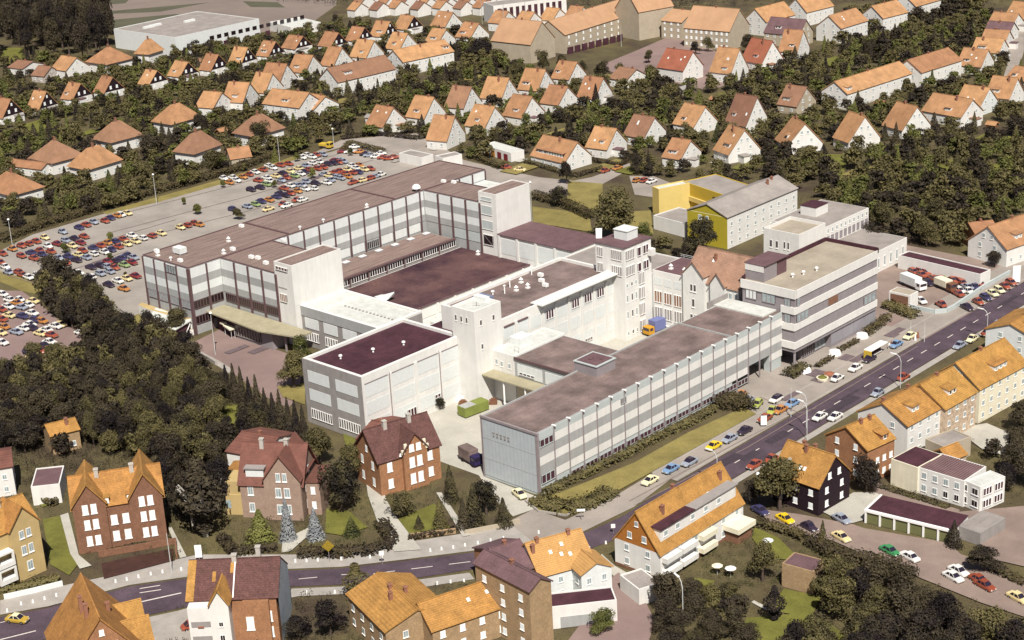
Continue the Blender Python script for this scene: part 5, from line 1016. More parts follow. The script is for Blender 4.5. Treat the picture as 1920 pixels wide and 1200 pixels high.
# ------------------------------------------------------------ cars
PAINT={'r':('red',(.36,.085,.045)),'o':('orange',(.52,.22,.06)),'w':('white',(.70,.68,.63)),'b':('dark blue',(.06,.055,.13)),'s':('silver-blue',(.33,.36,.42)),'y':('cream yellow',(.68,.55,.28)),'k':('dark',(.045,.03,.05)),'g':('pale green',(.3,.38,.16)),'m':('maroon',(.25,.04,.04)),'Y':('bright yellow',(.75,.5,.02)),'B':('sky blue',(.2,.32,.5)),'G':('green',(.06,.27,.1)),'L':('lime green',(.42,.45,.1)),'c':('pale cream',(.75,.68,.42)),'R':('brown-red',(.3,.07,.035)),'d':('golden',(.5,.33,.05))}
TYRE=mat('tyre_rubber',(.02,.015,.018),n=0);CHR=mat('chrome',(.6,.6,.58),n=0,rough=.25,metal=.8);CGL=mat('car_glass',(.025,.02,.035),n=0,rough=.08,spec=.7);LMP=mat('lamp_lens',(.8,.78,.7),n=0,rough=.2)
def pm(k): n,c=PAINT[k];return mat('paint_'+n.replace(' ','_'),c,n=0,rough=.28,spec=.5)
def loft(c,st,mi,cap=True):                       # st: (x, half width low, half width belt, half width top, z0, z1, z2)
    b=len(c.v)
    for x,w0,w1,w2,z0,z1,z2 in st: c.v+=[(x,-w0,z0),(x,-w1,z1),(x,-w2,z2),(x,w2,z2),(x,w1,z1),(x,w0,z0)]
    for i in range(len(st)-1):
        for k in range(6): j=(k+1)%6;p=b+i*6;c.f.append((p+k,p+6+k,p+6+j,p+j));c.m.append(mi)
    c.f.append(tuple(b+k for k in range(6)));c.m.append(mi);e=b+(len(st)-1)*6;c.f.append(tuple(e+k for k in range(6))[::-1]);c.m.append(mi)
SH={'sal':dict(b=[(-2.15,.66,.72,.6,.35,.6,.78),(-1.95,.78,.83,.74,.28,.62,.88),(-.95,.8,.85,.76,.25,.65,.93),(.75,.8,.85,.76,.25,.65,.93),(1.85,.78,.82,.7,.28,.6,.84),(2.12,.66,.72,.6,.35,.58,.74)],c=(-1.35,-.75,.35,1.05,1.42)),
 'hat':dict(b=[(-1.95,.66,.74,.66,.35,.6,.85),(-1.75,.76,.8,.74,.28,.62,.93),(.6,.78,.82,.74,.25,.65,.93),(1.6,.76,.8,.66,.28,.6,.82),(1.85,.64,.7,.58,.35,.56,.72)],c=(-1.8,-1.25,.3,.9,1.42)),
 'bug':dict(b=[(-2.0,.5,.55,.4,.35,.55,.7),(-1.7,.72,.76,.6,.28,.6,.95),(-.6,.76,.8,.7,.25,.65,1.0),(.7,.76,.8,.68,.25,.65,.95),(1.6,.7,.74,.5,.28,.58,.78),(1.95,.48,.52,.3,.35,.5,.62)],c=(-1.45,-.7,.25,.75,1.5))}
def cabin(c,x0,x1,x2,x3,zt,gl,rf,zb=.9):
    b=len(c.v);wb,wt=.74,.58;c.v+=[(x0,-wb,zb),(x3,-wb,zb),(x3,wb,zb),(x0,wb,zb),(x1,-wt,zt),(x2,-wt,zt),(x2,wt,zt),(x1,wt,zt)]
    for f in ((0,1,5,4),(1,2,6,5),(2,3,7,6),(3,0,4,7)): c.f.append(tuple(b+i for i in f));c.m.append(gl)
    c.box(x1-.02,x2+.02,-wt-.02,wt+.02,zt-.02,zt+.05,rf)
    for sx in (-1,1):                             # pillars
        y0,y1=sx*wb*1.005,sx*wt*1.01
        for xa,xb in ((x0,x1),(x3,x2),((x0+x3)/2-.1,(x1+x2)/2-.1)):
            c.slab([(xa-.07,y0,zb),(xa+.07,y0,zb),(xb+.06,y1,zt),(xb-.06,y1,zt)],.04,rf)
CM={}
def car_meshes(kind,col,roofcol=None):
    key=(kind,col,roofcol)
    if key in CM: return CM[key]
    sh=SH[kind];P=pm(col);RP=pm(roofcol) if roofcol else P
    c=MB();loft(c,sh['b'],0);body_=c.mesh('body',[P]);c=MB();cabin(c,*sh['c'],1,0);cab=c.mesh('cabin',[RP,CGL])
    c=MB();loft(c,sh['b'],0);cabin(c,*sh['c'],1,0)
    for x in (-1.25,1.3):
        for y in (-.76,.76): wheelbox(c,x,y,2)
    c.box(sh['b'][-1][0]-.03,sh['b'][-1][0]+.06,-.62,.62,.4,.52,3);c.box(sh['b'][0][0]-.06,sh['b'][0][0]+.03,-.62,.62,.4,.52,3)
    CM[key]=(body_,cab,c.mesh('parked_car',[P,CGL,TYRE,CHR]));return CM[key]
def wheelbox(c,x,y,mi):
    b=len(c.v);n=10
    for yy in (y-.1,y+.1):
        for k in range(n): a=2*math.pi*k/n;c.v.append((x+.31*math.cos(a),yy,.31+.31*math.sin(a)))
    c.f.append(tuple(range(b,b+n)));c.m.append(mi);c.f.append(tuple(range(b+n,b+2*n))[::-1]);c.m.append(mi)
    for k in range(n): j=(k+1)%n;c.f.append((b+k,b+n+k,b+n+j,b+j));c.m.append(mi)
c=MB();wheelbox(c,0,0,0);c.cyl(0,0,.2,.42,.01,.01,4,0);WHEEL=c.mesh('wheel',[TYRE])
c=MB();b=0;c.box(-.12,.12,-.115,.115,.19,.43,0);HUB=c.mesh('rim',[CHR])
c=MB();c.box(-.03,.06,-.7,.7,0,.12);BUMP=c.mesh('bumper',[CHR])
c=MB();c.box(-.02,.04,-.13,.13,-.08,.08);HL=c.mesh('headlight',[LMP])
NC=[0]
def car(px,py,rz,col,label,grp,kind=None,near=False,roofcol=None,name='parked_car',loc=None):
    p=loc or g(px,py,0);kind=kind or rnd.choice(['sal','sal','hat','bug','sal']);bm_,cb,full=car_meshes(kind,col,roofcol);NC[0]+=1
    z=.05
    if not near:
        o=ob(name,full,None,(p.x,p.y,z),rz);tag(o,label,'car',grp);return o
    t=thing(name,label,'car',(p.x,p.y,z),rz,grp);ob('body',bm_,t);ob('cabin',cb,t);sh=SH[kind]
    for x in (-1.25,1.3):
        for y in (-.76,.76): w_=ob('wheel',WHEEL,t,(x,y,0));ob('rim',HUB,w_,(0,0,0))
    ob('bumper',BUMP,t,(sh['b'][-1][0],0,.4));ob('bumper',BUMP,t,(sh['b'][0][0],0,.4),math.pi)
    for y in (-.48,.48): ob('headlight',HL,t,(sh['b'][-1][0]+.0,y,.62))
    return t
DB=-.0; # along the rows: cars stand nose to the right-front (grid X)
C1=T(0,400,6.857);C2=T(180,340,6.857);C3=T(380,260,8);C4=T(540,230,8);C5=T(0,520,7.058);C7=T(1640,490,6.857)
ROWS=[("the big car park's hedge row",[(C1,'35 540 r,160 480 o,280 440 r,370 412 r,470 382 r,580 335 y,810 260 s,1020 205 b,1110 170 r,1210 135 s,1355 120 r,1420 80 b,1510 50 o,1560 42 w,1640 20 y')],0,'big'),
("the big car park's short left double row",[(C1,'280 570 r,400 530 b,440 600 r,510 500 r,550 555 b,620 445 w,660 515 r,740 415 m,850 372 s,930 440 y,955 345 k,1040 400 m,1085 320 r')],0,'big'),
("the big car park's long middle row",[(C1,'640 640 b,745 705 s,760 600 s,855 660 r,880 580 b,985 625 k,1000 555 y,1110 590 s,1070 505 r,1205 545 w,1200 468 b,1300 440 r,1340 520 w,1380 400 o,1430 490 b,1480 385 b,1520 450 r,1590 358 r,1640 418 y,1700 308 w,1745 382 y,1835 342 w'),(C2,'720 722 r,840 690 y,1090 615 y,1170 588 r,1260 560 r,1325 575 o')],0,'big'),
('the row beside the striped hall corner',[(C1,'1010 790 w,1170 842 w,1170 715 k,1290 695 k,1295 800 s,1365 705 s,1410 770 s,1390 645 m,1480 722 r,1500 640 k,1560 602 b,1600 685 g,1650 565 b,1700 655 m,1720 590 s')],0,'big'),
("the nearest group by the striped hall",[(C1,'1400 940 k,1520 892 w,1595 992 o,1630 862 y,1745 830 m')],0,'big'),
("the left row beside the exit lane",[(C1,'10 655 r,75 712 w,110 780 s,230 775 r,290 815 r,370 845 w,480 818 w,560 835 w,600 890 r')],0,'big'),
("the far hedge row by the lamp",[(C3,'320 620 w,400 680 o,460 608 w,515 650 w,610 600 o,700 560 r,790 525 w,905 490 r,1000 435 w,1060 462 w,1170 420 r,1290 400 r,1500 305 w,1570 270 w,1640 295 w,1710 270 r,1810 262 s')],0,'big'),
("the car park's far second double row",[(C3,'730 790 k,860 755 k,835 650 r,960 610 w,1010 660 w,970 712 g,1095 585 y,1190 650 s,1205 545 k,1265 610 r,1320 515 y,1390 585 g,1470 550 w,1530 525 k,1440 470 y,1550 430 s,1640 390 w,1745 370 w,1610 490 r,1720 472 r,1810 455 r,1890 405 k'),(C4,'685 630 k,700 595 m,765 620 r,770 585 s,830 605 s')],0,'big'),
("the car park's far third double row",[(C3,'460 1085 b,670 1040 s,800 1012 g,880 965 b,1000 945 o,1110 895 b,1165 850 k,1240 875 k,1225 770 r,1310 728 w,1325 845 r,1400 722 s,1430 812 o,1490 720 s,1545 780 w,1560 670 s,1660 770 w,1700 695 k'),(C4,'540 800 s,620 820 y,640 885 s,580 925 w,700 770 r,740 840 s,790 855 s,780 750 r,870 790 r,885 730 y,895 835 o,960 670 w,965 775 r,1025 705 w,1055 765 b,1060 660 o,1140 725 y,1235 715 r')],0,'big'),
("the row behind the striped hall roof",[(C3,'990 1080 y,1220 1005 r,1265 1030 w,1430 940 r,1505 940 w'),(C4,'980 920 r,1130 885 y,1230 858 r,1310 830 s,1400 800 w')],1.57,'big'),
("the car park's top row by the hedge",[(C4,'830 455 m,930 460 w,1000 385 w,1070 460 o,1155 492 k,1220 512 s,1320 530 w,1400 485 w,1430 545 r,1510 560 r,1590 540 r')],.75,'big'),
("the crowded lot at the left edge",[(C5,'40 250 w,110 412 w,10 450 r,120 530 y,30 582 r,50 680 o,10 760 y,220 750 s,30 890 w,250 322 w,230 365 o,140 325 w,370 390 w,280 420 s,310 700 w,400 650 w,300 540 b,430 500 w,440 340 y,480 590 b,560 605 o,430 700 k,540 770 y,610 722 w,740 672 w,800 650 y,680 790 r,660 882 w,580 930 k,540 1000 r,390 1015 b,430 1085 y,1080 760 w,1160 865 r')],.15,'small'),
('the walled car park at the right',[(C7,'500 160 r,580 150 r,600 198 r,650 165 r,760 250 r,840 250 r,870 190 g,905 215 g,940 165 m,1000 270 r,1060 262 r,1100 292 r,1140 240 r,1170 212 B,1340 312 r,1275 290 r,1190 352 s,1290 362 b,1090 402 w,1205 412 w,1070 442 r,850 580 r,590 532 w,680 300 k')],-.5,'walled')]
for rn,src,ang,sz in ROWS:
    lst=[]
    for tr,s in src:
        for it in s.split(','): a,b_,cc=it.split();x,y=tr(float(a),float(b_));lst.append((x,y,cc))
    lst.sort();n=len(lst);cnt={}
    for x,y,cc in lst: cnt[cc]=cnt.get(cc,0)+1
    seen={}
    for x,y,cc in lst:
        k=seen.get(cc,0);seen[cc]=k+1;N=cnt[cc];o='the only' if N==1 else ('leftmost' if k==0 else ('rightmost' if k==N-1 else ORD[k]+' from left'))
        rz=ang+rnd.uniform(-.04,.04)+(math.pi if rnd.random()<.3 else 0)
        car(x,y,rz,cc,'%s car, %s such in %s'%(PAINT[cc][0],o,rn),'cars in the %s car park'%({'big':'big left','small':'small left','walled':'walled right'}[sz]))
up=math.pi/2
for x,y,cc,rz,kd,lab,rc in ((974,931,'c',-.35,'sal','two-tone cream and yellow car beside the bare end of the street block',None),(1219,906,'c',-up,'sal','cream car, nearest of the line parked before the street block lawn',None),(1258,884,'B',-up,'sal','bright blue car in front of the dark-roofed blue car',None),(1293,871,'s',-up,'sal','blue-grey car with a dark soft roof in the parked line','k'),(1338,841,'Y',-up,'sal','bright yellow car in the line before the long lawn',None),(1368,827,'s',-up,'sal','silver-blue car directly behind the bright yellow car',None),(1396,812,'k',-up,'sal','dark green-black car in the middle of the parked line',None),(1434,789,'R',-up,'sal','brown-red car behind the orange car at the lawn end',None),(1463,773,'o',-up,'sal','orange car with white roof trim at the forecourt entry',None),(1485,761,'B',-up,'sal','light sky-blue car at the tall white pole',None),(1455,753,'w',-up,'hat','white hatchback with an open dark roof on the forecourt','k'),(1390,745,'o',-1.3,'bug','orange-red car parked nose-in beside the street block',None),(1403,756,'s',-1.3,'sal','silver-blue car parked nose-in between the orange and lime cars',None),(1420,762,'L',-1.3,'hat','lime green car parked nose-in beside the silver-blue one',None),(1447,775,'L',-1.3,'bug','small half hidden lime car between white and orange cars',None),
 (1570,713,'w',up,'bug','white rounded car next to the round planters',None),(1604,694,'w',-up,'sal','long white car on the forecourt lane',None),(1630,677,'k',-up,'sal','dark grey car just before the yellow bus shelter',None),(1680,650,'B',-up,'sal','pale blue car just past the yellow bus shelter',None),(1706,634,'c',-up,'sal','cream car by the red-striped barrier',None),
 (1645,741,'s',-up,'bug','silver-blue rounded car driving on the near side of the main street',None),(1694,711,'r',up,'bug','orange-red rounded car at the street kerb opposite the office block',None),(1537,786,'w',-up,'sal','white saloon on the main street, left of a pair',None),(1566,786,'w',-up,'sal','white saloon on the main street, right of a pair',None),(1415,876,'r',-up,'sal','red car at the near kerb left of a big tree',None),(1446,866,'r',-up,'bug','red rounded car at the near kerb just above the big tree',None),(1799,652,'s',-up,'sal','silver-blue car parked at the near kerb beyond the street houses',None),(1822,640,'c',-up,'bug','cream car parked at the near kerb beyond the street houses',None),(1850,628,'R',-up,'sal','brown-red car parked at the near kerb beyond the street houses',None),(1870,613,'s',-up,'bug','blue-grey car farthest up the near kerb',None),
 (1472,978,'Y',-.28,'sal','bright yellow car in front of the black-clad house lane',None),(1425,962,'b',-.3,'sal','dark blue car between the long apartment house and the big tree',None),(1517,993,'k',-.25,'bug','black car beside a young conifer on the garage lane',None),(1577,1012,'y',-.3,'sal','two-tone yellow and cream car facing the green garages',None),(1668,1038,'G',-.28,'sal','green car half behind bushes before the garages',None),(1705,1049,'w',2.86,'sal','white saloon nose to tail with the green car',None),(1787,1087,'w',-.3,'sal','white car in front of another white car, lower right',None),(1797,1076,'w',-.3,'sal','white car behind another white car, lower right',None),(1846,1103,'R',-.3,'sal','brown-red car, nearest of the pair at the lower right',None),(1836,1093,'R',-.3,'sal','brown-red car behind its twin at the lower right',None),(1908,1126,'y',-.3,'sal','pale yellow car at the lower right edge',None),(1853,999,'w',1.1,'sal','white sports car beside the corrugated carport',None),(1578,978,'s',-.3,'sal','silver-grey car before the pale stone yard',None),
 (33,1166,'d',.45,'sal','golden yellow car driving on the street at the bottom left','c'),(361,1178,'r',1.2,'bug','red car standing in the gap left of the mottled-roof double house',None)):
    car(x,y,rz,cc,lab,None,kd,True,rc,'moving_car' if 'driving' in lab or 'on the main street' in lab else 'parked_car')
for i,(x,y,cc) in enumerate(((1813,580,'k'),(1834,570,'r'),(1848,562,'b'),(1860,554,'c'),(1873,548,'c'),(1884,541,'r'),(1896,534,'r'))):
    car(x,y,-.5,cc,'%s car, %s in the slanting row outside the curved wall'%(PAINT[cc][0],ordn(i,7)),'cars parked outside the curved wall',near=True)
for x,y,cc,lab in ((950,317,'r','red car partly behind a hedge by the white garage block'),(975,321,'y','yellow-orange car on the back street beside the hedge'),(1135,323,'r','pink-red car on the back street near the big tree'),(1158,318,'o','orange car on the back street near the corner garden'),(1195,341,'o','orange car behind the yellow building'),(1209,341,'r','red car behind the yellow building'),(1222,343,'w','white car behind the yellow building'),(1263,62,'w','white car alone by the school gable'),(479,90,'s','pale car among the upper left gardens')):
    car(x,y,.3 if x<1100 else up,cc,lab,None)
def truck(px,py,rz,L,cabc,boxc,label,name='truck',h=3.2):
    p=g(px,py);t=thing(name,label,'truck',(p.x,p.y,.04),rz,short=None);c=MB();c.box(-L/2,L/2-2,-1.2,1.2,1.0,h);c.build('box_body',boxc,t);c=MB();c.box(L/2-1.8,L/2,-1.15,1.15,.6,2.4);c.build('cab',cabc,t);c=MB();c.box(L/2-.02,L/2+.03,-1,1,1.5,2.2);c.box(L/2-1.3,L/2-.3,-1.18,1.18,1.5,2.2);c.build('cab_glass',CGL,t)
    c=MB();c.box(-L/2,L/2-1.9,-1,1,.6,.98);c.build('chassis',PILG,t)
    for x in (-L/2+1.2,L/2-1):
        for y in (-1,1): w_=ob('wheel',WHEEL,t,(x,y,0),0,(1.5,1.3,1.5))
    return t
truck(1712,540,-.35,8,FRM,WHC,'long white box truck parked across the walled right car park');truck(1773,543,-.35,6.5,WOOD,CREAM,'cream-topped van beside the empty parking bays',name='van',h=2.7)
truck(1236,622,1.45+math.pi,9,mat('cab_orange',(.6,.3,.03),n=0),mat('truck_blue',(.16,.18,.36),n=0),'blue and white truck with an orange cab in the inner courtyard',h=3.6)
truck(884,868,-.2,6,mat('dark_blue_cab',(.03,.02,.08),n=0),BRF,'dark truck with a brown tarpaulin left of the street block');truck(612,278,.2,5,YEL,YEL,'small yellow digger-like truck behind the car park',name='yellow_loader',h=1.8)
t=truck(627,249,.1,5,FRM,FRM,'white van on the back street by the hedge',name='van',h=2.6)
t=thing('skip_container','lime green waste container standing in the factory yard','container',tuple(g(888,774)),1.45);c=MB();c.box(-3.4,3.4,-1.4,1.4,.3,2.4);c.build('container_body',mat('lime_paint',(.21,.24,.055),n=.15),t);c=MB();c.box(-3.2,0,-1.2,1.2,2.4,2.46);c.build('container_load',GRYP,t)
for i,(x,y,r_) in enumerate(((868,760,.6),(862,752,.5),(905,752,.6),(925,757,.7),(880,745,.5),(898,765,.4))):
    p=g(x,y);c=MB();c.box(-.9,.9,-.7,.7,0,.9);c.box(-.5,.6,-.4,.5,.9,1.3);o=c.build('crate_stack',(WOOD,FRM,ORR,WOOD,CREAM,WOOD)[i]);o.location=p;o.rotation_euler.z=r_;tag(o,'stacked crate or pallet, %s under the loading canopy'%ordn(i,6),'crate','crates under the loading canopy')
# ------------------------------------------------------------ lamps, poles, signs
def lamp(px,py,h,dx,dy,label,double=False,grp='street lamps'):
    p=g(px,py);t=thing('street_lamp',label,'street lamp',(p.x,p.y,0),0,grp);d=Vector((dx,dy,0));d=d/max(.001,d.length)
    c=MB();c.tube([(0,0,0),(0,0,h*.8),(d.x*.4,d.y*.4,h*.93),(d.x*1.3,d.y*1.3,h)],.08,6);c.build('pole',MET,t)
    c=MB();a=Vector((d.x*1.2,d.y*1.2,h));b=a+d*1.5;n=Vector((-d.y,d.x,0))*.2
    c.slab([tuple(a-n),tuple(b-n*.7),tuple(b+n*.7),tuple(a+n)],.16);c.build('lamp_head',FRM,t)
    if double:
        d2=Vector((-d.y,d.x,0));c=MB();c.tube([(0,0,h*.8),tuple(d2*.5+Vector((0,0,h*.93))),tuple(d2*1.2+Vector((0,0,h*.97)))],.09,6);c.build('second_arm',MET,t)
    return t
lamp(1513,825,8.5,-1,.2,'white street lamp with a double curved arm by the brick street house',True)
lamp(1512,803,8,-1,0,'curved street lamp at the far kerb below two white saloons');lamp(1688,728,8,-1,0,'curved street lamp on the far kerb above the orange-red car');lamp(1850,640,8,-1,0,'curved street lamp at the top of the main street')
lamp(1281,1174,9,-1,.4,'tall white curved lamp among the bottom gardens');lamp(1345,915,8,-1,0,'street lamp behind the ridge of the apartment house')
def mast(px,py,h,label,head=False,name='lamp_mast',r=.1,mt=None):
    p=g(px,py);t=thing(name,label,'lamp' if head else 'pole',(p.x,p.y,0),0,None);c=MB();c.cyl(0,0,0,h,r,r*.6,6);c.build('pole',mt or MET,t)
    if head: c=MB();c.cyl(0,0,h,h+.35,.4,.25,10);c.build('lamp_head',FRM,t)
    return t
mast(1483,782,7,'tall bare white pole on the forecourt beside the sky-blue car',name='flag_pole');mast(1733,641,5,'white pole at the forecourt end',name='flag_pole');mast(1707,633,4,'short white pole behind the cream car',name='flag_pole')
mast(24,465,9,'pale lamp mast rising from the hedge at the left of the big car park',True);mast(294,383,10,'pale lamp mast at the hedge of the big car park',True);mast(525,307,10,'lamp mast at the far hedge of the big car park',True);mast(626,272,6,'short white mast beside the back street',True)
mast(404,665,11,'white lamp mast with a broad head at the mauve yard',True);mast(998,420,13,'thin lamp mast beside the far white stair tower',True);mast(322,1072,8,'thin pole in front of the dark earth plot',False,name='utility_pole');mast(1421,932,5,'white sign pole beside the big tree at the lane',True)
mast(1165,88,9,'white flagpole in the school yard',name='flag_pole')
def sign(px,py,h,w_,hh,mt,label,rz=0,diamond=False,name='sign_board'):
    p=g(px,py);t=thing(name,label,'sign',(p.x,p.y,0),rz);c=MB();c.cyl(0,0,0,h,.06,.06,6);c.build('post',PILG,t);c=MB()
    if diamond: c.v=[(0,-.08,h-w_*.7),(w_*.7,-.08,h),(0,-.08,h+w_*.7),(-w_*.7,-.08,h)];c.f=[(0,1,2,3)];c.m=[0];c.slab([(0,-.08,h-w_*.7),(w_*.7,-.08,h),(0,-.08,h+w_*.7),(-w_*.7,-.08,h)],.05)
    else: c.box(-w_/2,w_/2,-.12,-.04,h-hh,h)
    c.build('board',mt,t);return t
A0=math.radians(43.8)
sign(618,1054,3.4,1.7,1.7,YEL,'orange-yellow diamond priority sign by the curved hedge',A0,True,'road_sign');sign(374,1050,3.2,1.3,2.6,FRM,'white and yellow upright sign box at the steps of the pavement',A0,name='cigarette_sign');sign(717,1058,2.8,.9,.9,FRM,'small white sign at the driveway mouth',A0,name='road_sign')
sign(1432,800,2.6,1.3,2.2,FRM,'small white framed notice in the bushes by the forecourt',A0);sign(1905,532,5,2.,4.5,FRM,'white upright sign pillar at the end of the curved lot wall',A0,name='sign_pillar');sign(1090,975,2.4,1.6,.5,FRM,'white street sign at the curved hedge corner',A0,name='street_sign')
sign(1150,1000,2,.8,.8,FRM,'small white sign at the left corner of the apartment house',A0,name='road_sign')
for i,(x,y) in enumerate(((1542,712),(1555,705))):
    p=g(x,y);t=thing('round_planter','round %s planter on the forecourt'%('white-rimmed green','brown-red flowered')[i],'planter',p);c=MB();c.cyl(0,0,0,.6,1.3,1.4,14);c.build('bowl',(CREAM,BRR)[i],t);c=MB();c.cyl(0,0,.6,1.0,1.1,.5,12);c.build('plants',(LAG,ORR)[i],t)
for i,(x,y) in enumerate(((1565,664),(1616,632),(1509,697))): p=g(x,y);c=MB();c.cyl(0,0,0,.9,1.6,1.3,12);c.cyl(0,0,.9,1.2,1.3,.4,12);o=c.build('white_boulder_planter',FRM);o.location=p;tag(o,'round white planter in front of the office block, %s of three'%('middle','rightmost','leftmost')[i],'planter','round white planters before the office block')
# people (tiny in the photograph)
def person(px,py,top,leg,label,rz=0.):
    p=g(px,py);me=bpy.data.meshes.new('person_body');bmx=bmesh.new();ly=bmx.verts.layers.skin.verify()
    J=[(0,0,.92),(0,0,1.15),(0,0,1.42),(0,0,1.52),(0,0,1.66),(.0,.09,.88),(.05,.1,.5),(.0,.1,.08),(.14,.1,.04),(0,-.09,.88),(-.06,-.1,.5),(-.12,-.1,.08),(.02,-.1,.04),(0,.2,1.4),(.03,.26,1.15),(.1,.25,.9),(0,-.2,1.4),(-.03,-.26,1.15),(.05,-.25,.9)]
    E=[(0,1),(1,2),(2,3),(3,4),(0,5),(5,6),(6,7),(7,8),(0,9),(9,10),(10,11),(11,12),(2,13),(13,14),(14,15),(2,16),(16,17),(17,18)]
    Rr=[.15,.14,.15,.055,.1,.09,.065,.045,.04,.09,.065,.045,.04,.06,.045,.035,.06,.045,.035]
    vs=[bmx.verts.new(j) for j in J];[bmx.edges.new((vs[a],vs[b])) for a,b in E]
    for v,r in zip(vs,Rr): v[ly].radius=(r,r)
    vs[0][ly].use_root=True;bmx.to_mesh(me);bmx.free();me.materials.append(top);o=ob('person',me,None,(p.x,p.y,.05),rz);o.modifiers.new('skin','SKIN').use_smooth_shade=True;m2=o.modifiers.new('sub','SUBSURF');m2.levels=1;m2.render_levels=1
    c=MB();c.cyl(0,0,1.72,1.8,.1,.05,8);c.build('hair',WOOD,o);c=MB();c.cyl(0,0,.5,.96,.17,.16,8);c.build('trousers',leg,o);tag(o,label,'person')
person(1667,655,FRM,DRF,'person in a pale top standing under the yellow bus shelter');person(1671,652,ORR,WH,'person in a red top at the end of the bus shelter',1)
for i,(x,y) in enumerate(((1716,638),(1721,634))): p=g(x,y);c=MB();c.cyl(0,0,0,1.6,.3,.15,8);o=c.build('work_barrier',ORR if i else FRM);o.location=p;tag(o,'%s roadworks post at the forecourt end'%('white-topped','orange-red')[i],'barrier')
t=thing('street_rail','white railing with posts on steps beside the small left lot','railing',tuple(g(205,585)),2.5);c=MB();c.slab([(-4,-1.4,.2),(4,-1.4,.2),(4,1.6,.6),(-4,1.6,.6)],.2);c.build('steps',WHC,t);c=MB()
for i in range(6): c.tube([(-4+i*1.5,1.6,.6),(-4+i*1.5,1.6,3),(-3+i*1.5,1.6,3)],.09)
c.build('frame',FRM,t)
for i,(x,y) in enumerate(((1500,1092),(1488,1087))):
    pass
p=g(1483,1092);t=thing('garden_table','round white garden table beside the flat-roofed brick house','table',p);c=MB();c.cyl(0,0,.7,.8,1.2,1.2,16);c.build('table_top',FRM,t);c=MB();c.cyl(0,0,0,.7,.12,.1,8);c.build('leg',MET,t)
for i,(x,y) in enumerate(((1370,1083),(1345,1078),(1440,1030))):
    p=g(x,y);t=thing('parasol','pale garden parasol behind the apartment house, %s of three'%('middle','leftmost','rightmost')[i],'parasol',p,i,'parasols behind the apartment house');c=MB();c.cyl(0,0,1.9,2.4,1.05,.05,8);c.build('canopy',(FRM,CREAM,WHC)[i],t);c=MB();c.cyl(0,0,0,1.95,.05,.05,6);c.build('stand',MET,t)
# ------------------------------------------------------------ trees and hedges
def leafmat(name,a,b):  # a: tone darkened for foliage shade, b: lit-leaf tone, painted in noise clumps
    m=bpy.data.materials.new(name);m.use_nodes=True;t=m.node_tree;p=t.nodes['Principled BSDF'];p.inputs['Roughness'].default_value=.75;p.inputs['Specular IOR Level'].default_value=.2
    ge=t.nodes.new('ShaderNodeNewGeometry');oi=t.nodes.new('ShaderNodeObjectInfo');no=t.nodes.new('ShaderNodeTexNoise');no.inputs['Scale'].default_value=.45;no.inputs['Detail'].default_value=2;t.links.new(ge.outputs['Position'],no.inputs['Vector'])
    ad=t.nodes.new('ShaderNodeMath');ad.operation='ADD';t.links.new(no.outputs['Fac'],ad.inputs[0]);s2=t.nodes.new('ShaderNodeMath');s2.operation='MULTIPLY_ADD';s2.inputs[1].default_value=.5;s2.inputs[2].default_value=-.25;t.links.new(oi.outputs['Random'],s2.inputs[0]);t.links.new(s2.outputs[0],ad.inputs[1])
    r=t.nodes.new('ShaderNodeMapRange');r.inputs[1].default_value=.2;r.inputs[2].default_value=.8;t.links.new(ad.outputs[0],r.inputs[0])
    mx=t.nodes.new('ShaderNodeMix');mx.data_type='RGBA';mx.inputs[6].default_value=(*a,1);mx.inputs[7].default_value=(*b,1);t.links.new(r.outputs[0],mx.inputs[0]);t.links.new(mx.outputs[2],p.inputs['Base Color']);MT[name]=m;return m
LF=leafmat('leaves_brown_green',(.019,.015,.011),(.125,.105,.04));LD=leafmat('leaves_dark',(.013,.009,.010),(.066,.052,.028));LG=leafmat('leaves_green',(.03,.034,.012),(.15,.15,.04));LB=leafmat('needles_blue',(.15,.16,.17),(.30,.31,.31));LH=leafmat('hedge_leaves',(.026,.018,.014),(.095,.075,.03));BARK=mat('bark',(.10,.07,.055),n=.2,sc=2);BIRCH=mat('birch_bark',(.5,.46,.4),n=.25,sc=2)
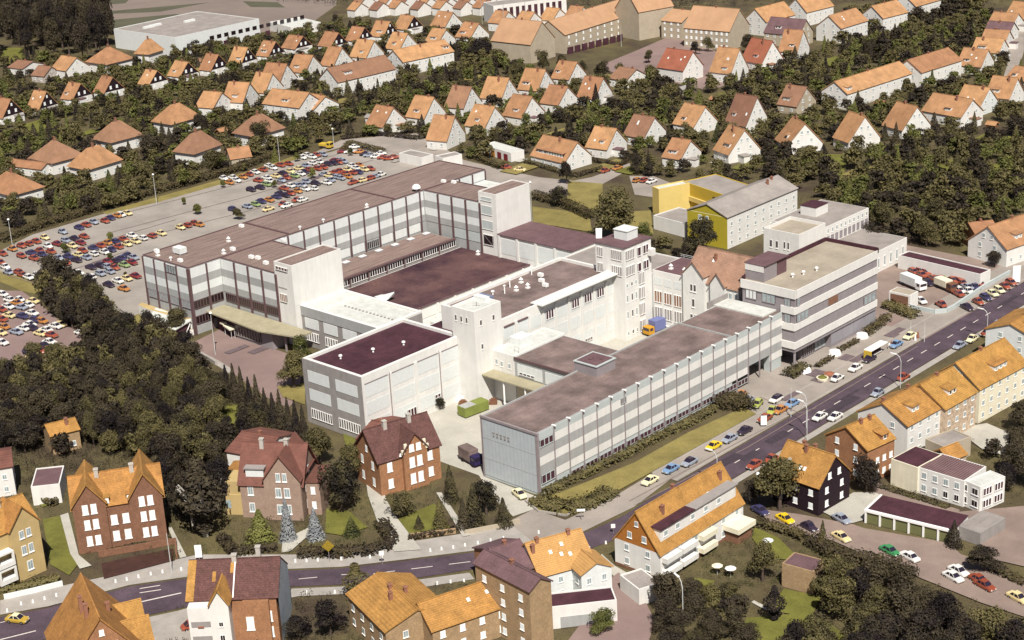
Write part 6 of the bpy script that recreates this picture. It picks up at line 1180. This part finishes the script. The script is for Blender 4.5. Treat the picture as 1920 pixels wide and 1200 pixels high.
def crown(seed,kind,n=1500,ls=1.):
    r=random.Random(seed);v=[];f=[]
    def leaf(p,s,nrm):
        u=nrm.orthogonal().normalized();q=nrm.cross(u);a=r.uniform(0,6.28);u2=u*math.cos(a)+q*math.sin(a);q2=nrm.cross(u2);k=len(v)
        v.extend([tuple(p-u2*s),tuple(p-q2*s*.6),tuple(p+u2*s),tuple(p+q2*s*.6)]);f.append((k,k+1,k+2,k+3))
    if kind=='round':                             # unit crown: radius 1, height 2 from z=0.5
        bl=[]
        for i in range(16):
            a=r.uniform(0,6.28);rr=r.uniform(.1,.72);z=r.uniform(.1,1.)
            bl.append((Vector((rr*math.cos(a)*(1-.4*z),rr*math.sin(a)*(1-.4*z),.45+z*1.15)),r.uniform(.26,.46)))
        bl.append((Vector((0,0,1.1)),.55))
        for i in range(n):
            c,R=bl[r.randrange(len(bl))];d=Vector((r.gauss(0,1),r.gauss(0,1),r.gauss(0,1))).normalized()
            if d.z<-.35: d.z*=-.5
            p=c+d*R*(r.random()**.25)*1.02;nn=(d+Vector((r.gauss(0,.5),r.gauss(0,.5),r.gauss(0,.5)))).normalized();leaf(p,r.uniform(.032,.066)*(1 if n>3000 else 1.35),nn)
    elif kind=='cone':
        for i in range(n):
            z=r.random()**1.35;lay=math.floor(z*9)/9;R=(1-z)*.9+.05;R*=.72+.28*(1-(z*9)%1)
            a=r.uniform(0,6.28);rr=R*math.sqrt(r.uniform(.25,1));p=Vector((rr*math.cos(a),rr*math.sin(a),.12+z*1.9-rr*.12));d=Vector((math.cos(a),math.sin(a),.7));leaf(p,r.uniform(.05,.09),(d+Vector((r.gauss(0,.4),r.gauss(0,.4),r.gauss(0,.4)))).normalized())
    elif kind=='tall':
        for i in range(n):
            z=r.random();R=(.30+.12*math.sin(z*9+seed))*math.sin(math.pi*min(1,.12+z*.86))**.6;a=r.uniform(0,6.28);rr=R*math.sqrt(r.uniform(.3,1));d=Vector((math.cos(a),math.sin(a),.5));leaf(Vector((rr*math.cos(a),rr*math.sin(a),.2+z*1.8)),r.uniform(.03,.06),(d+Vector((r.gauss(0,.5),r.gauss(0,.5),r.gauss(0,.5)))).normalized())
    elif kind=='bush':
        bl=[(Vector((r.uniform(-.6,.6),r.uniform(-.6,.6),r.uniform(.25,.55))),r.uniform(.3,.5)) for _ in range(8)]
        for i in range(n):
            c,R=bl[r.randrange(len(bl))];d=Vector((r.gauss(0,1),r.gauss(0,1),abs(r.gauss(0,1)))).normalized();leaf(c+d*R*(r.random()**.3),r.uniform(.06,.12),(d+Vector((r.gauss(0,.5),r.gauss(0,.5),r.gauss(0,.5)))).normalized())
    return v,f
def cm_(seed,kind,mt,n):
    v,f=crown(seed,kind,n);me=bpy.data.meshes.new('crown');me.from_pydata(v,[],f);me.materials.append(mt);me.update();return me
CRW={}
for key,kind,n,num in (('round','round',5200,6),('cone','cone',1500,2),('tall','tall',1500,2),('bush','bush',420,3)):
    for mk,mt in (('f',LF),('d',LD),('g',LG)):
        CRW[key,mk]=[cm_(hash((key,i))%999 if 0 else 31*i+len(key),kind,mt,n) for i in range(num)]
CRW['cone','b']=[cm_(5,'cone',LB,1700)];CRW['round','h']=[cm_(9,'round',LH,2200)]
def trunkmesh(mt,seed):
    r=random.Random(seed);c=MB();c.cyl(0,0,0,.8,.07,.05,7);c.cyl(0,0,.8,1.5,.05,.02,6)
    for k in range(4): a=r.uniform(0,6.28);z=.5+.15*k;c.tube([(0,0,z),(.3*math.cos(a),.3*math.sin(a),z+.3),(.5*math.cos(a),.5*math.sin(a),z+.65)],.018,5)
    return c.mesh('trunk',mt)
TRK=trunkmesh(BARK,1);TRB=trunkmesh(BIRCH,2)
NTREE={'broadleaf_tree':0,'conifer':0,'shrub':0}
PEND=[]
def plant(X,Y,r,h,key,mk,name,label=None,grp=None,trunk=None,hint=None):
    ls=CRW[key,mk];me=ls[rnd.randrange(len(ls))];hh={'round':2.05,'cone':2.05,'tall':2.05,'bush':1.}[key]
    rx=r if key!='tall' else r/.36
    if key=='bush':
        o=ob(name,me,None,(X,Y,0),rnd.uniform(0,6.28),(r,r,h/hh));t=o;o['category']='shrub'
    else:
        t=thing(name,'','tree',(X,Y,0),rnd.uniform(0,6.28));ob('crown',me,t,(0,0,0),0,(rx,rx,h/hh));ob('trunk',trunk or TRK,t,(0,0,0),0,(min(rx,h*.5),min(rx,h*.5),h/2.2))
    if grp: t['group']=grp
    if label: t['label']=label
    PEND.append((t,X,Y,r,h,key,mk,label,hint));return t
def inside_foot(X,Y,mg):
    for F in FOOT:
        if len(F)==4:
            if F[0]-mg<X<F[1]+mg and F[2]-mg<Y<F[3]+mg: return True
        else:
            dx,dy=X-F[0],Y-F[1];a=dx*F[2]+dy*F[3];b=-dx*F[3]+dy*F[2]
            if abs(a)<F[4]+mg and abs(b)<F[5]+mg: return True
    return False
def hides(X,Y,r,h):
    q=pj((X,Y,h*.92));q2=pj((X,Y,h*.45));w_=FPX*r*.7/q[2]
    for x0,x1,y0,y1,d in SEEN:
        if q[2]<d+4:
            yb=y0+(y1-y0)*.72
            if x0-w_*.4<q[0]<x1+w_*.4 and y0-w_*.2<q[1]<yb: return True
    return False
def inpoly(x,y,P):
    c=False;j=len(P)-1
    for i in range(len(P)):
        if (P[i][1]>y)!=(P[j][1]>y) and x<(P[j][0]-P[i][0])*(y-P[i][1])/(P[j][1]-P[i][1])+P[i][0]: c=not c
        j=i
    return c
KEEP=[]                                           # open ground in view that stays open
for o in S.collection.objects:
    if o.get('kind')=='structure' and o.type=='MESH' and len(o.data.vertices)>2 and o.name.split('.')[0] not in ('ground','field','field_strip','road_marking','kerb_line','bare_earth'):
        P=[pj(v.co)[:2] for v in o.data.vertices];KEEP.append((min(p[0] for p in P),max(p[0] for p in P),min(p[1] for p in P),max(p[1] for p in P),[(v.co.x,v.co.y) for v in o.data.vertices] ,o))
from mathutils.bvhtree import BVHTree
KT=[BVHTree.FromPolygons([tuple(v.co) for v in k[5].data.vertices],[tuple(p.vertices) for p in k[5].data.polygons]) for k in KEEP]
def onopen(X,Y):
    for b_ in KT:
        if b_.ray_cast(Vector((X,Y,5)),Vector((0,0,-1)),10)[0] is not None: return True
    return False
PT=[]
CELL={};NP=[0]
def free(X,Y,dmin):
    while NP[0]<len(PT): a,b=PT[NP[0]];CELL.setdefault((int(a//8),int(b//8)),[]).append((a,b));NP[0]+=1
    i,j=int(X//8),int(Y//8)
    for u in (i-1,i,i+1):
        for w_ in (j-1,j,j+1):
            for a,b in CELL.get((u,w_),()):
                if (X-a)**2+(Y-b)**2<dmin*dmin: return False
    return True
# single trees that can be told apart (pixel of the foot, radius, height, crown, leaves)
SPEC=[(1150,452,8.5,17,'round','f','very big leafy tree between the plum-roofed hall and the yellow building'),(1050,386,4.5,7,'round','f','low rounded tree at the lawn beside the far stair tower'),(1208,452,4,6,'round','g','light green tree right of the very big leafy tree'),
(1312,478,5.8,11,'round','f','dense tree before the olive-yellow end wall'),(1232,492,3.5,5,'round','f','small tree behind the tall white corner tower'),(1063,345,3.2,9,'round','d','dark pointed tree at the back street corner'),(728,252,2.6,4.5,'round','f','small tree in front of a white gabled house by the back street'),
(386,1005,4.6,17,'tall','d','very tall dark birch between the two brick villas'),(362,985,5,13,'round','d','dark leafy tree left of the tall birch'),(410,960,4.2,12,'round','d','dark leafy tree right of the tall birch'),(640,960,5.5,13,'round','f','big leafy tree between the pink stone villa and the brown-roofed brick villa'),(600,870,4.5,10,'round','f','bushy tree behind the pink stone villa'),(655,905,3.4,9,'round','f','leafy tree against the brown-roofed brick villa'),
(552,728,4.4,10,'round','f','leafy tree at the corner of the white-roofed low hall'),(570,690,3.4,9,'round','g','pale birch crown before the grey-fronted low hall'),
(490,1015,4,7,'cone','g','broad dark green fir in front of the pink stone villa'),(541,1012,2.3,9,'cone','b','tall silvery blue spruce in front of the pink stone villa'),(592,1008,2.4,6.5,'cone','b','smaller silvery blue spruce to the right of the tall one'),(660,1003,2.4,4,'cone','g','low green fir on the lawn by the driveway'),
(752,970,3.7,6,'round','f','round tree hiding the door of the brown-roofed brick villa'),(846,940,2.4,8,'cone','f','slim conifer right of the brown-roofed brick villa'),(826,988,2.2,6,'cone','f','small conifer beside the garden path'),(786,992,1.5,3,'cone','f','tiny conifer on the lawn of the brown-roofed brick villa'),
(890,985,3,9,'cone','f','conifer in the clump left of the factory drive'),(912,965,3.6,8,'round','f','weeping tree in the clump left of the factory drive'),(945,985,2.5,6,'cone','f','rightmost conifer in the clump left of the factory drive'),(870,990,2.2,6.5,'cone','d','dark leftmost conifer in the clump left of the factory drive'),
(1462,955,6,12,'round','f','big leafy tree left of the black-clad house'),(1418,945,3.5,6,'round','d','low dark tree left of the big leafy tree by the lane'),(1625,922,4,8.5,'round','d','dark tree right of the black-clad house'),(1250,1150,4,8,'round','d','dark tree beside the small garage and curved lamp'),
(1430,1090,3.6,9,'round','f','tree just left of the flat-roofed tan brick house'),(1452,1165,1.8,7,'tall','d','narrow columnar dark tree on the bottom lawn'),(1542,1030,1.6,6,'cone','f','young conifer beside the garage lane'),(1788,1025,2.2,5.5,'cone','d','dark conifer at the end of the green garages'),(1845,1072,4,5,'round','d','round dark tree by the lower right parking strip'),
(1130,1185,3,4.5,'round','g','green tree at the bottom edge in front of the yard'),(670,1120,2.4,7,'tall','f','thin brownish tree at the pavement left of the orange-roofed brick house'),(620,1190,3.5,7,'round','d','dark tree at the bottom beside the blue-grey end wall'),(560,1200,3,5,'round','d','low dark tree at the bottom edge under the double house'),(825,768,1.8,3.5,'round','f','little tree in front of the white block'),
(1058,630,2.,4,'round','g','green bush-like tree beside the link building'),(370,402,2.3,4,'round','g','young tree in the middle of the big car park'),(448,412,2.3,4,'round','f','young tree beside the striped hall roof edge'),(345,384,1.2,3,'round','g','tiny young tree on the upper car park island'),(419,352,1.2,3,'round','g','small young tree on the far car park island'),(209,455,1.6,4,'round','g','young tree between the middle rows of the car park'),(123,475,1.9,3.4,'round','g','young bushy tree in the left double row'),(207,492,1.4,3,'round','g','young tree at the middle row of the car park'),(558,303,1.7,4,'round','g','young tree by the far hedge row'),(586,335,1.8,4,'round','g','young olive tree in the far double row'),(514,352,1.3,3,'round','g','slim young tree in the far part of the car park'),
(658,292,1.5,3.5,'round','g','young tree beside the yellow loader'),(235,520,.9,2,'round','f','tiny young tree by the cream yellow car'),(1216,118,2.6,6,'round','f','round tree alone in the school yard'),(1328,97,3,7,'round','f','tree before the school hall'),(1304,102,3,6,'round','d','darker tree left of the one before the school hall'),(1401,100,4,9,'round','d','tree at the right end of the school hall'),(1018,135,4.,11,'round','f','tall tree before the school end wing'),(972,150,4.6,8,'round','f','broad tree left of the school end wing trees'),(1055,128,3.4,7,'round','f','smaller tree at the arcade of the school'),(1092,145,3,8,'round','f','second tree at the arcade of the school'),(1127,150,4,9,'round','f','third tree at the arcade of the school'),(1162,148,3,7,'round','f','fourth tree at the arcade of the school'),
(905,115,7,11,'round','d','broad dark tree left of the school end wing'),(290,300,8,11,'round','d','huge round dark tree in the left gardens'),(380,250,5,9,'round','d','dark tree right of the middle hipped house'),(430,250,6,10,'round','f','spreading tree beside the wide brown hipped house'),(400,330,5.5,10,'round','f','tree partly hiding the brown hipped house'),(489,275,5,11,'round','f','tree left of the white van'),(1118,205,3.,10,'cone','d','pointed dark conifer between white gabled houses'),(1216,318,1.8,7,'cone','d','narrow conifer at the back street corner garden'),(1193,325,3.5,7,'round','d','dark tree left of the narrow conifer'),(585,215,2.2,8,'cone','d','dark fir in front of the long white house'),(554,220,1.6,8,'cone','d','slim fir left of the long white house'),(1640,470,5,9,'round','d','tree right of the grey-roofed white hall'),(330,630,4.2,8,'round','f','bushy tree over the ramp shelter of the striped hall'),(1865,500,3,5,'round','d','tree at the lot wall below the large dormered house')]
for x,y,r,h,key,mk,lab in SPEC:
    p=g(x,y);PT.append((p.x,p.y));plant(p.x,p.y,r,h,key,mk,'conifer' if key=='cone' else 'broadleaf_tree',lab,trunk=TRB if 'birch' in lab else None)
for i in range(11):                               # row of dark conifers above the villas
    x=428+i*14.5;y=735+i*9.5+rnd.uniform(-4,4);p=g(x,y+12);PT.append((p.x,p.y));plant(p.x,p.y,2.1,9.5+rnd.uniform(-1,1.5),'cone','d','conifer','slim dark conifer, %s in the sloping row beside the mauve yard'%ordn(i,11),'conifers in the row beside the mauve yard')
rl=random.Random(9)
for _ in range(260):                              # pale patios and trodden paths beside the houses
    F=rl.choice([F for F in FOOT if len(F)==6 and pj((F[0],F[1],0))[1]<340]);a_=rl.uniform(-F[4],F[4]);s_=rl.choice((-1,1));X_=F[0]+a_*F[2]-s_*(F[5]+1.6)*F[3];Y_=F[1]+a_*F[3]+s_*(F[5]+1.6)*F[2];w1,w2=rl.uniform(.7,1.6),rl.uniform(.8,3)
    if _<46: o=rect('patio',X_-w1,X_+w1,Y_-w2,Y_+w2,0,CON if _%2 else PAV)
rl=random.Random(5);nl=0                          # small garden lawns and sheds between the houses
for _ in range(4000):
    if nl>=44: break
    x,y=rl.uniform(0,1900),rl.uniform(90,330)
    if y>320-.0*x and x>640 and x<1250: continue
    p=g(x,y);w1,w2=rl.uniform(3,6),rl.uniform(4,9)
    if any(inside_foot(p.x+dx,p.y+dy,.8) for dx in (-w1,0,w1) for dy in (-w2,0,w2)) or onopen(p.x,p.y) or onopen(p.x+w1,p.y+w2): continue
    nl+=1
    if nl%4==0:
        t=thing('garden_shed','%s-roofed garden shed'%('brown','grey','red-orange')[nl%3],'shed',(p.x,p.y,0),rl.choice((0,1.57)),'garden sheds of the settlement');SHEDS=globals().setdefault('SHEDS',[]);SHEDS.append(t)
        gwall(t,3.6,3,2.9,2.,(TAN,WH,WOOD)[nl%3]);roofslab(t,4.,3,2.9,2.,(BRR,GRYC,ORF)[nl%3],.3);FOOT.append((p.x,p.y,1,0,2.5,2.5))
    else:
        o=rect('lawn',p.x-w1,p.x+w1,p.y-w2,p.y+w2,0,LAG if nl%2 else LAW);KT.append(BVHTree.FromPolygons([tuple(v.co) for v in o.data.vertices],[tuple(q.vertices) for q in o.data.polygons]))
SHEDS.sort(key=lambda o:pj(o.location)[0])
for i,o in enumerate(SHEDS): o['label']=o['label']+', '+ordn(i,len(SHEDS))+' of the garden sheds'
# woods and gardens, filled at random inside outlines
def fill(poly,n,rr,hh,sp,mks,keys=('round',),tag_='',name=None,hidechk=True,tries=40):
    P=[g(*q) for q in poly];X0,X1=min(p.x for p in P),max(p.x for p in P);Y0,Y1=min(p.y for p in P),max(p.y for p in P);W_=[(p.x,p.y) for p in P];k=0
    for _ in range(n*tries):
        if k>=n: break
        X,Y=rnd.uniform(X0,X1),rnd.uniform(Y0,Y1)
        if not inpoly(X,Y,W_): continue
        r=rnd.uniform(*rr);h=rnd.uniform(*hh)
        if not free(X,Y,sp*r) or inside_foot(X,Y,r*.55) or onopen(X,Y): continue
        if hidechk and hides(X,Y,r,h):
            h*=.5;r*=.7
            if hides(X,Y,r,h): continue
        PT.append((X,Y));key=rnd.choice(keys);nm='conifer' if key=='cone' else 'broadleaf_tree'
        plant(X,Y,r if key!='cone' else r*.7,h,key,rnd.choice(mks),nm,None,tag_);k+=1
    print('fill',tag_,k,'/',n)
fill([(60,535),(120,530),(160,560),(290,640),(350,675),(400,725),(470,800),(540,850),(580,860),(470,850),(430,860),(380,880),(300,870),(270,860),(170,850),(100,860),(0,850),(0,700),(80,690),(140,660),(110,610)],230,(2.6,4.4),(6,10),.8,'fdd',tag_='trees of the wood left of the factory')
fill([(-20,0),(120,-30),(190,20),(213,60),(215,105),(150,125),(60,130),(-20,95)],110,(5,7),(20,26),.75,'d',tag_='trees of the dark wood at the top left',hidechk=False)
fill([(0,100),(200,130),(330,110),(480,80),(640,50),(900,60),(930,110),(1000,150),(1200,140),(1290,170),(1400,130),(1560,90),(1700,60),(1860,30),(1920,150),(1920,420),(1640,420),(1400,330),(1250,290),(1190,300),(900,300),(640,250),(560,290),(430,330),(200,395),(0,440)],1500,(2.8,4.9),(4.5,8),.95,'ffdg',('round','round','round','cone'),tag_='garden trees of the settlement')
fill([(1590,40),(1830,0),(1870,60),(1780,110),(1700,130),(1590,150),(1560,130)],40,(4.5,6),(7,11),1.15,'fd',tag_='trees of the upper right wood')
fill([(1410,270),(1520,290),(1640,300),(1800,290),(1920,300),(1920,400),(1800,400),(1830,470),(1700,470),(1660,440),(1600,350),(1500,330),(1420,320)],60,(3.5,5),(6,9.5),1.15,'ffd',tag_='trees of the thicket behind the office block')
fill([(1505,1112),(1560,1088),(1640,1112),(1700,1155),(1760,1165),(1840,1205),(1900,1235),(1900,1290),(1480,1290)],34,(3.5,5),(7,10),1.15,'ddf',tag_='trees of the bottom right grove')
fill([(1235,1140),(1400,1122),(1425,1150),(1390,1240),(1235,1240)],13,(2.4,3.6),(4,7),1.3,'ddf',tag_='garden trees at the bottom')
fill([(300,850),(430,870),(430,1000),(340,1020),(310,900)],8,(3,4.2),(8,12),1.2,'d',tag_='dark trees between the brick villas')
fill([(1850,830),(1925,800),(1925,930),(1880,920)],7,(2.6,4),(5,9),1.2,'d',tag_='trees at the right edge behind the workshops')
fill([(1150,470),(1230,430),(1300,470),(1290,505),(1190,490)],8,(2.2,3.4),(4,6),1.2,'fd',tag_='b')
fill([(1190,300),(1300,318),(1420,335),(1400,350),(1290,340),(1240,335),(1195,328)],16,(2.2,3.6),(4,6),1.1,'fdf',tag_='c')
# hedges and shrubs
def hedge(pts,w_,h,label,mk='h',grp=None):
    P=[g(*q) for q in pts];v=[];f=[];r=random.Random(int(pts[0][0]))
    for a,b in zip(P[:-1],P[1:]):
        L=(b-a).length;d=(b-a)/max(L,.01);n=Vector((-d.y,d.x,0))
        for i in range(int(L*w_*26)):
            t=r.random()*L;s=r.uniform(-1,1);z=h*(1-.25*s*s)*(r.random()**.35)
            if abs(s)>.8: z=h*r.random()
            p=a+d*t+n*s*w_/2+Vector((0,0,z));nn=Vector((n.x*s+r.gauss(0,.4),n.y*s+r.gauss(0,.4),.5+r.random())).normalized();u=nn.orthogonal().normalized();q=nn.cross(u);k=len(v);e=r.uniform(.14,.3)
            v+=[tuple(p-u*e),tuple(p-q*e),tuple(p+u*e),tuple(p+q*e)];f.append((k,k+1,k+2,k+3))
    me=bpy.data.meshes.new('hedge');me.from_pydata(v,[],f);me.materials.append(LH if mk=='h' else (LF if mk=='f' else LG));return tag(ob('hedge',me),label,'hedge',grp)
hedge([(1000,372),(1060,388),(1110,412)],3.5,3,'long dark hedge across the lawn beyond the far stair tower');hedge([(640,262),(700,252),(785,262),(800,258)],2.5,1.6,'clipped hedge along the back street garden','h')
hedge([(642,288),(655,272),(700,283),(722,288)],2.5,2,'dark hedge at the top corner of the big car park');hedge([(880,292),(940,318),(950,312)],2.5,2,'hedge beside the white garage block')
hedge([(985,305),(1045,323),(1078,332)],2,1.6,'trimmed hedge before the house with the dark window band');hedge([(1080,333),(1128,318)],2,1.6,'short trimmed hedge at the street corner','h');hedge([(1108,302),(1160,312),(1180,302)],2,1.4,'hedge under the dark brown-roofed house')
hedge([(1018,930),(1090,895),(1160,862),(1240,820),(1300,792),(1340,770)],2.6,1.6,'long loose hedge under the windows of the street block','f');hedge([(1003,940),(1060,958),(1110,945),(1145,925)],5,1.6,'wide shrub bed at the curved corner of the street block','f')
hedge([(1345,768),(1378,752),(1400,775)],5,2.6,'bushy shrub mass where the street block lawn ends','h');hedge([(1475,708),(1510,690)],4,1.6,'flower bed with shrubs at the office block corner','f');hedge([(1530,690),(1560,672)],1.6,1,'low dark hedge left of the middle white planter');hedge([(1572,660),(1608,640)],1.6,1,'low dark hedge between two white planters');hedge([(1622,630),(1665,600)],2.5,2,'dark shrubs at the right end of the office block')
hedge([(1662,575),(1720,598)],4,2,'shrub strip between the office block and the side street','f');hedge([(1415,985),(1480,1000),(1510,1015)],2.6,1.8,'dark hedge along the garage lane');hedge([(1520,1020),(1570,1050),(1640,1060),(1690,1070)],3.5,2.4,'thick hedge between the lane and the grove');hedge([(1855,1068),(1925,1100)],2,1.4,'dark hedge at the lower right parking strip')
hedge([(560,1042),(640,1042),(715,1035),(735,1015),(715,985)],3,1.8,'curved dark hedge round the stone villa garden');hedge([(415,1010),(440,1040),(520,1030)],2.4,1.6,'hedge below the broad fir');hedge([(765,1012),(855,998)],1.6,1.2,'low hedge in front of the brown-roofed villa garden')
hedge([(0,1110),(60,1100),(110,1085)],2.4,1,'flowery shrubs in front of the ochre villa','f');hedge([(185,1040),(320,1008)],1,.7,'thin planted strip below the twin-gabled villa','f');hedge([(0,455),(60,432),(180,395),(300,360),(430,325),(540,285)],4,2.5,'long dark hedge above the big car park','h');hedge([(62,935),(100,950),(112,928)],1.6,1.6,'dark hedge behind the ochre villa');hedge([(1780,955),(1700,930),(1650,915)],1.6,.8,'low rough shrubs between garages and white house','f')
hedge([(100,540),(160,565),(230,615),(290,645)],5,3,'rough bushes along the exit lane','f')
# garden undergrowth over the settlement and woods
def under(poly,n,seed,mt,label,smin=.5,smax=1.2):
    P=[g(*q) for q in poly];X0,X1=min(p.x for p in P),max(p.x for p in P);Y0,Y1=min(p.y for p in P),max(p.y for p in P);W_=[(p.x,p.y) for p in P];r=random.Random(seed);v=[];f=[];k=0
    tpl=[crown(77+i,'bush',26) for i in range(4)]
    for _ in range(n*6):
        if k>=n: break
        X,Y=r.uniform(X0,X1),r.uniform(Y0,Y1)
        if not inpoly(X,Y,W_) or inside_foot(X,Y,.6) or onopen(X,Y): continue
        s=r.uniform(smin,smax);tv,tf=tpl[r.randrange(4)];b=len(v);a=r.uniform(0,6.28);ca_,sa_=math.cos(a),math.sin(a)
        for q in tv: v.append((X+(q[0]*ca_-q[1]*sa_)*s*1.5,Y+(q[0]*sa_+q[1]*ca_)*s*1.5,q[2]*s*1.5))
        for q in tf: f.append(tuple(i_+b for i_ in q))
        k+=1
    me=bpy.data.meshes.new('undergrowth');me.from_pydata(v,[],f);me.materials.append(mt);return tag(ob('undergrowth',me),label,'undergrowth',None,'stuff')
G1=[(0,95),(330,100),(640,30),(900,40),(930,110),(1290,165),(1560,60),(1920,-10),(1920,480),(1700,480),(1250,300),(1190,300),(900,300),(640,250),(200,395),(0,440)]
under(G1,3200,1,LF,'low garden bushes and undergrowth between the settlement houses');under(G1,2200,2,LD,'dark low garden bushes between the settlement houses')
under([(60,535),(290,640),(420,710),(590,820),(590,860),(300,1000),(0,900),(0,700),(110,690)],2600,3,LD,'dark undergrowth of the wood left of the factory')
under([(1380,1000),(1500,1000),(1900,1150),(1900,1230),(1200,1230),(1250,1100)],500,4,LF,'bushes and vegetable plants of the bottom gardens',.3,.7)
under([(0,930),(120,925),(340,985),(420,930),(700,880),(960,950),(940,985),(740,1040),(330,1050),(200,1040),(100,1080),(0,1100)],520,6,LG,'low shrubs and flower beds in the villa gardens',.35,.9)
under([(300,1130),(560,1120),(800,1100),(900,1090),(900,1230),(300,1230)],160,7,LD,'low bushes between the houses at the bottom edge',.5,1.2)
under([(1330,955),(1600,1010),(1700,1080),(1480,1110),(1250,1110),(1240,1080)],260,8,LG,'low green garden plants behind the apartment house',.3,.8)
under([(1560,870),(1920,760),(1920,1000),(1700,930)],160,9,LF,'rough shrubs around the workshops at the right',.3,.8)
under([(-400,-40),(2300,-90),(1920,0),(900,30),(600,10),(200,-20)],3000,5,LD,'far undergrowth and trees beyond the top edge',1.2,2.6)
# ------------------------------------------------------------ labels of the filled trees from their neighbours
LM=[l for l in LAND if l[3]]
def nth(i,n): return 'leftmost' if i==0 else 'rightmost' if i==n-1 else (ORD[i] if i<16 else '%dth'%(i+1))+' from left'
def word(t,X,Y,r,h,key,mk,hint):
    q=pj((X,Y,h*.6));best=None
    for lx,ly,ld,sn in LM:
        d=math.hypot(lx-q[0],(ly-q[1])*1.4)
        if best is None or d<best[0]: best=(d,lx,ly,ld,sn)
    d,lx,ly,ld,sn=best;dx=q[0]-lx;dy=q[1]-ly
    rel=('right of' if dx>0 else 'left of') if abs(dx)>abs(dy)*1.2 else ('below' if dy>0 else 'above')
    far='just ' if d<45 else ('' if d<110 else 'well ')
    return '%s %s %s %s%s %s'%('tall' if h>9 else ('small' if h<4.5 else 'mid-sized'),{'f':'brownish-green','d':'dark','g':'light green','b':'blue','h':'dark'}[mk],'conifer' if key=='cone' else 'leafy tree',far,rel,sn)
# the filled trees that show smallest become one mass (about 300 of a kind stay things)
lim={'broadleaf_tree':292,'conifer':200}
fixed={'broadleaf_tree':0,'conifer':0}
for it in PEND:
    if it[7]: fixed[it[0].name.split('.')[0]]+=1
for kind in ('broadleaf_tree','conifer'):
    fl=[it for it in PEND if not it[7] and it[0].name.split('.')[0]==kind];fl.sort(key=lambda it:-(it[3]*it[4])/pj((it[1],it[2],3))[2]**2)
    keep=lim[kind]-fixed[kind];rest=fl[keep:]
    if not rest: continue
    for mk,mt in (('f',LF),('d',LD),('g',LG)):
        tp=[crown(500+i,'round' if kind[0]=='b' else 'cone',620) for i in range(4)];v=[];f=[]
        for it in rest:
            if it[6]!=mk: continue
            tv,tf=tp[rnd.randrange(4)];b=len(v);an=rnd.uniform(0,6.28);c_,s_=math.cos(an),math.sin(an);r,h=it[3],it[4]/2.05
            for q in tv: v.append((it[1]+(q[0]*c_-q[1]*s_)*r,it[2]+(q[0]*s_+q[1]*c_)*r,q[2]*h))
            for q in tf: f.append((q[0]+b,q[1]+b,q[2]+b,q[3]+b))
        # leaves of the coarser crowns are larger
        for q in f:
            cx=sum(v[i][0] for i in q)/4;cy=sum(v[i][1] for i in q)/4;cz=sum(v[i][2] for i in q)/4
            for i in q: v[i]=(cx+(v[i][0]-cx)*1.8,cy+(v[i][1]-cy)*1.8,cz+(v[i][2]-cz)*1.8)
        if f:
            me=bpy.data.meshes.new('background_trees');me.from_pydata(v,[],f);me.materials.append(mt);tag(ob('background_trees',me),{'f':'brownish-green','d':'dark','g':'light green'}[mk]+(' small garden trees and thickets between the far houses' if kind[0]=='b' else ' small conifers between the far houses'),'trees',None,'stuff')
    for it in rest:
        for ch in list(it[0].children): bpy.data.objects.remove(ch)
        bpy.data.objects.remove(it[0])
    PEND=[it for it in PEND if it not in rest]
used={}
for it in PEND:
    t,X,Y,r,h,key,mk,lab,hint=it
    if lab: used[lab]=1
    else:
        l=word(t,X,Y,r,h,key,mk,hint);used.setdefault(l,[]).append((t,X,Y))
def trim(s):
    w_=s.split()
    if len(w_)>16 and w_[0] in ('mid-sized','tall','small'): w_=w_[1:]
    return ' '.join(w_)
for l,v in list(used.items()):
    if v==1: continue
    if len(v)==1: v[0][0]['label']=trim(l)
    else:
        v.sort(key=lambda a:pj((a[1],a[2],3))[0])
        for i,(t,X,Y) in enumerate(v): t['label']=trim(l+', '+nth(i,len(v)))
nn={}
for o in S.collection.objects:
    if o.parent is None: k=o.name.split('.')[0];nn[k]=nn.get(k,0)+1
print('COUNTS',sorted(nn.items(),key=lambda a:-a[1])[:14],'cars',NC[0],'objs',len(S.collection.objects))
